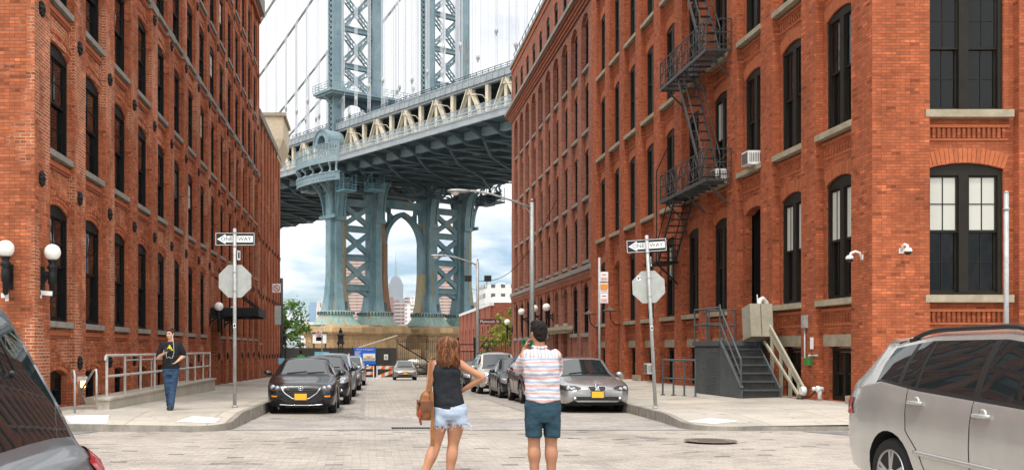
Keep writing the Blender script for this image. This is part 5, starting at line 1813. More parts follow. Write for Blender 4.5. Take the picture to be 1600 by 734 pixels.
    if plate:
        zp = {'winged': nz - .25, 'kidney': nz - .17, 'oval': .52}.get(face, .52)
        hit, _, _ = cast('front', 0, zp)
        yp = (hit.y if hit is not None else 0) - .035
        mb = MB(); mb.box(-.17, .17, yp, yp + .05, zp - .095, zp + .095, 1); mb.box(-.153, .153, yp - .004, yp - .001, zp - .078, zp + .078, 0)
        mb.build('number_plate', [M['plate'], M['plate_frame']], t_, True)
    # tail lamps, rear bumper and plate
    zt = lerp_keys(s['belt'], L - .1)
    for e in (-1, 1):
        mb = MB()
        if tail < .5: decal(mb, 'rear', [(e * .60 * W2, zt - .02), (e * .93 * W2, zt + .0), (e * .95 * W2, zt - .16), (e * .72 * W2, zt - .18)][::-e], .012, 0, 3)
        else: decal(mb, 'rear', [(e * .60 * W2, zt - .02), (e * .97 * W2, zt + .06), (e * .97 * W2, zt - .20), (e * .72 * W2, zt - .20)][::-e], .012, 0, 3)
        if tail > .5: decal(mb, 'right' if e > 0 else 'left', [(L - .32, zt + .05), (L - .06, zt + .0), (L - .06, zt - .18), (L - .22, zt - .14)][::(1 if e > 0 else -1)], .010, 0, 3)
        mb.build('tail_light', M['lamp_red'], t_, True, recalc=False)
    mb = MB(); mb.box(-.17, .17, L - .02, L + .012, zt - .32, zt - .16, 0)
    mb.build('rear_plate', M['plate'], t_, True)
    # wipers
    mb = MB()
    for u0, u1 in ((-.45, .08), (.1, .55)):
        line(mb, 'top', [(u0 * W2 * 1.1, cow + .10), (u1 * W2 * 1.1, cow + .17)], .010, 0, .012)
    mb.build('wiper', M['trim'], t_, True)
    if rails:
        for e in (-1, 1):
            mb = MB()
            y0, y1 = hdr + .12, rend - .38
            xw = hw * lerp_keys(s['wr'], (y0 + y1) / 2) - .03
            pts = []
            for i in range(13):
                t = i / 12
                y = y0 + (y1 - y0) * t
                zz_ = sm_keys(s['top'], y) - .05 + .03 * min(1, min(t, 1 - t) * 9)
                pts.append((e * xw, y, zz_))
            mb.tube(pts, .021, 8)
            for f in (.0, 1.0):
                i = min(12, int(f * 12)); p = pts[i]
                mb.box(p[0] - .025, p[0] + .025, p[1] - .05, p[1] + .05, p[2] - .09, p[2], 0)
            mb.build('roof_rail', rails, t_, True)
    t_['_'] = 0
    del t_['_']
    return t_, dict(cast=cast, decal=decal, line=line, spec=s, hw=hw, paint=paint)

P_BLACK = car_paint('black_car_paint', (.008, .008, .009), 0, .18)
P_BLACK2 = car_paint('charcoal_car_paint', (.018, .019, .021), .2, .22)
P_GREY = car_paint('dark_grey_car_paint', (.07, .075, .08), .4, .28)
P_SILV = car_paint('silver_grey_car_paint', (.38, .375, .37), .65, .27)
P_LEX = car_paint('champagne_silver_paint', (.50, .50, .475), .6, .24)
P_MAROON = car_paint('maroon_car_paint', (.085, .02, .02), .2, .22)
P_WHITE = car_paint('pale_gold_car_paint', (.52, .49, .43), .3, .3)
P_SILV2 = car_paint('light_silver_paint', (.50, .51, .52), .5, .3)
P_TAN = car_paint('tan_car_paint', (.30, .265, .225), .5, .3)
P_VAN = car_paint('slate_grey_paint', (.17, .175, .185), .5, .28)
P_BLUEG = car_paint('pale_blue_grey_paint', (.30, .34, .38), .4, .3)

GL = 'cars parked along the left kerb'; GR = 'cars parked along the right kerb'
car('parked_car', 'black hatchback with a chrome winged grille, nearest on the left kerb', 'hatch', (-1.72, 25.2, zroad(25.5)), 0, P_BLACK, 4.46, 1.80, 1.455, GL, face='winged')
car('parked_car', 'black car with pale headlights tucked directly behind the black hatchback', 'suv', (-1.48, 30.6, zroad(31)), 0, P_BLACK2, 4.5, 1.82, 1.55, GL)
car('parked_car', 'pale roofed station wagon with silver roof rails in the left row', 'suv', (-1.42, 37.6, zroad(38)), 0, P_BLUEG, 4.7, 1.86, 1.70, GL, rails=M['alloy'])
car('parked_car', 'dark grey car fourth back in the left kerb row', 'sedan', (-1.25, 46.5, zroad(47)), 0, P_GREY, 4.6, 1.8, 1.46, GL, face='oval')
car('parked_car', 'light silver off-roader at the far end of the left kerb row', 'suv', (-1.08, 56.5, zroad(57)), 0, P_SILV2, 4.5, 1.84, 1.72, GL)
car('parked_car', 'silver grey saloon with twin kidney grilles beside the right kerb corner', 'sedan', (5.93, 25.8, zroad(26)), 0, P_SILV, 4.84, 1.85, 1.468, GR, face='kidney')
car('parked_car', 'maroon off-roader parked behind the silver grey saloon', 'suv', (5.78, 31.2, zroad(31)), 0, P_MAROON, 4.5, 1.84, 1.66, GR)
car('parked_car', 'black saloon between the maroon off-roader and a pale one', 'sedan', (5.68, 36.1, zroad(36)), 0, P_BLACK2, 4.5, 1.78, 1.5, GR, face='oval')
car('parked_car', 'pale gold off-roader with roof rails parked by the right kerb', 'suv', (5.50, 41.0, zroad(41)), 0, P_WHITE, 4.6, 1.86, 1.76, GR, rails=M['trim'])
car('parked_car', 'dark saloon at the far end of the right kerb row', 'sedan', (5.65, 50.0, zroad(50)), 0, P_BLACK2, 4.6, 1.8, 1.44, GR, face='oval')
car('oncoming_car', 'tan compact saloon driving up the middle of the street', 'sedan', (2.72, 73.5, zroad(74)), 0, P_TAN, 4.54, 1.76, 1.47, None, face='oval')
LEX, lx = car('parked_suv', 'champagne silver off-roader with dark windows at the right edge, seen from its side', 'suv', (5.68, 5.42, 0), 0, P_LEX, 4.73, 1.86, 1.665, None, rails=M['trim'], detail=2, spokes=5, pitch=False, tail=.2, mir=1.30,
    over=dict(win=[(1.62, 2.42), (2.50, 3.30), (3.335, 3.56), (3.62, 4.0)], rend=4.14, deck=4.60, axr=3.70, wr=[(1.2, .82), (1.95, .71), (2.6, .72), (4.14, .72), (4.60, .84)], axf=1.0, wheel=.345,
              top=[(0, .74), (.03, .82), (.10, .89), (.25, .94), (.6, .99), (1.2, 1.08), (1.95, 1.645), (2.35, 1.70), (3.4, 1.69), (4.14, 1.60), (4.60, 1.19), (4.66, 1.10), (4.70, .98), (4.73, .82)],
              wid=[(0, .68), (.03, .78), (.09, .87), (.2, .935), (.45, .98), (.9, 1), (3.8, 1), (4.3, .975), (4.55, .93), (4.68, .88), (4.73, .82)],
              belt=[(0, .66), (.03, .74), (.10, .80), (.25, .85), (.6, .91), (1.2, 1.02), (2.4, 1.085), (3.3, 1.135), (3.9, 1.20), (4.5, 1.12), (4.64, 1.02), (4.70, .92), (4.73, .76)]))
mb = MB()
for e in (-1,):
    lx['line'](mb, 'left', [(1.55, .56), (3.25, .60)], .028, 0, .004, .04)
mb.build('side_moulding', P_LEX, LEX, True)
mb = MB()
mb.loft([[(sx, yy + .17, zz2 + .015) for (yy, zz2) in ys4] for sx, ys4 in ((-.62, ((3.86, 1.56), (4.0, 1.50), (4.15, 1.515), (3.98, 1.575))), (-.3, ((3.90, 1.60), (4.05, 1.535), (4.22, 1.55), (4.0, 1.62))), (.3, ((3.90, 1.60), (4.05, 1.535), (4.22, 1.55), (4.0, 1.62))), (.62, ((3.86, 1.56), (4.0, 1.50), (4.15, 1.515), (3.98, 1.575))))], 0, False)
mb.build('spoiler', P_LEX, LEX, True)
VAN, vn = car('passing_van', 'slate grey van with a sloping rear window and wiper at the lower left', 'suv', (-6.36, 5.12, 0), rad(-90), P_VAN, 4.80, 1.92, 1.84, None, cat='van', pitch=False,
    over=dict(rend=4.22, deck=4.64, wr=[(1.2, .82), (1.92, .72), (2.6, .74), (4.22, .77), (4.60, .90)],
              win=[(1.58, 2.4), (2.5, 3.3), (3.42, 3.9)],
              top=[(0, .74), (.03, .82), (.10, .89), (.25, .94), (.6, .99), (1.2, 1.08), (1.92, 1.78), (2.3, 1.84), (3.5, 1.845), (4.10, 1.82), (4.22, 1.78), (4.64, .95), (4.71, .90), (4.77, .86), (4.80, .76)],
              belt=[(0, .66), (.03, .74), (.10, .80), (.25, .85), (.6, .91), (1.2, .98), (2.4, 1.02), (4.2, 1.02), (4.6, .93), (4.70, .87), (4.77, .82), (4.80, .70)],
              wid=[(0, .68), (.03, .78), (.09, .87), (.2, .935), (.45, .98), (.9, 1), (4.0, 1), (4.4, .985), (4.65, .955), (4.76, .92), (4.80, .86)]))
mb = MB()
h_, n_, _ = vn['cast']('top', -.25, 4.43)
if h_ is not None:
    mb.lathe(h_, n_, [(.022, -.01), (.02, .02), (.01, .03), (0, .03)], 10)
    a_ = h_ + n_ * .028
    for tgt, r_ in (((-.30, 4.27), .012),):
        h2, n2, _ = vn['cast']('top', *tgt)
        mb.tube([a_, h2 + n2 * .025], .009, 6)
        h3, n3, _ = vn['cast']('top', -.05, 4.36); h4, n4, _ = vn['cast']('top', -.52, 4.20)
        mb.tube([h3 + n3 * .018, h2 + n2 * .02, h4 + n4 * .018], .007, 5)
mb.build('rear_wiper', M['trim'], VAN, True)
# ================================================================ STREET FURNITURE
def text_mesh(txt, size, depth=.003):
    cu = bpy.data.curves.new('lettering', 'FONT'); cu.body = txt; cu.size = size; cu.extrude = depth
    cu.align_x = 'CENTER'; cu.align_y = 'CENTER'; cu.resolution_u = 2
    o = bpy.data.objects.new('tmp', cu); COL.objects.link(o)
    bpy.context.view_layer.update()
    me = bpy.data.meshes.new_from_object(o.evaluated_get(bpy.context.evaluated_depsgraph_get()))
    bpy.data.objects.remove(o); bpy.data.curves.remove(cu)
    return me
def letters(parent, txt, size, loc, mat, rz=0, sx=1.0, name='lettering'):
    """upright lettering facing -Y (then turned by rz), in the parent's space"""
    me = text_mesh(txt, size); me.materials.clear(); me.materials.append(mat)
    mx = Matrix.Translation(V(loc)) @ Matrix.Rotation(rz, 4, 'Z') @ Matrix.Rotation(math.pi / 2, 4, 'X') @ Matrix.Diagonal((sx, 1, 1, 1))
    return put(me, name, parent, mx, True)
M['sign_black'] = plain('sign_black', (.01, .01, .011), .5)
M['sign_white'] = plain('sign_white', (.78, .78, .76), .45)
M['sign_red'] = plain('sign_red', (.55, .03, .03), .45)
M['sign_orange'] = plain('sign_orange', (.75, .28, .03), .5)
M['sign_blue'] = plain('sign_blue', (.01, .13, .60), .5)
M['sign_sky'] = plain('sign_pale_blue', (.18, .52, .72), .5)
M['sign_brown'] = plain('sign_brown', (.12, .03, .025), .5)

def one_way(parent, z, yaw, roll=0.0, side=1):
    """black one-way board behind the post, arrow to the left"""
    R0 = Matrix.Translation((0, .05, z)) @ Matrix.Rotation(yaw, 4, 'Z') @ Matrix.Rotation(roll, 4, 'Y')
    b = MB()
    b.box(-.46, .46, 0, .012, -.15, .15, 0)
    def rect(x0, x1, z0, z1, m, y): b.box(x0, x1, -y, -.0005, z0, z1, m)
    for (x0, x1, z0, z1) in ((-.452, .452, .133, .142), (-.452, .452, -.142, -.133), (-.452, -.443, -.133, .133), (.443, .452, -.133, .133)):
        rect(x0, x1, z0, z1, 1, .002)
    arrow = [(-.42, 0), (-.22, .118), (-.22, .075), (.42, .075), (.42, -.075), (-.22, -.075), (-.22, -.118)]
    b.prism(arrow, lambda x, zz_, t: (x, -t, zz_), .0005, .003, 1)
    s = put(b.mesh('one_way_board', [M['sign_black'], M['sign_white']], weld=False), 'one_way_board', parent, R0, True)
    for txt, x in (('ONE', -.19), ('WAY', .225)):
        me = text_mesh(txt, .135, .001); me.materials.clear(); me.materials.append(M['sign_black'])
        o = put(me, 'lettering', s, Matrix.Translation((x, -.0045, 0)) @ Matrix.Rotation(math.pi / 2, 4, 'X') @ Matrix.Diagonal((.98, 1, 1, 1)), True)
def octagon(parent, z, yaw, sticker=False):
    R0 = Matrix.Translation((0, .05, z)) @ Matrix.Rotation(yaw, 4, 'Z')
    b = MB()
    r = .38 / math.cos(math.pi / 8)
    pts = [(r * math.cos(math.pi / 8 + k * math.pi / 4), r * math.sin(math.pi / 8 + k * math.pi / 4)) for k in range(8)]
    b.prism(pts, lambda x, zz_, t: (x, t, zz_), 0, .004, 0)
    b.prism(pts, lambda x, zz_, t: (x * .99, t, zz_ * .99), .0045, .007, 1)
    if sticker:
        b.box(-.27, -.17, -.003, -.0005, .17, .27, 2); b.box(-.25, -.215, -.004, -.0031, .19, .25, 3); b.box(-.20, -.18, -.004, -.0031, .21, .26, 3)
    put(b.mesh('stop_sign_back', [M['alu'], M['sign_red'], M['sign_white'], M['sign_black']], weld=False), 'stop_sign_back', parent, R0, True)
def street_post(label, loc, h, lean=(0, 0), yaw=0, small=None, sticker=False, dz=0):
    t = thing('sign_post', label, 'sign post', loc)
    b = MB(); b.cyl((0, 0, 0), (0, 0, h), .042, n=12); b.cyl((0, 0, 0), (0, 0, .05), .07, n=12)
    for z in (h - .42, h - .1, h - 1.02, h - 1.45):
        b.lathe((0, 0, z), (0, 0, 1), [(.05, 0), (.05, .02)], 10)
    b.build('post', M['steel'], t, True)
    one_way(t, h - .24, yaw, 0)
    octagon(t, h - 1.22, yaw * .3, sticker)
    b = MB(); b.box(.0, .16, .0, .006, -.13, .13, 0); b.box(.02, .14, -.002, -.0005, -.11, .11, 1)
    b.box(.05, .11, -.004, -.0025, -.07, .08, 0)
    put(b.mesh('small_arrow_plate', [M['sign_black'], M['sign_white']], weld=False), 'small_arrow_plate', t, Matrix.Translation((.05, -.02, h - .62)) @ Matrix.Rotation(rad(62), 4, 'Z'), True)
    b = MB(); b.box(-.03, .03, -.046, -.040, 1.85, 1.95, 0); b.box(-.02, .02, -.048, -.0465, 1.87, 1.93, 1)
    b.build('sticker', [M['sign_white'], M['sign_black']], t, True)
    t.rotation_euler = (lean[0], lean[1], 0)
    return t
street_post('sign post with one way board by the left kerb, behind the walking man', (-3.12, 23.2, zl(-3.1, 23.2)), 4.16)
street_post('leaning sign post with one way board and stickered octagon by the right kerb', (6.80, 23.6, zr(6.95, 23.6)), 4.1, (0, rad(-3.0)), rad(-9), sticker=True)

# parking sign pole
t = thing('parking_sign_pole', 'thin pole with white parking plates near the gate of the orange building', 'sign post', (7.25, 31.3, zr(7.25, 31.3)))
b = MB(); b.cyl((0, 0, 0), (0, 0, 4.35), .04, n=10); b.build('post', M['steel'], t, True)
for z, mt in ((3.75, 0), (3.40, 1), (3.08, 0)):
    b = MB(); b.box(.02, .27, -.03, -.02, z - .155, z + .155, 0)
    if mt: b.box(.03, .26, -.034, -.031, z - .04, z + .12, 1)
    for q in range(3): b.box(.05, .24, -.033, -.0305, z - .12 + q * .035 - (0 if mt else 0), z - .105 + q * .035, 2)
    b.box(.08, .21, -.033, -.0305, z + .05, z + .075, 2) if not mt else None
    b.build('parking_plate', [M['sign_white'], M['sign_orange'], M['sign_red']], t, True)
t = thing('bare_pole', 'bare galvanised pole in front of the corner window, behind the champagne off-roader', 'pole', (12.55, 19.6, zr(12.55, 19.6)))
b = MB(); b.cyl((0, 0, 0), (0, 0, 4.45), .045, n=10); b.lathe((0, 0, 4.1), (0, 0, 1), [(.055, 0), (.055, .04)], 10); b.lathe((0, 0, 4.44), (0, 0, 1), [(.05, 0), (.03, .03), (0, .04)], 10)
b.build('post', M['steel'], t, True)

# ---- globe wall lamps
def globe_lamp(label, base, out, r=.17, group=None, drop=.55, reach=.40):
    """base: point on the wall, out: unit vector away from it"""
    t = thing('globe_wall_lamp', label, 'wall lamp', base, 0, group)
    o = V(out)
    sd = V((-o.y, o.x, 0))
    b = MB()
    b.bar(o * .02 + V((0, 0, -.28)), o * .02 + V((0, 0, .22)), .16, .05, 0, o)
    b.bar(V((0, 0, .08)), o * (reach - .04) + V((0, 0, .08)), .09, .10)
    b.bar(V((0, 0, -.16)), o * (reach - .10) + V((0, 0, .05)), .05, .07)
    b.build('bracket', M['iron'], t, True)
    c = o * reach
    b = MB()
    b.lathe(c, (0, 0, 1), [(.03, -drop), (.055, -drop + .04), (.06, -.15), (.085, -.12), (.085, .1), (.065, .14), (.11, .2), (.09, .25), (.06, .28), (.09, .33), (.10, .36)], 14)
    b.build('stem', M['iron'], t, True)
    b = MB(); b.sphere(c + V((0, 0, .36 + r * .92)), r, 20, 14)
    b.build('globe', M['globe'], t, True)
    return t
globe_lamp('white globe wall lamp on the corner pier of the left building', (XL, 20.40, 2.96), (1, 0, 0), drop=.40, reach=.22)
globe_lamp('white globe wall lamp at the left edge, on the cross street front', (-7.20, 19.97, 2.97), (0, -1, 0), drop=.40, reach=.22)
# ---- canopy with lamps over the left entrance
t = thing('entrance_canopy', 'black iron entrance canopy hung from rods on the left building', 'canopy', (XL, 43.6, 2.9))
b = MB()
b.box(0, 2.05, -1.5, 1.7, 0, .06); b.box(1.97, 2.05, -1.5, 1.7, .06, .34); b.box(0, 1.97, -1.5, -1.42, .06, .34); b.box(0, 1.97, 1.62, 1.7, .06, .34)
for q in range(9): b.box(.05, 1.95, -1.4 + q * .36, -1.36 + q * .36, -.05, -.001)
b.build('roof_tray', M['iron'], t, True)
b = MB(); b.box(.02, 1.95, -1.4, 1.6, .30, .36); b.build('corrugated_top', worn('mossy_metal', (.12, .14, .08), (.07, .08, .05), .8), t, True)
for y in (-1.4, 0, 1.6):
    b = MB(); b.cyl((.03, y, 1.75), (1.9, y, .33), .025, n=6); b.build('hanging_rod', M['iron'], t, True)
globe_lamp('white globe wall lamp beside the entrance canopy, nearer one', (XL, 41.9, 2.75), (1, 0, 0), .19, 'globe lamps at the canopy')
globe_lamp('white globe wall lamp behind the post, beyond the entrance canopy', (XL, 46.2, 2.75), (1, 0, 0), .19, 'globe lamps at the canopy')
# ---- globe lamps at the brown building
for y, lb in ((71.6, 'leftmost of three white globe lamps over the brown building entrance'), (66.0, 'middle of three white globe lamps over the brown building entrance'), (61.6, 'rightmost of three white globe lamps over the brown building entrance')):
    globe_lamp(lb, (XR, y, {71.6: 3.6, 66.0: 3.6, 61.6: 3.5}[y]), (-1, 0, 0), .24, 'globe lamps over the entrance', .9)
globe_lamp('single white globe lamp at the far corner of the brown building', (XR, 79.0, 3.05), (-1, 0, 0), .24, None, .8)
t = thing('entrance_hood', 'pale stone hood over the twin doors of the brown building', 'door hood', (XR, 59.5, 2.6))
b = MB(); b.box(-.35, 0.05, -3.6, 3.2, 0, .22); b.box(-.25, .05, -3.4, 3.0, -.18, 0); b.build('hood_slab', M['stone_tan'], t, True)

# ---- cameras
def dome_cam(label, base, out, group='security cameras on the corner'):
    t = thing('security_camera', label, 'security camera', base, 0, group)
    o = V(out)
    b = MB(); b.bar(V((0, 0, -.06)), V((0, 0, .06)), .1, .03, 0, o)
    b.tube([o * .02, o * .06 + V((0, 0, .10)), o * .16 + V((0, 0, .13)), o * .26 + V((0, 0, .09)), o * .29 + V((0, 0, .02))], .028, 8); b.build('arm', M['white'], t, True)
    b = MB(); b.lathe(o * .29 + V((0, 0, -.05)), (0, 0, 1), [(.085, 0), (.09, .04), (.05, .09), (.0, .1)], 14); b.build('housing', M['white'], t, True)
    b = MB(); b.sphere(o * .29 + V((0, 0, -.05)), .075, 14, 8); b.build('dome', M['black_pl'], t, True)
dome_cam('white dome security camera on the left side of the orange corner pier', (XR, 23.0, 3.62), (-1, 0, 0))
dome_cam('white dome security camera on the front of the orange corner pier', (12.05, 22.54, 3.72), (0, -1, 0))
def box_cam(label, base, out):
    t = thing('security_camera', label, 'security camera', base, 0, 'small white cameras')
    o = V(out)
    b = MB(); b.bar(V((0, 0, -.09)), V((0, 0, .06)), .07, .03, 0, o); b.build('mount', M['white'], t, True)
    b = MB(); b.bar(V((0, 0, .03)), o * .24 + V((0, 0, .01)), .07, .09); b.build('housing', M['white'], t, True)
box_cam('small white camera under the globe lamp on the left corner pier', (XL, 20.35, 2.62), (1, 0, 0))
box_cam('small white camera at the left edge below the front globe lamp', (-7.25, 19.97, 2.55), (0, -1, 0))
box_cam('small white camera left of the stone hood of the brown building', (XR, 63.5, 2.45), (-1, 0, 0))
box_cam('small white camera right of the stone hood of the brown building', (XR, 56.0, 2.6), (-1, 0, 0))
# lit lamp by the basement door
t = thing('wall_light', 'small lit bulkhead light beside the basement door on the left', 'wall light', (XL, 22.95, .72))
b = MB(); b.bar((0, 0, .10), (.20, 0, .10), .16, .10); b.build('hood', M['white'], t, True)
b = MB(); b.lathe((.12, 0, -.12), (0, 0, 1), [(.02, 0), (.055, .03), (.06, .17)], 10); b.build('bulb', emit('lit_bulb', (1, .62, .15), 4.0), t, True)

# ---- ramp with pipe railing on the left pavement
t = thing('ramp_wall', 'low concrete ramp wall with a white pipe railing on the left pavement', 'ramp', (-5.6, 21.4, .2))
b = MB()
pts = [(21.4, .44), (36, .42)]
b.box(-5.86, -5.58, 21.4, 36.2, -.4, .40); b.box(-5.90, -5.54, 21.36, 36.24, .40, .45)
b.box(XL + .01, -5.87, 23.4, 36.2, -.4, .36)
b.build('concrete_wall', M['concrete'], t)
M['pipe_w'] = worn('white_rail_paint', (.50, .48, .45), (.33, .30, .27), .5, scale=4, obj=False)
b = MB()
ypost = [21.75, 23.35, 24.95, 26.6, 28.2, 29.8, 31.3, 32.8, 34.4, 35.9]
for y in ypost: b.cyl((-5.72, y, .45), (-5.72, y, 1.37), .032, n=8)
for z in (.90, 1.36): b.cyl((-5.72, 21.75, z), (-5.72, 35.9, z), .030, n=8)
b.tube([(-5.72, 21.75, 1.36), (-5.72, 21.66, 1.33), (-5.72, 21.62, 1.25)], .03, 8)
b.build('pipe_railing', M['pipe_w'], t, weld=False)
b = MB()
for y in (26.6, 29.8, 32.8, 35.9): b.cyl((-6.5, y, .36), (-6.5, y, 1.2), .025, n=6)
b.cyl((-6.5, 26.6, 1.2), (-6.5, 35.9, 1.2), .025, n=6)
b.build('inner_handrail', M['pipe_w'], t, weld=False)
t = thing('handrail', 'short bent handrail post at the foot of the ramp', 'handrail', (-5.75, 21.2, .2))
b = MB(); b.tube([(-5.78, 21.15, .15), (-5.78, 21.15, .98), (-5.80, 21.2, 1.06), (-5.95, 21.5, 1.02), (-6.4, 22.0, .5)], .024, 8); b.build('rail', M['pipe_w'], t)
t = thing('handrail', 'sloping handrail at the basement steps behind the grey van', 'handrail', (-6.3, 20.6, .2))
b = MB(); b.tube([(-6.05, 20.5, .15), (-6.05, 20.5, .95), (-6.08, 20.55, 1.05), (-6.2, 20.9, 1.0), (-6.25, 21.9, .3)], .024, 8); b.build('rail', M['steel'], t)

# ---- steel stair, platform and inclined lift on the right
M['stair'] = worn('grey_green_stair_paint', (.085, .095, .097), (.06, .066, .068), .55, scale=3, obj=False)
SX0, SX1, SY0, SY1, SZ = 10.1, 11.15, 27.0, 28.6, 1.735
g0 = zr(10.3, 27)
t = thing('steel_stair', 'grey steel stair up to a railed platform with a louvred cabinet beneath', 'stairs', (10.6, 28, g0))
b = MB()
nr = 7
for i in range(nr):
    z1 = g0 + (SZ - g0) * (i + 1) / nr; y0 = SY0 + (SY1 - SY0) * i / (nr - 1)
    if i < nr - 1: b.box(SX0 + .04, SX1, y0 - .03, y0 + .27, z1 - .035, z1, 0)
    b.box(SX0 + .04, SX1, y0 + .02, y0 + .03, z1 - .22, z1 - .036, 1)
b.build('treads', [M['stair'], M['iron_grey']], t, weld=False)
b = MB()
side = [(SY0 - .05, g0), (SY0 - .05, g0 + .25), (SY1 + .02, SZ + .02), (SY1 + .02, g0)]
for x in (SX0, SX1):
    b = MB(); b.prism(side, lambda y, z, q: (q, y, z), x - .02, x + .025, 0); b.build('stringer', M['stair'], t, weld=False)
b = MB()
b.bar((SX0, SY0 - .06, g0 + .27), (SX0, SY1, SZ + .02), .09, .04)
b.build('stringer_cap', M['stair'], t, weld=False)
b = MB(); b.box(SX0 - .06, 11.6, SY1, 30.9, SZ - .14, SZ); b.build('platform', M['stair'], t)
b = MB(); b.box(SX0, 11.4, SY1 + .04, 30.86, g0 - .2, SZ - .141); b.build('cabinet', M['iron_grey'], t)
for k, (ya, yb) in enumerate(((SY1 + .10, SY1 + 1.12), (SY1 + 1.16, SY1 + 2.16))):
    b = MB(); b.box(SX0 - .025, SX0 - .001, ya, yb, g0 - .05, SZ - .20)
    if k == 0:
        for q in range(24): b.bar((SX0 - .03, ya + .06, g0 + .06 + q * .052), (SX0 - .03, yb - .06, g0 + .06 + q * .052), .03, .012, 0, (1, 0, 1))
    else:
        b.cyl((SX0 - .03, ya + .12, .95), (SX0 - .07, ya + .12, .95), .03, n=8); b.bar((SX0 - .06, ya + .12, .95), (SX0 - .06, ya + .26, .95), .02, .02)
    b.build('cabinet_door', M['stair'], t, weld=False)
b = MB()
rz_ = SZ + .97
pp = [(SX0, SY1 + .03), (SX0, SY1 + 1.15), (SX0, 30.85), (10.55, 30.85), (11.0, 30.85), (11.35, 30.85)]
for x, y in pp: b.cyl((x, y, SZ), (x, y, rz_), .025, n=8)
for z in (rz_, SZ + .5):
    b.cyl((SX0, SY1 + .03, z), (SX0, 30.85, z), .025, n=8); b.cyl((SX0, 30.85, z), (11.35, 30.85, z), .025, n=8)
# stair handrail
b.cyl((SX0, SY0, g0), (SX0, SY0, g0 + 1.05), .027, n=8)
b.tube([(SX0, SY0, g0 + 1.0), (SX0, SY0 + .08, g0 + 1.10), (SX0, SY1, SZ + .92), (SX0, SY1 + .03, SZ + 1.05)], .026, 8)
b.tube([(SX0, SY0, g0 + .62), (SX0, SY0 + .05, g0 + .66), (SX0, SY1, SZ + .5)], .022, 8)
b.build('railing', M['stair'], t, weld=False)

M['lift'] = worn('beige_lift_paint', (.40, .37, .28), (.30, .27, .20), .55, scale=2, obj=False)
M['lift_side'] = worn('khaki_lift_paint', (.25, .205, .13), (.19, .15, .095), .6, scale=2, obj=False)
t = thing('platform_lift', 'folded beige wheelchair lift at the top of its sloping rails beside the stair', 'wheelchair lift', (11.2, 27, g0))
b = MB()
for dz in (0, .22):
    b.bar((11.28, 25.75, .36 + dz * .3), (11.28, 28.3, 2.15 + dz), .06, .09)
b.bar((11.20, 25.95, .3), (11.20, 28.2, 1.72), .05, .07)
for y, zt in ((26.05, .62), (26.6, 1.0), (27.2, 1.42), (27.8, 1.85)):
    b.bar((11.26, y, g0 - .02), (11.26, y, zt), .09, .07)
    b.box(11.16, 11.36, y - .07, y + .07, g0 - .03, g0 + .02)
b.build('guide_rail', M['lift'], t, weld=False)
b = MB()
an = rad(9)
def lb(x, y, z):
    return (x, 27.95 + y * math.cos(an) + (z) * .12, 1.86 + z - y * .18)
b.add([lb(x, y, z) for z in (0, .92) for (x, y) in ((10.74, 0), (11.37, 0), (11.37, .62), (10.74, .62))], [(0, 3, 2, 1), (4, 5, 6, 7), (0, 1, 5, 4), (2, 3, 7, 6), (3, 0, 4, 7)], 0)
b.add([lb(x, y, z) for z in (0, .92) for (x, y) in ((10.74, 0), (11.37, 0), (11.37, .62), (10.74, .62))], [(1, 2, 6, 5)], 1)
b.add([lb(x, -.006, z) for (x, z) in ((11.03, .02), (11.045, .02), (11.045, .90), (11.03, .90))], [(0, 1, 2, 3)], 2)
b.build('folded_platform', [M['lift'], M['lift_side'], M['under']], t, weld=False)
b = MB()
b.tube([lb(11.08, .2, .90), lb(11.1, .2, 1.06), lb(11.2, .25, 1.12), lb(11.32, .3, 1.02), lb(11.35, .3, .85)], .07, 8, 0); b.tube([lb(11.0, .1, .9), lb(11.0, .1, 1.2)], .015, 6)
b.build('drive_cover', M['white'], t, weld=False)
b = MB(); b.lathe((11.22, 25.72, .42), (1, 0, 0), [(.1, -.06), (.12, -.03), (.12, .05), (.08, .07)], 12); b.build('end_roller', M['white'], t)

t = thing('pipe_railing', 'low black pipe railing on the right pavement beside the steel stair', 'railing', (9.1, 29.5, .12))
b = MB()
ra, rb_ = V((9.42, 28.7, 0)), V((8.92, 30.2, 0))
zb_ = zr(9.2, 29.4)
q4 = [ra, ra + V((-.32, 0.05, 0)), ra.lerp(rb_, .6), rb_]
q4 = [ra, ra.lerp(rb_, .33), ra.lerp(rb_, .66), rb_]
for p in q4:
    b.cyl((p.x, p.y, zb_ - .02), (p.x, p.y, zb_ + 1.05), .028, n=8); b.lathe((p.x, p.y, zb_ - .02), (0, 0, 1), [(.07, 0), (.07, .04)], 8)
for z in (zb_ + 1.05, zb_ + .50): b.cyl((ra.x, ra.y, z), (rb_.x, rb_.y, z), .026, n=8)
b.cyl((rb_.x, rb_.y, zb_ + 1.05), (10.3, rb_.y + .4, zb_ + 1.05), .026, n=8)
b.build('rails', M['stair'], t, weld=False)

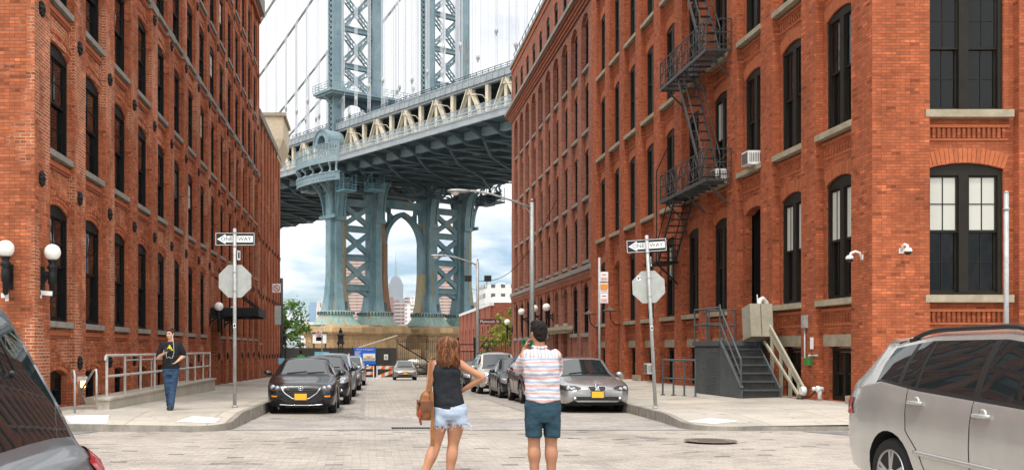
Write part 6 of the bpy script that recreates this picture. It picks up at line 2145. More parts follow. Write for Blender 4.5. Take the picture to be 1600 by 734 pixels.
# ---- fire escape
t = thing('fire_escape', 'grey iron fire escape with two balconies and steep ladders on the orange building', 'fire escape', (XR, 34, 6.9))
FX0, FX1, FY0, FY1 = 10.60, 11.38, 31.25, 36.2
for zf in (6.86, 10.93, 15.0):
    b = MB()
    for q in range(9): b.box(FX0 + .03 + q * .085, FX0 + .065 + q * .085, FY0, FY1, zf - .03, zf)
    for y in [FY0 + k * (FY1 - FY0) / 8 for k in range(9)]: b.box(FX0, FX1 + .05, y - .025, y + .025, zf - .09, zf - .031)
    b.box(FX0 - .02, FX0 + .02, FY0, FY1, zf - .1, zf + .02)
    for y in (FY0 + .3, FY1 - .3, (FY0 + FY1) / 2):
        b.bar((FX0 + .1, y, zf - .09), (FX1, y, zf - .75), .05, .05)
    b.build('balcony_floor', M['iron_grey'], t, weld=False)
    b = MB()
    H_ = .92
    for z in (zf + .12, zf + H_ * .55, zf + H_):
        b.bar((FX0, FY0, z), (FX0, FY1, z), .03, .03); b.bar((FX0, FY0, z), (FX1, FY0, z), .03, .03); b.bar((FX0, FY1, z), (FX1, FY1, z), .03, .03)
    n_ = 8
    for k in range(n_ + 1):
        y = FY0 + (FY1 - FY0) * k / n_
        b.bar((FX0, y, zf), (FX0, y, zf + H_), .035, .035)
        if k < n_:
            y2 = FY0 + (FY1 - FY0) * (k + 1) / n_
            b.bar((FX0, y, zf + .12), (FX0, y2, zf + H_), .02, .02); b.bar((FX0, y2, zf + .12), (FX0, y, zf + H_), .02, .02)
    for y in (FY0, FY1):
        b.bar((FX0, y, zf + .12), (FX1, y, zf + H_), .02, .02); b.bar((FX1, y, zf + .12), (FX0, y, zf + H_), .02, .02)
        b.bar((FX1, y, zf), (FX1, y, zf + H_), .03, .03)
    b.build('balcony_railing', M['iron_grey'], t, weld=False)
def ladder(y0, z0, y1, z1, x0=10.70, x1=11.25, nrung=12, rails=True, mt='iron_grey'):
    b = MB()
    for x in (x0, x1):
        b.bar((x, y0, z0), (x, y1, z1), .035, .12)
    for k in range(nrung):
        f = (k + .5) / nrung
        y, z = y0 + (y1 - y0) * f, z0 + (z1 - z0) * f
        b.box(x0, x1, y - .09, y + .09, z - .012, z + .012)
    if rails:
        for x in (x0, x1):
            b.bar((x, y0, z0 + .85), (x, y1, z1 + .85), .028, .028)
            b.bar((x, y0, z0), (x, y0, z0 + .85), .025, .025); b.bar((x, y1, z1), (x, y1, z1 + .85), .025, .025)
    b.build('ladder_stair', M[mt], t, weld=False)
ladder(31.9, 6.86, 34.5, 10.93); ladder(34.6 - 2.7, 10.93, 34.5, 15.0)
ladder(36.7, 4.75, 34.7, 6.82, 10.68, 11.3, 10, True, 'iron')
b = MB()
b.box(10.55, 11.38, 36.6, 38.2, 4.66, 4.73)
for y in (36.7, 38.1):
    b.bar((10.6, y, 4.66), (11.38, y, 3.9), .06, .06); b.bar((10.6, y, 4.7), (10.6, y, 5.6), .035, .035)
for z in (5.2, 5.6): b.bar((10.6, 36.7, z), (10.6, 38.1, z), .03, .03); b.bar((10.6, 38.1, z), (11.38, 38.1, z), .03, .03)
b.bar((10.55, 36.5, 5.2), (10.55, 36.5, 8.0), .03, .03); b.bar((10.55, 36.5, 8.0), (10.62, 35.4, 9.0 - .35), .03, .03)
for z in (4.3, 4.0): b.bar((10.7, 36.6, z), (11.3, 38.2, z - .2), .05, .05)
b.build('landing', M['iron'], t, weld=False)

# ---- window air conditioners
def ac(label, x, y, z, s=1.0):
    t = thing('air_conditioner', label, 'air conditioner', (x, y, z), 0, 'window air conditioners')
    b = MB(); b.box(-.02, .40, -.25 * s, .25 * s, 0, .40 * s, 0); b.build('case', M['white'], t, True)
    b = MB()
    for q in range(11): b.box(-.03, -.021, -.22 * s, .22 * s, .03 * s + q * .031 * s, .045 * s + q * .031 * s, 0)
    for q in range(7): b.box(.03 + q * .05, .05 + q * .05, -.255 * s, -.251 * s, .07 * s, .33 * s, 0)
    b.build('grille', M['iron_grey'], t, True, weld=False)
ac('white window air conditioner right of the fire escape, above the stair door', 11.16, 29.5, 6.93)
ac('white window air conditioner on the lower fire escape balcony', 11.16, 32.2, 6.93, .9)
ac('white window air conditioner on the upper fire escape balcony', 11.16, 34.9, 10.97, 1.05)
ac('white air conditioner low in a basement window behind the leaning post', 11.2, 40.2, .5, 1.05)

# ---- conduit, notice, standpipe on the orange building
t = thing('conduit_box', 'grey conduit with a switch box and green outlet on the orange pier', 'electrical box', (XR, 25.9, 1.3))
b = MB(); b.box(-.11, -.001, -.06, .10, .75, 1.08)
b.tube([(-.05, .02, .75), (-.05, .02, .02), (-.05, -.03, -.08), (-.05, -.12, -.12)], .022, 8)
b.build('conduit', M['steel'], t, True)
b = MB(); b.box(-.12, -.001, -.32, -.10, -.22, -.02); b.build('outlet_box', plain('green_box', (.05, .20, .05), .5), t, True)
b = MB(); b.cyl((-.06, -.30, .02), (-.06, -.75, .04), .025, n=8); b.sphere((-.06, -.3, .02), .05, 8, 6); b.build('spigot', M['steel'], t, True)
t = thing('notice_plate', 'small white notice plate beside the conduit', 'notice', (XR, 25.62, 1.5))
b = MB(); b.box(-.02, -.001, -.10, .06, 0, .30); b.build('plate', M['sign_white'], t, True)
t = thing('standpipe', 'white standpipe connection with a hose beside the basement door', 'standpipe', (XR, 24.95, .3))
b = MB(); b.lathe((-.02, 0, .2), (-1, 0, 0), [(.06, 0), (.06, .08), (.08, .10), (.08, .15), (.05, .17)], 12); b.lathe((-.1, .0, -.05), (0, 0, 1), [(.05, 0), (.05, .3)], 8); b.lathe((-.12, .14, .2), (-1, 0, 0), [(.045, 0), (.055, .08), (.035, .10)], 10)
b.build('pipe_heads', M['white'], t, True)
b = MB(); b.tube([(-.12, .1, .18), (-.2, .3, .0), (-.25, .7, -.07), (-.2, 1.1, -.09)], .016, 6); b.build('hose', M['rubber'], t, True)
# dish lamps by the gate
for y, lb in ((45.0, 'rusty dish lamp right of the tall gate on the orange building'), (49.2, 'rusty dish lamp left of the tall gate on the orange building')):
    t = thing('dish_lamp', lb, 'wall lamp', (XR, y, 3.2), 0, 'dish lamps by the gate')
    b = MB(); b.tube([(0, 0, -.6), (-.25, 0, -.62), (-.45, 0, -.4), (-.5, 0, 0)], .025, 6); b.build('arm', M['iron'], t, True)
    b = MB(); b.lathe((-.5, 0, 0), (0, 0, 1), [(.33, 0), (.3, .06), (.1, .14), (.05, .22)], 14); b.build('shade', worn('rusty_shade', (.14, .09, .06), (.08, .05, .04), .8), t, True)

# ---- manhole and drain
cx_, cy2 = lay(1110, 688, 1.5)
t = thing('manhole_cover', 'round rusty manhole cover in the setts on the right', 'manhole cover', (cx_, cy2, 0))
b = MB(); b.lathe((0, 0, 0), (0, 0, 1), [(.42, .002), (.415, .008), (.37, .008), (.365, .004), (.33, .006), (0, .006)], 28)
for q in range(9): b.box(-.22, .22, -.28 + q * .07, -.255 + q * .07, .0065, .010)
b.build('cover', worn('rusty_iron', (.16, .125, .10), (.10, .08, .065), .8, scale=8), t, True)
cx_, cy2 = lay(645, 667, 1.55)
t = thing('drain_grate', 'iron drain grate set across the grey concrete strip', 'drain', (cx_, cy2, zroad(cy2)))
b = MB(); b.box(-.42, .42, -.22, .22, .009, .013, 0)
for q in range(16): b.box(-.39 + q * .05, -.365 + q * .05, -.19, .19, .0135, .018, 1)
b.build('grate', [M['under'], M['iron_grey']], t, True)

# ---- cobra-head lamps
def cobra(label, x, y, h, reach, rise, floods=False):
    z0 = zroad(y) + .1
    t = thing('street_lamp', label, 'street lamp', (x, y, z0), 0, None)
    hz = h - z0
    b = MB(); b.cyl((0, 0, 0), (0, 0, hz), .13, .085, 12); b.cyl((0, 0, 0), (0, 0, .5), .2, .17, 12); b.sphere((0, 0, hz + .1), .07, 8, 6); b.build('pole', M['steel'], t, True)
    b = MB(); b.tube([(0, 0, hz - .25), (-reach * .3, 0, hz - .25 + rise * .45), (-reach * .6, 0, hz - .25 + rise * .82), (-reach * .85, 0, hz - .25 + rise), (-reach, 0, hz - .25 + rise)], .045, 8)
    b.bar((0, 0, hz - .6), (-reach * .12, 0, hz - .1), .03, .03); b.build('arm', M['steel'], t, True)
    b = MB()
    hx, hzz = -reach, hz - .25 + rise
    b.loft([[(hx + d, w * math.cos(a), hzz + hh * math.sin(a)) for a in [2 * math.pi * k / 10 for k in range(10)]] for d, w, hh in ((.25, .06, .05), (0, .10, .08), (-.3, .17, .10), (-.6, .17, .09), (-.75, .08, .05))], 0, True)
    b.build('lamp_head', M['alu'], t, True)
    b = MB(); b.sphere((hx - .42, 0, hzz - .08), .16, 12, 8, 0, (1.2, .9, .7)); b.build('lens', M['globe'], t, True)
    if floods:
        b = MB(); b.tube([(-.62, 0, hz - 1.35), (-.6, 0, hz - 1.75), (0, 0, hz - 1.9), (.6, 0, hz - 1.75), (.62, 0, hz - 1.35)], .03, 6); b.build('flood_yoke', M['steel'], t, True)
        for e in (-.65, .65):
            b = MB(); b.loft([[(e - .24, -.2, hz - 1.35), (e + .24, -.2, hz - 1.35), (e + .24, -.28, hz - .95), (e - .24, -.28, hz - .95)], [(e - .18, .15, hz - 1.3), (e + .18, .15, hz - 1.3), (e + .18, .05, hz - 1.0), (e - .18, .05, hz - 1.0)]], 0, False)
            b.build('floodlight', M['iron_grey'], t, True)
    return t
cobra('tall cobra head street lamp by the right kerb, nearer to the viewer', 7.25, 44.2, 8.0, 3.0, .75)
t = cobra('cobra head street lamp with two square floodlights by the iron gate', 7.22, 66.0, 7.3, 2.35, .62, True)
b = MB(); b.box(.05, 1.55, -.03, .0, 3.75, 4.1, 0); b.build('street_name_board', M['sign_brown'], t, True)
letters(t, 'Plymouth St', .26, (.80, -.036, 3.92), M['sign_white'])

# ---- signs along the left
def round_sign(label, x, y, htop, zs, r, red=True, dark=True, boards=()):
    z0 = zl(x, y)
    t = thing('sign_pole', label, 'sign post', (x, y, z0))
    b = MB(); b.cyl((0, 0, 0), (0, 0, htop - z0), .075 if dark else .045, n=10); b.build('post', M['iron_grey'] if dark else M['steel'], t, True)
    for (dx, z, w, h, mt) in boards:
        b = MB(); b.box(dx - w / 2, dx + w / 2, -.10, -.085, z - z0 - h / 2, z - z0 + h / 2, 0)
        if mt == 'sign_white':
            c = (dx, -.104, z - z0)
            b.tube([(dx + w * .36 * math.cos(a), -.104, z - z0 + w * .36 * math.sin(a)) for a in [2 * math.pi * k / 16 for k in range(16)]], w * .055, 5, 1, closed=True)
            b.bar((dx - w * .25, -.106, z - z0 + w * .25), (dx + w * .25, -.106, z - z0 - w * .25), w * .09, .004, 1, (0, 1, 0))
            b.bar((dx - w * .08, -.105, z - z0 - w * .2), (dx - w * .08, -.105, z - z0 + w * .2), w * .07, .003, 2, (0, 1, 0))
        b.build('sign_board', [M[mt], M['sign_red'], M['sign_black']], t, True, weld=False)
    return t
round_sign('dark sign pole with a no turn sign at the end of the left building', -4.37, 50, 5.05, 0, .2, True, True,
           ((-.24, 4.55, .42, .45, 'sign_white'), (-.18, 3.2, .32, .95, 'alu'), (.0, .9, .3, .3, 'sign_sky')))
round_sign('silver sign pole with a red ringed sign and pale blue board by the fence', -3.38, 72, 3.95, 0, .2, True, False,
           ((-.22, 2.6, .42, .45, 'sign_white'), (0, 1.15, 1.05, .3, 'sign_sky')))

# ---- ornate iron newel posts
def newel(label, x, y, ztop):
    z0 = zroad(y)
    t = thing('iron_newel', label, 'iron post', (x, y, z0), 0, 'ornate iron posts')
    h = ztop - z0
    b = MB()
    for sx in (-1, 1):
        for sy in (-1, 1): b.bar((sx * .18, sy * .18, 0), (sx * .18, sy * .18, h * .62), .07, .07)
    for k in range(6):
        z_, z2 = h * .62 * k / 6, h * .62 * (k + 1) / 6
        for sy in (-.18, .18):
            b.bar((-.18, sy, z_), (.18, sy, z2), .05, .03, 0, (0, 1, 0)); b.bar((.18, sy, z_), (-.18, sy, z2), .05, .032, 0, (0, 1, 0))
            b.bar((sy, -.18, z_), (sy, .18, z2), .05, .03, 0, (1, 0, 0)); b.bar((sy, .18, z_), (sy, -.18, z2), .05, .032, 0, (1, 0, 0))
    b.build('lattice_shaft', M['iron'], t, True, weld=False)
    b = MB()
    b.lathe((0, 0, h * .62), (0, 0, 1), [(.34, 0), (.36, .06), (.28, .12), (.30, .20), (.24, .28), (.24, .62), (.32, .68), (.30, .76), (.16, .86), (.12, .96), (.17, 1.04), (.12, 1.14), (.05, 1.22), (.08, 1.28), (0, 1.36)], 10)
    b.build('cap', M['iron'], t, True)
newel('ornate black iron post in front of the green tree', -6.85, 80, 3.45)
newel('ornate black iron post in front of the stone pier', -2.25, 80, 3.6)

# ---- fences across the end of the street
def pickets(label, pts, z0, h, name='iron_fence', step=.16, diag=None):
    t = thing(name, label, 'fence', (pts[0][0], pts[0][1], z0))
    b = MB()
    for p, q in zip(pts, pts[1:]):
        L = math.hypot(q[0] - p[0], q[1] - p[1]); n_ = int(L / step)
        for k in range(n_ + 1):
            x, y = p[0] + (q[0] - p[0]) * k / n_, p[1] + (q[1] - p[1]) * k / n_
            big = k % 16 == 0
            b.bar((x, y, z0), (x, y, z0 + h + (.12 if big else 0)), .07 if big else .028, .07 if big else .028)
        for z in (.15, h * .5, h - .15):
            b.bar((p[0], p[1], z0 + z), (q[0], q[1], z0 + z), .05, .05)
    b.build('pickets', M['iron'], t, weld=False)
    return t
z8 = zroad(88)
pickets('tall black picket fence closing the middle of the street end', [(2.45, 86), (7.6, 86)], z8, 3.3)
pickets('tall black picket fence by the low brick building', [(9.3, 86.5), (17, 86.5)], z8, 3.3)
t = thing('iron_gate', 'open black picket gate with a white notice beside the lamp post', 'gate', (7.7, 86.2, z8))
b = MB()
for x in (7.75, 9.15): b.bar((x, 86.2, z8), (x, 86.2, z8 + 3.5), .14, .14)
for k in range(9): b.bar((7.9 + k * .15, 86.2, z8 + .1), (7.9 + k * .15, 86.2, z8 + 2.3), .03, .03)
for z in (.2, 1.2, 2.3, 2.9): b.bar((7.75, 86.2, z8 + z), (9.15, 86.2, z8 + z), .06, .08)
b.bar((9.15, 86.2, z8 + 2.0), (10.3, 86.2, z8 + 3.4), .09, .09)
b.build('gate_leaf', M['iron'], t, weld=False)
b = MB(); b.box(8.35, 8.85, 86.1, 86.14, z8 + .55, z8 + 1.0); b.build('notice', M['sign_white'], t)
t = thing('site_fence', 'dark screened construction fence behind the parked cars', 'fence', (-7, 86, z8))
M['screen'] = worn('dark_debris_screen', (.035, .035, .033), (.055, .05, .045), .9, scale=.7, stretch=(1, 1, .3), obj=False, bmp=.2)
b = MB()
x = -9.0
while x < 2.4:
    b.bar((x, 86.05, z8), (x, 86.05, 1.75), .06, .06, 1); x += 1.9
b.box(-9.2, 2.4, 86.0, 86.03, z8 + .08, 1.6, 0)
b.build('screen_panel', [M['screen'], M['iron_grey']], t, weld=False)
t = thing('fence_brace', 'long black timber brace leaning against the picket fence', 'brace', (3, 85.5, z8))
b = MB(); b.bar((2.55, 85.9, z8 + 3.0), (6.3, 85.3, z8 + .7), .1, .1); b.build('brace_beam', M['iron'], t)
t = thing('crane_boom', 'thin pale boom rising behind the dark screened fence', 'boom', (0, 90, 1))
b = MB(); b.bar((-.9, 90, 1.65), (2.6, 90.5, 2.75), .1, .1); b.bar((-.9, 90, 1.65), (-.9, 90, -1), .12, .12); b.build('boom_bar', M['b_cream'], t)

# blue information board
t = thing('information_board', 'blue site information board with a picture on the dark fence', 'sign', (-.2, 85.8, .2))
b = MB(); b.box(-1.06, .82, -.02, .02, -.02, 1.42); b.build('board', M['sign_blue'], t, True)
letters(t, 'Work in Progress', .20, (-.12, -.032, 1.27), M['sign_white'])
b = MB()
for k in range(7): b.box(-.98, -.45 - (k % 3) * .08, -.026, -.021, 1.06 - k * .1, 1.10 - k * .1)
b.build('text_lines', M['sign_white'], t, True, weld=False)
b = MB(); b.box(-.28, .76, -.028, -.021, .30, .92, 0); b.box(-.24, .72, -.032, -.029, .34, .55, 1); b.box(-.05, .55, -.036, -.033, .42, .72, 2); b.box(.1, .35, -.040, -.037, .5, .62, 3)
b.build('site_picture', [M['sign_white'], plain('picture_green', (.25, .38, .18), .6), plain('picture_tan', (.6, .5, .35), .6), plain('picture_red', (.5, .2, .15), .6)], t, True, weld=False)
t = thing('notice_sheet', 'white paper notice on the dark fence right of the blue board', 'notice', (1.5, 85.95, .3))
b = MB(); b.box(-.17, .17, -.02, 0, .28, .74); b.box(-.12, .12, -.024, -.021, .34, .62, 1); b.build('sheet', [M['sign_white'], M['alu']], t, True)

# barricade
def barricade(label, x, y, w, tilt=0):
    z0 = zroad(y)
    t = thing('barricade', label, 'barricade', (x, y, z0), 0, 'barricades')
    for e in (-w / 2, w / 2):
        b = MB(); b.bar((e, -.3, 0), (e, 0, 1.05), .07, .07); b.bar((e, .3, 0), (e, 0, 1.05), .07, .07); b.bar((e, -.2, .3), (e, .2, .3), .05, .05)
        b.build('leg', M['white'], t, True, weld=False)
    def board(p, q, nm='striped_board'):
        b = MB()
        p, q = V(p), V(q); d = q - p; L = d.length; d.normalize(); up = V((0, 0, 1)); up = (up - d * up.dot(d)).normalized()
        n_ = int(L / .30)
        for k in range(n_):
            a0, a1 = L * k / n_, L * (k + 1) / n_
            sk = .12
            P = lambda s, h: p + d * min(max(s, 0), L) + up * h
            vs = [P(a0 + 0, -.13), P(a1, -.13), P(a1 + sk, .13), P(a0 + sk, .13)]
            vs2 = [v_ + V((0, .025, 0)) for v_ in vs]
            b.add(vs + vs2, [(0, 1, 2, 3), (7, 6, 5, 4), (0, 4, 5, 1), (2, 6, 7, 3)], k % 2)
        b.build(nm, [M['white'], plain_orange], t, True, weld=False)
    board((-w / 2, -.06, .92), (w / 2, -.06, .92))
    if tilt: board((-w / 2, -.12, .12), (w / 2 - .1, -.10, .66))
    else: board((-w / 2, -.16, .45), (w / 2, -.16, .45))
plain_orange = plain('barricade_orange', (.80, .17, .02), .5)
barricade('orange striped barricade with a slipped board, beside the tan saloon', 1.42, 79.5, 1.5, 1)
barricade('orange striped barricade behind the last silver off-roader', -.2, 80.5, 1.2)

# rubble and sheeted heap beyond the fence
mb = MB()
for k in range(90):
    x = RND.uniform(1.5, 9); y = RND.uniform(95, 103); r = RND.uniform(.25, .8)
    mb.sphere((x, y, z8 + r * .4 + RND.uniform(0, .9)), r, 7, 5, RND.choice((0, 0, 1)), (1.2, 1, .6))
tag(mb.build('rubble_heap', [M['dirt'], M['white']], None, weld=False), 'pale heap of sheeted rubble behind the picket fence', None, None, 'stuff')
t = thing('site_cabin', 'small white site cabin on stilts left of the stone pier', 'cabin', (-5.8, 120, 1))
b = MB(); b.box(-.9, .7, -.8, .8, 1.2, 2.35, 0); b.box(-1.0, .8, -.9, .9, 2.35, 2.5, 1); b.build('cabin_box', [M['white'], M['iron_grey']], t, True)
for q, (sx, sy) in enumerate(((-.8, -.7), (.6, -.7), (-.8, .7), (.6, .7))):
    b = MB(); b.bar((sx, sy, -2.1), (sx, sy, 1.2), .12, .12); b.build('leg', M['iron_grey'], t, True)
b = MB(); b.box(-.5, .3, -.82, -.801, 1.5, 2.1); b.build('cabin_window', M['glass'], t, True)

# low brick building, right
t = thing('low_brick_building', 'low red brick building with tall dark windows beyond the iron fence', 'building', (20, 108, 0))
wall = MB()
ML = lambda u, d, z: (XR + d, u, z)
LH = 5.85
u = 93.0
wnd = win_mesh(1.1, 2.1, 0, 'frame_blk', 1, .07, .2, 'glass', 'glass', (1, 1))
while u < 124:
    u1 = min(u + 4.4, 124.5)
    panel(wall, ML, u, u1, 0, -1.2, LH, [(u + 1.6, u + 2.7, 1.6, 3.7, 0)], .25, 0)
    put(wnd[1], 'pane', put(wnd[0], 'window', t, at('R', ML, u + 2.15, .14, 1.6)), at('R', ML, u + 2.15, .14, 1.6))
    wall.mbox(ML, u - .2, u + .25, -.12, 0, -1.2, LH - .3, 0)
    u += 4.4
wall.mbox(ML, 92.9, 124.6, -.12, .3, LH - .3, LH, 1)
wall.quad((XR, 93, -1.2), (40, 93, -1.2), (40, 93, LH), (XR, 93, LH), 0)
wall.quad((XR, 124.5, -1.2), (40, 124.5, -1.2), (40, 124.5, LH), (XR, 124.5, LH), 0)
wall.quad((XR, 93, LH - .05), (40, 93, LH - .05), (40, 124.5, LH - .05), (XR, 124.5, LH - .05), 1)
wall.build('wall', [M['brick_low'], M['white']], t, recalc=False, weld=False)
b = MB(); b.tube([(XR - .15, 96, LH - 2), (XR - .25, 96, LH - 1.6), (XR - .6, 96, LH - 1.6)], .06, 6); b.build('wall_vent', M['white'], t)
t = thing('roof_plant', 'white rooftop machinery on the low brick building', 'rooftop plant', (15, 112, LH))
for q in ((-2.5, -1.2, -12, -10, -.05, .9), (-2.6, -2.2, -4, 3, -.05, .45), (-.5, 3, -6, 2, -.05, .8)):
    b = MB(); b.box(*q); b.build('plant_box', M['white'], t, True)
t = thing('overhead_wire', 'thin sagging wire from the brown building to the lamp pole', 'wire', (9, 60, 7))
b = MB(); b.tube([V((XR, 60, 10.6)).lerp(V((7.25, 66, 6.0)), f) - V((0, 0, 1.6 * math.sin(math.pi * f))) for f in [k / 12 for k in range(13)]], .02, 5); b.build('wire_strand', M['iron'], t)

# ================================================================ TREES
def leaf_mat(name, c1, c2):
    m, nt, b = nodes_of(name)
    oi = N(nt, 'ShaderNodeNewGeometry')
    n1 = noise_n(nt, oi.outputs['Position'], .9, 3, .6)
    rnd_ = oi.outputs['Random Per Island']
    f = math_n(nt, 'ADD', math_n(nt, 'MULTIPLY', n1, .5), math_n(nt, 'MULTIPLY', rnd_, .5))
    c = mix_c(nt, ramp(nt, f, [(.3, 0), (.7, 1)]), c1, c2)
    nt.links.new(c, b.inputs['Base Color']); set_b(b, .6, 0, .25)
    b.inputs['Transmission Weight'].default_value = 0
    tr = N(nt, 'ShaderNodeBsdfTranslucent'); nt.links.new(c, tr.inputs[0])
    mx = N(nt, 'ShaderNodeMixShader'); mx.inputs[0].default_value = .3
    nt.links.new(b.outputs[0], mx.inputs[1]); nt.links.new(tr.outputs[0], mx.inputs[2])
    nt.links.new(mx.outputs[0], nt.nodes['Material Output'].inputs[0])
    return m
M['leaf_g'] = leaf_mat('green_leaves', (.05, .12, .02), (.16, .27, .06))
M['leaf_y'] = leaf_mat('yellow_green_leaves', (.10, .16, .02), (.34, .36, .06))
M['bark'] = worn('bark', (.10, .075, .05), (.05, .038, .028), .9, scale=4, obj=False)
def tree(label, base, h, r, mat, seed, clumps=26, leaves=70, tilt=0, low=.35):
    rn = random.Random(seed)
    t = thing('street_tree', label, 'tree', base)
    b = MB()
    tips = []
    b.tube([(0, 0, 0), (.1, 0, h * .2), (tilt * .3, .05, h * .45), (tilt * .6, 0, h * .8)], .2, 8, r_list=[.24, .18, .13, .05])
    for k in range(9):
        a = rn.uniform(0, 6.28); z0 = h * rn.uniform(.28, .6)
        e = V((math.cos(a) * r * rn.uniform(.5, .9), math.sin(a) * r * rn.uniform(.5, .9), z0 + h * rn.uniform(.1, .35)))
        b.tube([V((tilt * .4 * z0 / h, 0, z0)), V((e.x * .5, e.y * .5, z0 + (e.z - z0) * .6)), e], .06, 6, r_list=[.08, .05, .02])
        tips.append(e)
    b.build('trunk', M['bark'], t, True)
    b = MB()
    cl = list(tips)
    while len(cl) < clumps:
        a = rn.uniform(0, 6.28); q = rn.uniform(0, 1) ** .6; zf = rn.uniform(low, 1)
        rr = r * q * math.sqrt(max(.05, 1 - ((zf - .62) / .45) ** 2))
        cl.append(V((math.cos(a) * rr + tilt * zf * .5, math.sin(a) * rr, zf * h)))
    for c in cl:
        cr = rn.uniform(.45, .95) * r * .38
        for _ in range(leaves):
            d = V((rn.gauss(0, 1), rn.gauss(0, 1), rn.gauss(0, .7))); d.normalize()
            p = c + d * cr * rn.uniform(.3, 1.1)
            s_ = rn.uniform(.08, .19)
            n1 = V((rn.gauss(0, 1), rn.gauss(0, 1), rn.gauss(0, 1))).normalized()
            n2 = n1.cross(V((rn.gauss(0, 1), rn.gauss(0, 1), rn.gauss(0, 1)))).normalized()
            b.add([p + n1 * s_, p + n2 * s_ * .6, p - n1 * s_, p - n2 * s_ * .6], [(0, 1, 2, 3)])
    b.build('crown', mat, t, True, weld=False, recalc=False)
    return t
tree('leafy green tree at the street end beside the left building', (-8.3, 92, z8), 6.6, 2.6, M['leaf_g'], 3, 44, 80, 1.0, .22)
tree('dark green tree partly hidden behind the left building end', (-10.6, 97, z8), 6.4, 2.8, M['leaf_g'], 8, 40, 80, 0, .2)
tree('yellow green tree in front of the low brick building', (13.4, 90, z8), 6.0, 2.5, M['leaf_y'], 5, 34, 70, -1.4, .42)
tree('small yellow green tree beside the street lamp with floodlights', (10.9, 91, z8), 4.3, .9, M['leaf_y'], 9, 10, 40, 0, .62)
# ================================================================ PEOPLE
def skin_mat(name, c):
    m, nt, b = nodes_of(name)
    n1 = noise_n(nt, N(nt, 'ShaderNodeTexCoord').outputs['Object'], 7, 4, .6)
    col = mix_c(nt, ramp(nt, n1, [(.3, 0), (.7, 1)]), tuple(x * .82 for x in c), tuple(min(1, x * 1.1) for x in c))
    nt.links.new(col, b.inputs['Base Color']); set_b(b, .5, 0, .35)
    b.inputs['Subsurface Weight'].default_value = .12
    b.inputs['Subsurface Radius'].default_value = (.02, .008, .005)
    return m
def cloth_mat(name, c, c2=None, rough=.85, wr=.5, scale=9):
    m, nt, b = nodes_of(name)
    oc = N(nt, 'ShaderNodeTexCoord').outputs['Object']
    n1 = noise_n(nt, scaled(nt, oc, (1, 1, 1.8)), scale, 5, .6)
    col = mix_c(nt, ramp(nt, n1, [(.3, 0), (.7, 1)]), c, c2 or tuple(x * 1.5 for x in c))
    fn = noise_n(nt, oc, 90, 2, .6)
    col = mix_c(nt, .3, col, ramp(nt, fn, [(.3, .7), (.7, 1.3)]), 'MULTIPLY')
    nt.links.new(col, b.inputs['Base Color']); set_b(b, rough, 0, .2)
    bump(nt, b, n1, wr, .02)
    return m
def striped_mat():
    m, nt, b = nodes_of('striped_shirt_cloth')
    oc = N(nt, 'ShaderNodeTexCoord').outputs['Object']
    sp = N(nt, 'ShaderNodeSeparateXYZ'); nt.links.new(oc, sp.inputs[0])
    wob = math_n(nt, 'MULTIPLY', noise_n(nt, oc, 5.5, 3, .5), .045)
    z = math_n(nt, 'ADD', sp.outputs[2], wob)
    x = math_n(nt, 'ADD', sp.outputs[0], math_n(nt, 'MULTIPLY', wob, .5))
    def bands(t, per):
        f = math_n(nt, 'FRACT', math_n(nt, 'ADD', math_n(nt, 'DIVIDE', t, per), 20.0))
        r_ = ramp(nt, f, [(0, (.58, .55, .55)), (.16, (.64, .35, .33)), (.36, (.60, .58, .58)), (.42, (.52, .54, .58)), (.56, (.33, .375, .46)), (.74, (.56, .57, .60)), (.86, (.60, .57, .57))])
        r_.node.color_ramp.interpolation = 'CONSTANT' if False else 'LINEAR'
        for e, p in zip(r_.node.color_ramp.elements, (0, .10, .38, .46, .54, .80, .90)): e.position = p
        r_.node.color_ramp.interpolation = 'CONSTANT'
        return r_
    hz, vt = bands(z, .080), bands(x, .075)
    yoke = math_n(nt, 'GREATER_THAN', sp.outputs[2], 1.405)
    c = mix_c(nt, yoke, hz, vt)
    fn = noise_n(nt, oc, 70, 2, .6)
    c = mix_c(nt, .25, c, ramp(nt, fn, [(.3, .75), (.7, 1.2)]), 'MULTIPLY')
    nt.links.new(c, b.inputs['Base Color']); set_b(b, .85, 0, .2)
    bump(nt, b, noise_n(nt, scaled(nt, oc, (1, 1, 2.2)), 10, 4, .6), .5, .02)
    return m

def solid(mb, mats, name, voxel, parent, smooth=2, fold=0.0, fscale=(6, 6, 14), cut=None):
    """union of overlapping closed shapes as one continuous surface"""
    me = mb.mesh(name, mats, weld=False, recalc=True)
    o = bpy.data.objects.new('tmp', me); COL.objects.link(o)
    r = o.modifiers.new('r', 'REMESH'); r.mode = 'VOXEL'; r.voxel_size = voxel; r.use_smooth_shade = True
    if smooth:
        s_ = o.modifiers.new('s', 'SMOOTH'); s_.iterations = smooth; s_.factor = .5
    bpy.context.view_layer.update()
    m2 = bpy.data.meshes.new_from_object(o.evaluated_get(bpy.context.evaluated_depsgraph_get()))
    bpy.data.objects.remove(o); bpy.data.meshes.remove(me)
    m2.name = name
    if fold or cut:
        m2.update()
        for v_ in m2.vertices:
            p = v_.co
            if fold:
                d = noise.noise(V((p.x * fscale[0], p.y * fscale[1], p.z * fscale[2]))) * fold + noise.noise(V((p.x * 17 + p.z * 9, p.y * 17, p.z * 12))) * fold * .5
                v_.co = p + v_.normal * d
    if not m2.materials: m2.materials.append(mats[0] if isinstance(mats, list) else mats)
    m2.polygons.foreach_set('use_smooth', [True] * len(m2.polygons))
    return put(m2, name, parent, None, True)

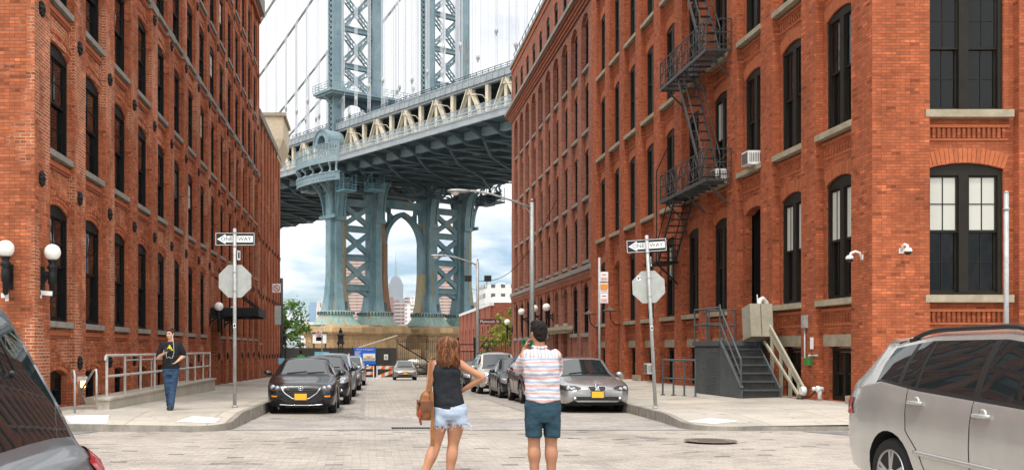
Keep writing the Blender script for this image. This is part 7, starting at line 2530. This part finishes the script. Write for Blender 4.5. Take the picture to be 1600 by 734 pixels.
def limb(mb, pts, rads, n=14):
    """smoothly interpolated tapered limb with round ends"""
    P, Rr = [], []
    k = len(pts)
    pts = [V(p) for p in pts]
    for i in range(k - 1):
        p0, p1, p2, p3 = pts[max(i - 1, 0)], pts[i], pts[i + 1], pts[min(i + 2, k - 1)]
        for s_ in range(5):
            t = s_ / 5
            P.append(p1 * (1 - t) + p2 * t if k < 3 else .5 * ((2 * p1) + (p2 - p0) * t + (2 * p0 - 5 * p1 + 4 * p2 - p3) * t * t + (3 * p1 - p0 - 3 * p2 + p3) * t ** 3))
            tt = t * t * (3 - 2 * t)
            Rr.append(rads[i] * (1 - tt) + rads[i + 1] * tt)
    P.append(pts[-1]); Rr.append(rads[-1])
    mb.tube(P, 1, n, 0, True, Rr)
    mb.sphere(P[0], Rr[0], 12, 8); mb.sphere(P[-1], Rr[-1], 12, 8)
def rings(mb, rows, n=24, pw=2.3):
    """rows: (z, cx, cy, rx, ry)"""
    rs = []
    for (z, cx, cy, rx, ry) in rows:
        rr = []
        for k in range(n):
            a = 2 * math.pi * k / n
            c, s_ = math.cos(a), math.sin(a)
            rr.append((cx + rx * math.copysign(abs(c) ** (2 / pw), c), cy + ry * math.copysign(abs(s_) ** (2 / pw), s_), z))
        rs.append(rr)
    mb.loft(rs, 0, True)
def hand(mb, wrist, dirv, palm_n, size=.18, curl=.5, side=1):
    """palm and five separate fingers; dirv = along the hand, palm_n = out of the palm, side = thumb side"""
    d = V(dirv).normalized(); nrm = V(palm_n); nrm = (nrm - d * nrm.dot(d)).normalized(); x = d.cross(nrm).normalized() * side
    w = V(wrist); L = size
    palm = []
    for t, hw, th in ((0, .026, .020), (.18, .036, .017), (.36, .041, .015), (.47, .040, .012)):
        c = w + d * (L * t)
        palm.append([c + x * (hw * math.cos(a)) + nrm * (th * math.sin(a)) for a in [2 * math.pi * k / 10 for k in range(10)]])
    mb.loft(palm, 0, True)
    for i, (off, ln) in enumerate(((.031, .40), (.011, .45), (-.010, .42), (-.030, .33))):
        p = w + d * (L * .44) + x * off
        dd, pts = d.copy(), [p - d * .02, p]
        for j, f in enumerate((.42, .32, .26)):
            ang = curl * (.55 + .35 * j)
            dd = (dd * math.cos(ang) + nrm * math.sin(ang)).normalized()
            p = p + dd * (L * ln * f); pts.append(p)
        limb(mb, pts, [.0095, .0095, .0088, .0080, .0068], 8)
    p = w + d * (L * .14) + x * .028
    q = p + (x * .8 + d * .6 + nrm * .35).normalized() * L * .2
    limb(mb, [p - x * .01, p, q, q + (d * .9 + nrm * .5 * (1 + curl)).normalized() * L * .17], [.014, .014, .0105, .008], 8)
def head(mb, c, tilt=(0, 0, 0), s=1.0, female=False):
    """face toward +Y"""
    Rm = (Matrix.Rotation(tilt[2], 3, 'Z') @ Matrix.Rotation(tilt[0], 3, 'X') @ Matrix.Rotation(tilt[1], 3, 'Y'))
    c = V(c)
    T = lambda x, y, z: c + Rm @ (V((x, y, z)) * s)
    def ell(p, r3, nu=16, nv=12):
        vs, fs = [], []
        for j in range(nv + 1):
            t = math.pi * j / nv
            for i in range(nu):
                a = 2 * math.pi * i / nu
                vs.append(T(p[0] + r3[0] * math.sin(t) * math.cos(a), p[1] + r3[1] * math.sin(t) * math.sin(a), p[2] + r3[2] * math.cos(t)))
        for j in range(nv):
            for i in range(nu): fs.append((j * nu + i, (j + 1) * nu + i, (j + 1) * nu + (i + 1) % nu, j * nu + (i + 1) % nu))
        mb.add(vs, fs, 0, True)
    ell((0, -.01, .025), (.076, .096, .088)); ell((0, .02, -.035), (.060, .075, .080)); ell((0, .052, -.088), (.030, .028, .022))
    ell((0, .090, -.012), (.011, .022, .026)); ell((0, .104, -.028), (.014, .012, .010)); ell((0, .078, .028), (.055, .016, .010))
    ell((0, .083, -.062), (.024, .010, .007)); ell((0, .081, -.073), (.020, .009, .006))
    for e in (-1, 1):
        ell((e * .077, -.008, -.008), (.010, .020, .030)); ell((e * .042, .062, -.025), (.022, .02, .02))
    return T

def build_person(label, loc, rz, J, skin, vox=.008, group=None, female=False, hs=.18):
    t = thing('person', label, 'person', loc, rz, group)
    mb = MB()
    rings(mb, J['torso'])
    n0, n1 = J['neck']
    limb(mb, [n0, n1], [.060 if not female else .050, .056 if not female else .046])
    T = head(mb, J['head'], J.get('tilt', (0, 0, 0)), J.get('hscale', 1.0), female)
    k = .88 if female else 1.0
    for e in ('l', 'r'):
        s_, el, wr = [V(p) for p in J['arm_' + e]]
        limb(mb, [s_, s_.lerp(el, .5), el, el.lerp(wr, .3), wr], [.058 * k, .048 * k, .039 * k, .040 * k, .027 * k])
        h = J['hand_' + e]
        hand(mb, wr, h[0], h[1], hs, h[2], h[3])
        hp, kn, an = [V(p) for p in J['leg_' + e]]
        back = V((0, -.012, 0))
        limb(mb, [hp, hp.lerp(kn, .5), kn, kn.lerp(an, .28) + back, kn.lerp(an, .6) + back * .5, an], [.095, .084 if not female else .086, .064 if not female else .060, .071 if not female else .064, .052 if not female else .047, .039])
        fd = V(J.get('foot_' + e, (0, 1, 0))).normalized()
        limb(mb, [an + V((0, 0, -.01)), an + fd * .06 + V((0, 0, -.035)), an + fd * .15 + V((0, 0, -.055))], [.036, .036, .028])
        limb(mb, [an - fd * .03 + V((0, 0, -.045)), an + fd * .05 + V((0, 0, -.05))], [.032, .034])
    solid(mb, [skin], 'body', vox, t, 3)
    return t, T

SK_A = skin_mat('tanned_skin', (.45, .215, .122)); SK_B = skin_mat('warm_skin', (.39, .185, .105)); SK_C = skin_mat('light_skin', (.58, .34, .23))
M['hair_dk'] = cloth_mat('dark_hair', (.006, .005, .004), (.016, .012, .009), .8, .6, 30)
M['shoe'] = cloth_mat('dark_shoe', (.02, .02, .02), (.04, .04, .04), .7, .2)

def hair_cap(T, parent, mat, extra=None, vox=.008, zlow=-.055, grow=1.0):
    mb = MB()
    def ell(p, r3):
        vs, fs = [], []
        nu, nv = 18, 12
        for j in range(nv + 1):
            t_ = math.pi * j / nv
            for i in range(nu):
                a = 2 * math.pi * i / nu
                vs.append(T(p[0] + r3[0] * math.sin(t_) * math.cos(a), p[1] + r3[1] * math.sin(t_) * math.sin(a), p[2] + r3[2] * math.cos(t_)))
        for j in range(nv):
            for i in range(nu): fs.append((j * nu + i, (j + 1) * nu + i, (j + 1) * nu + (i + 1) % nu, j * nu + (i + 1) % nu))
        mb.add(vs, fs, 0, True)
    ell((0, -.020, .048), (.084 * grow, .094 * grow, .082)); ell((0, -.045, .0), (.076 * grow, .066, .085)); ell((0, -.058, -.05), (.060, .042, .05))
    ell((.01, .03, .090), (.062, .06, .045)); ell((-.03, .0, .105), (.05, .06, .035))
    for e in (-1, 1): ell((e * .070, .01, .03), (.013, .022, .045))
    return solid(mb, [mat], 'hair', vox, parent, 2, .006, (40, 40, 40))

# ---------------------------------------------------------------- man with the striped shirt, seen from behind
PX = 146.1
J = dict(torso=[(.80, 0, 0, .10, .08), (.88, 0, 0, .165, .115), (.96, 0, 0, .168, .115), (1.08, -.005, 0, .150, .10), (1.22, -.012, 0, .165, .11), (1.34, -.022, 0, .180, .115), (1.43, -.03, 0, .165, .09), (1.48, -.033, 0, .10, .07), (1.50, -.035, 0, .06, .05)],
    neck=((-.035, -.005, 1.46), (-.04, .01, 1.60)), head=(-.042, .022, 1.672), tilt=(-.05, -.05, .25), hscale=1.02,
    arm_l=((-.185, .0, 1.42), (-.235, .18, 1.285), (-.155, .235, 1.50)), arm_r=((.150, .0, 1.425), (.20, .21, 1.275), (.05, .30, 1.49)),
    hand_l=((.35, .2, .9), (.8, -.2, -.3), .75, -1), hand_r=((-.5, .15, .8), (-.8, -.2, -.3), .7, 1),
    leg_l=((-.095, 0, .86), (-.092, .01, .49), (-.092, -.02, .085)), leg_r=((.095, 0, .86), (.090, .01, .49), (.088, -.02, .085)), foot_l=(-.15, 1, 0), foot_r=(.2, 1, 0))
man, T = build_person('man in striped shirt and teal shorts, seen from behind, taking a photo', (1.862, 10.65, 0), 0, J, SK_B)
hair_cap(T, man, M['hair_dk'], grow=1.04)
mb = MB()
rows = [(.955, 0, 0, .188, .138), (1.02, 0, 0, .184, .134), (1.10, -.006, 0, .180, .128), (1.22, -.013, 0, .188, .132), (1.34, -.023, 0, .200, .136), (1.42, -.03, 0, .190, .112), (1.475, -.034, 0, .125, .088), (1.505, -.035, 0, .074, .070), (1.53, -.035, .005, .066, .066)]
rings(mb, rows, 28, 2.4)
rings(mb, [(.925, 0, -.02, .13, .12), (.96, 0, -.01, .175, .135)], 28, 2.2)
for e in ('l', 'r'):
    s_, el, wr = [V(p) for p in J['arm_' + e]]
    limb(mb, [s_ + V((.02 if e == 'l' else -.02, 0, .005)), s_.lerp(el, .5), s_.lerp(el, .88)], [.072, .066, .062])
solid(mb, [striped_mat()], 'shirt', .012, man, 2, .015)
mb = MB(); mb.tube([(-.035 + .070 * math.cos(a), .0 + .068 * math.sin(a), 1.525 + .012 * math.sin(a)) for a in [2 * math.pi * k / 20 for k in range(20)]], .016, 8, closed=True)
mb.build('collar', striped_mat(), man, True)
mb = MB()
rings(mb, [(.72, 0, 0, .165, .125), (.80, 0, 0, .192, .140), (.88, 0, 0, .195, .142), (.96, 0, 0, .182, .132), (1.0, 0, 0, .17, .12)], 28, 2.5)
for e in (-1, 1):
    mb2 = [(.560, e * .098, .0, .086, .098), (.66, e * .098, 0, .090, .105), (.76, e * .097, 0, .094, .118), (.84, e * .09, 0, .092, .122)]
    rings(mb, mb2, 22, 2.4)
solid(mb, [cloth_mat('teal_cotton', (.018, .046, .068), (.034, .072, .096))], 'shorts', .011, man, 1, .007)
for e in (-1, 1):
    mb = MB(); an = V(J['leg_l' if e < 0 else 'leg_r'][2])
    mb.loft([[(an.x + (.045 + f2) * math.cos(a), an.y + yy + .06 * math.sin(a) * f3, z) for a in [2 * math.pi * k / 14 for k in range(14)]] for (z, yy, f2, f3) in ((.0, .07, .004, 2.3), (.03, .07, .004, 2.3), (.07, .05, -.005, 1.9), (.10, .0, -.006, .8))], 0, True)
    mb.build('shoe', M['shoe'], man, True)
ph = thing('phone', 'dark phone with a green case held up by the man in the striped shirt', 'phone', (1.862 - .10, 10.65 + .29, 1.565))
mb = MB(); mb.box(-.075, .04, -.005, .005, -.035, .045, 0); mb.box(-.073, .038, .0051, .006, -.033, .043, 1); mb.box(-.07, -.045, -.012, -.0052, -.0, .03, 2)
mb.build('phone_case', [plain('green_phone_case', (.02, .16, .06), .4), M['black_pl'], M['black_pl']], ph, True)

# ---------------------------------------------------------------- woman with long wavy hair, seen from behind
J = dict(torso=[(.78, 0, 0, .10, .08), (.84, 0, 0, .165, .12), (.92, 0, 0, .165, .12), (1.02, -.015, 0, .128, .095), (1.14, -.028, 0, .130, .095), (1.26, -.035, 0, .145, .10), (1.34, -.04, 0, .142, .08), (1.385, -.04, 0, .09, .06), (1.40, -.04, 0, .05, .045)],
    neck=((-.04, -.005, 1.36), (-.025, .01, 1.47)), head=(-.015, .018, 1.525), tilt=(-.02, .08, -.35), hscale=.94,
    arm_l=((-.180, .0, 1.335), (-.222, -.03, 1.09), (-.225, .09, .87)), arm_r=((.105, .0, 1.34), (.345, -.05, 1.195), (.140, .05, 1.055)),
    hand_l=((.05, .45, -.8), (1, 0, .0), .7, 1), hand_r=((-.75, .55, -.25), (-.4, -.6, -.2), .55, 1),
    leg_l=((-.095, .0, .82), (-.150, .015, .475), (-.305, -.05, .085)), leg_r=((.085, .0, .82), (.040, .02, .475), (-.01, -.01, .085)), foot_l=(-.3, 1, 0), foot_r=(.15, 1, 0))
WX, WY = .865, 10.65
wom, T = build_person('woman in black sleeveless top and denim shorts, hand on hip, seen from behind', (WX, WY, 0), 0, J, SK_A, female=True, hs=.165)
mb = MB()
rings(mb, [(.865, -.01, 0, .172, .135), (.92, -.01, 0, .172, .134), (1.02, -.018, 0, .155, .118), (1.14, -.030, 0, .150, .114), (1.26, -.036, 0, .156, .118), (1.33, -.04, 0, .128, .098), (1.375, -.04, 0, .105, .074), (1.392, -.04, 0, .085, .055)], 28, 2.4)
rings(mb, [(.84, -.02, -.015, .12, .12), (.87, -.015, -.01, .16, .13)], 28, 2.2)
solid(mb, [cloth_mat('black_top_cloth', (.010, .011, .014), (.022, .024, .029))], 'sleeveless_top', .010, wom, 1, .008)
M['denim'] = cloth_mat('pale_washed_denim', (.30, .37, .49), (.45, .51, .59), .9, .5, 12)
mb = MB()
rings(mb, [(.745, 0, 0, .165, .12), (.80, 0, 0, .192, .14), (.86, 0, 0, .188, .14), (.92, -.005, 0, .172, .128)], 28, 2.4)
rings(mb, [(.685, -.108, .0, .092, .108), (.74, -.102, 0, .095, .118), (.80, -.09, 0, .096, .122)], 22, 2.3)
rings(mb, [(.70, .105, .0, .108, .112), (.75, .098, 0, .102, .120), (.80, .09, 0, .097, .122)], 22, 2.3)
solid(mb, [M['denim']], 'denim_shorts', .010, wom, 1, .009)
mb = MB()
rn = random.Random(3)
for (cx, zz_, rx, ry) in ((-.108, .688, .092, .108), (.105, .703, .108, .112)):
    for k in range(70):
        a = rn.uniform(0, 6.283)
        p = V((cx + rx * math.cos(a), ry * math.sin(a), zz_ + .012))
        l = rn.uniform(.02, .05) * (1.6 if rn.random() < .1 else 1)
        mb.tube([p, p + V((rn.uniform(-.012, .02), rn.uniform(-.01, .01), -l * .6)), p + V((rn.uniform(-.02, .035), rn.uniform(-.015, .015), -l))], .0022, 4)
mb.build('frayed_hem', plain('frayed_cotton', (.62, .66, .72), .9), wom, True, weld=False)
def long_hair():
    m, nt, b = nodes_of('long_brown_hair')
    oc = N(nt, 'ShaderNodeTexCoord').outputs['Object']
    ri = N(nt, 'ShaderNodeNewGeometry').outputs['Random Per Island']
    n1 = noise_n(nt, scaled(nt, oc, (1, 1, .3)), 16, 3, .6)
    f = math_n(nt, 'ADD', math_n(nt, 'MULTIPLY', ri, .5), math_n(nt, 'MULTIPLY', n1, .5))
    c = mix_c(nt, ramp(nt, f, [(.40, 0), (.86, 1)]), (.05, .016, .006), (.31, .115, .038))
    nt.links.new(c, b.inputs['Base Color']); set_b(b, .5, 0, .25)
    return m
mb = MB()
hx, hy = -.015, .0
rings(mb, [(1.628, hx, hy, .035, .04), (1.605, hx, hy, .075, .085), (1.56, hx, hy - .01, .092, .098), (1.50, hx, hy - .022, .098, .086), (1.43, hx, -.045, .104, .066), (1.37, hx, -.066, .098, .05), (1.335, hx, -.070, .08, .04)], 20, 2.0)
for k in range(230):
    a = rn.uniform(math.pi * .92, math.pi * 2.08) if k % 6 else rn.uniform(0, 6.28)
    top = V((hx + .05 * math.cos(a) * rn.random(), .03 * math.sin(a), 1.632 - .006 * rn.random()))
    ln = rn.uniform(.25, .335)
    pts, rl = [], []
    ph_ = rn.uniform(0, 6.28); amp = rn.uniform(.006, .016)
    for i in range(13):
        t_ = i / 12
        z = 1.632 - ln * t_ ** 1.15
        rx_ = (.090 + .022 * t_ * t_) * min(1, (t_ * 4.2) ** .5) * (1.08 + .10 * math.sin(t_ * 5)); ry_ = .104 * min(1, (t_ * 4.2) ** .5)
        sh = -.055 * t_ ** 1.5
        w_ = amp * math.sin(ph_ + t_ * 11) * t_ * 1.6
        pts.append(V((hx + rx_ * math.cos(a + w_ * 6) + w_ * .8, hy + sh + ry_ * math.sin(a) * (1 - .35 * t_), z)))
        rl.append((.0095 if t_ < .9 else .005) * (1 - .5 * t_ * t_))
    mb.tube(pts, .008, 5, 0, True, rl)
mb.build('hair', long_hair(), wom, True, weld=False)
for e in ('l', 'r'):
    an = V(J['leg_' + e][2]); mb = MB()
    mb.loft([[(an.x + (.040 + f2) * math.cos(a), an.y + yy + .055 * math.sin(a) * f3, z) for a in [2 * math.pi * k / 14 for k in range(14)]] for (z, yy, f2, f3) in ((.0, .06, .002, 2.2), (.025, .06, .002, 2.2), (.055, .05, -.006, 1.8), (.075, .0, -.008, .75))], 0, True)
    mb.build('shoe', cloth_mat('tan_shoe_' + e, (.30, .17, .08), (.36, .22, .12)), wom, True)
# her bag
M['leather'] = worn('tan_leather', (.30, .12, .035), (.17, .06, .02), .5, scale=14, bmp=.25)
M['leather_d'] = worn('dark_leather', (.16, .06, .025), (.09, .035, .015), .5, scale=14)
bag = thing('shoulder_bag', 'tan leather bag with red tassels hanging at the left hip of the woman', 'bag', (WX - .262, WY - .03, .745))
mb = MB()
rings(mb, [(0, 0, 0, .055, .09), (.03, 0, 0, .070, .115), (.15, 0, 0, .072, .12), (.27, .01, 0, .055, .10), (.31, .012, 0, .02, .06)], 20, 3.0)
solid(mb, [M['leather']], 'pouch', .009, bag, 2, .006)
mb = MB()
rings(mb, [(.03, -.045, -.06, .040, .05), (.06, -.05, -.06, .046, .058), (.15, -.05, -.055, .046, .056), (.18, -.04, -.05, .03, .04)], 16, 3.0)
solid(mb, [M['leather']], 'pocket', .009, bag, 1, .004)
mb = MB()
mb.box(-.082, .075, -.13, .13, .19, .205); mb.box(-.085, -.075, -.12, .12, .11, .205); mb.box(-.06, .06, -.132, -.125, .10, .205)
mb.build('flap', M['leather_d'], bag, True)
mb = MB()
mb.bar((.065, -.10, .30), (.075, -.10, -.27), .035, .007, 0, (0, 1, 0)); mb.bar((.03, -.06, .30), (.055, -.05, .645), .03, .008, 0, (0, 1, 0))
mb.tube([(.055, -.05, .645), (.075, .0, .665), (.06, .06, .60), (.03, .07, .30)], .012, 6)
mb.build('strap', M['leather'], bag, True, weld=False)
mb = MB()
for k in range(6):
    p = V((-.075 + rn.uniform(-.02, .03), -.13, .12 - .02 * k))
    mb.lathe(p, (0, 0, -1), [(.004, 0), (.010, .02), (.012, .06), (.0, .065)], 6, k % 2)
mb.build('tassel', [M['sign_red'], M['leather_d']], bag, True, weld=False)

# ---------------------------------------------------------------- man walking on the left pavement, facing us
MX, MY = -4.29, 21.6
J = dict(torso=[(.80, 0, 0, .10, .08), (.88, 0, 0, .160, .115), (.96, 0, 0, .158, .115), (1.08, 0, 0, .148, .105), (1.22, 0, 0, .165, .115), (1.34, 0, 0, .180, .115), (1.42, 0, 0, .165, .09), (1.46, 0, 0, .10, .07), (1.48, 0, 0, .06, .05)],
    neck=((0, 0, 1.44), (0, .015, 1.56)), head=(.005, .03, 1.645), tilt=(-.08, 0, -.45), hscale=1.0,
    arm_l=((-.185, 0, 1.40), (-.275, -.06, 1.18), (-.165, .09, 1.06)), arm_r=((.185, 0, 1.40), (.275, .02, 1.13), (.115, .20, 1.22)),
    hand_l=((.7, .2, -.5), (.5, .3, .6), .5, 1), hand_r=((-.75, .25, .45), (-.2, -.3, .9), .8, 1),
    leg_l=((-.085, 0, .86), (-.055, .06, .48), (-.03, .14, .09)), leg_r=((.085, 0, .86), (.06, .02, .49), (.035, -.07, .10)))
wk, T = build_person('man in black t-shirt with yellow triangle and blue jeans, walking along the left pavement', (MX, MY, zl(MX, MY)), math.pi, J, SK_C, .009)
hair_cap(T, wk, cloth_mat('brown_hair', (.035, .018, .010), (.07, .036, .02), .55, .6, 30))
mb = MB()
rings(mb, [(.90, 0, 0, .188, .138), (.98, 0, 0, .184, .136), (1.10, 0, 0, .176, .130), (1.22, 0, 0, .185, .134), (1.34, 0, 0, .200, .136), (1.41, 0, 0, .198, .114), (1.455, 0, 0, .135, .09), (1.475, 0, 0, .075, .066)], 26, 2.4)
for e in ('l', 'r'):
    s_, el, wr = [V(p) for p in J['arm_' + e]]
    limb(mb, [s_ + V((.02 if e == 'l' else -.02, 0, 0)), s_.lerp(el, .45), s_.lerp(el, .80)], [.083, .073, .068])
solid(mb, [cloth_mat('black_tee', (.010, .010, .012), (.020, .020, .024))], 'tshirt', .012, wk, 2, .007)
mb = MB()
rings(mb, [(.76, 0, 0, .15, .12), (.84, 0, 0, .178, .13), (.92, 0, 0, .170, .125), (.97, 0, 0, .16, .115)], 24, 2.4)
for e in ('l', 'r'):
    hp, kn, an = [V(p) for p in J['leg_' + e]]
    limb(mb, [hp, hp.lerp(kn, .5), kn, kn.lerp(an, .5), an + V((0, 0, -.01))], [.102, .092, .076, .074, .072])
solid(mb, [cloth_mat('blue_jeans', (.015, .036, .075), (.042, .08, .14), .85, .6, 8)], 'jeans', .012, wk, 1, .009)
for e in ('l', 'r'):
    an = V(J['leg_' + e][2]); mb = MB()
    mb.loft([[(an.x + (.046 + f2) * math.cos(a), an.y + yy + .06 * math.sin(a) * f3, an.z - .09 + z) for a in [2 * math.pi * k / 14 for k in range(14)]] for (z, yy, f2, f3) in ((.0, .06, .004, 2.3), (.03, .06, .004, 2.3), (.07, .05, -.005, 1.9), (.11, .0, -.004, .85))], 0, True)
    mb.build('shoe', M['shoe'], wk, True)
mb = MB()
tri = [(-.078, 1.285), (.078, 1.285), (0, 1.415)]
def on_chest(x, z, t_): return (x, .142 - .16 * max(0, z - 1.34) - x * x * .9 + t_, z)
mb.prism(tri, on_chest, .0, .012, 0)
for tri2, m_ in (([(-.058, 1.296), (.058, 1.296), (0, 1.392)], 1), ([(-.048, 1.302), (.048, 1.302), (0, 1.382)], 0), ([(-.03, 1.307), (-.008, 1.307), (-.012, 1.33), (-.024, 1.33)], 1), ([(.004, 1.307), (.026, 1.307), (.020, 1.342), (.008, 1.342)], 1)):
    mb.prism(tri2, on_chest, .012, .0135 + (.002 if m_ == 0 else 0) + (.003 if tri2[0][0] in (-.03, .004) else 0), m_)
mb.build('chest_print', [plain('yellow_print', (.80, .62, .02), .6), M['sign_black']], wk, True, weld=False)
mb = MB()
for e in (-1, 1):
    p = T(e * .031, .083, .006); mb.sphere(p, .0085, 8, 6, 0)
    a_, b_ = T(e * .018, .094, .027), T(e * .048, .080, .026)
    mb.bar(a_, b_, .008, .012, 1)
mb.build('eyes', [plain('eye_dark', (.02, .014, .01), .2), M['hair_dk']], wk, True, weld=False)
hp_ = thing('phone', 'dark phone with white earphone cord held by the walking man', 'phone', (MX, MY, zl(MX, MY)), math.pi)
mb = MB(); c = V((.02, .26, 1.275)); mb.box(c.x - .07, c.x + .07, c.y - .012, c.y + .012, c.z - .012, c.z + .05, 0); mb.box(c.x - .06, c.x + .06, c.y - .0145, c.y - .0121, c.z - .005, c.z + .045, 1)
mb.build('handset', [M['black_pl'], M['glass']], hp_, True)
mb = MB()
mb.tube([T(-.075, .01, -.01), T(-.085, .04, -.08), V((-.09, .15, 1.40)), V((-.10, .17, 1.25)), V((-.07, .18, 1.13)), V((-.04, .19, 1.12)), V((.0, .2, 1.15)), V((.03, .22, 1.13)), V((.05, .24, 1.14)), V((.05, .26, 1.27))], .0035, 6)
mb.build('earphone_cord', M['sign_white'], hp_, True)

# ---------------------------------------------------------------- far pedestrian in green
J = dict(torso=[(.80, 0, 0, .10, .08), (.88, 0, 0, .160, .115), (1.08, 0, 0, .148, .105), (1.34, 0, 0, .180, .115), (1.46, 0, 0, .10, .07), (1.48, 0, 0, .06, .05)],
    neck=((0, 0, 1.44), (0, .01, 1.56)), head=(0, .02, 1.645), arm_l=((-.185, 0, 1.40), (-.23, -.02, 1.14), (-.22, .08, .92)), arm_r=((.185, 0, 1.40), (.23, -.02, 1.14), (.22, .08, .92)),
    hand_l=((0, .1, -1), (1, 0, 0), .3, -1), hand_r=((0, .1, -1), (-1, 0, 0), .3, 1),
    leg_l=((-.085, 0, .86), (-.09, .02, .48), (-.09, 0, .09)), leg_r=((.085, 0, .86), (.09, .02, .49), (.09, 0, .09)))
fp, T = build_person('distant person in a bright green top beyond the black hatchback', (-4.15, 61, zl(-4.15, 61)), .4, J, SK_B, .016)
hair_cap(T, fp, M['hair_dk'], vox=.014)
mb = MB()
rings(mb, [(.90, 0, 0, .188, .138), (1.10, 0, 0, .176, .130), (1.34, 0, 0, .196, .134), (1.45, 0, 0, .115, .08), (1.47, 0, 0, .075, .066)], 20, 2.4)
for e in ('l', 'r'):
    s_, el, wr = [V(p) for p in J['arm_' + e]]; limb(mb, [s_, s_.lerp(el, .8)], [.072, .066])
solid(mb, [cloth_mat('green_top', (.02, .30, .06), (.04, .40, .09))], 'top', .018, fp, 1)
mb = MB()
rings(mb, [(.80, 0, 0, .165, .12), (.92, 0, 0, .170, .125), (.96, 0, 0, .16, .115)], 20, 2.4)
for e in ('l', 'r'):
    hp, kn, an = [V(p) for p in J['leg_' + e]]; limb(mb, [hp, kn, an], [.1, .078, .07])
solid(mb, [M['shoe']], 'trousers', .018, fp, 1)

# thin summer haze over the river and the far city
b = MB(); b.box(-1500, 1500, -60, 5600, -3.2, 620)
hz = b.build('haze', [], None)
hm = bpy.data.materials.new('haze_air'); hm.use_nodes = True
hn = hm.node_tree; hn.nodes.clear()
ho = N(hn, 'ShaderNodeOutputMaterial'); pv = N(hn, 'ShaderNodeVolumePrincipled')
pv.inputs['Color'].default_value = (.86, .92, 1.0, 1); pv.inputs['Density'].default_value = .00004; pv.inputs['Anisotropy'].default_value = .2
hn.links.new(pv.outputs[0], ho.inputs['Volume'])
hz.data.materials.append(hm); tag(hz, kind='stuff', label='thin pale summer haze over the far city')
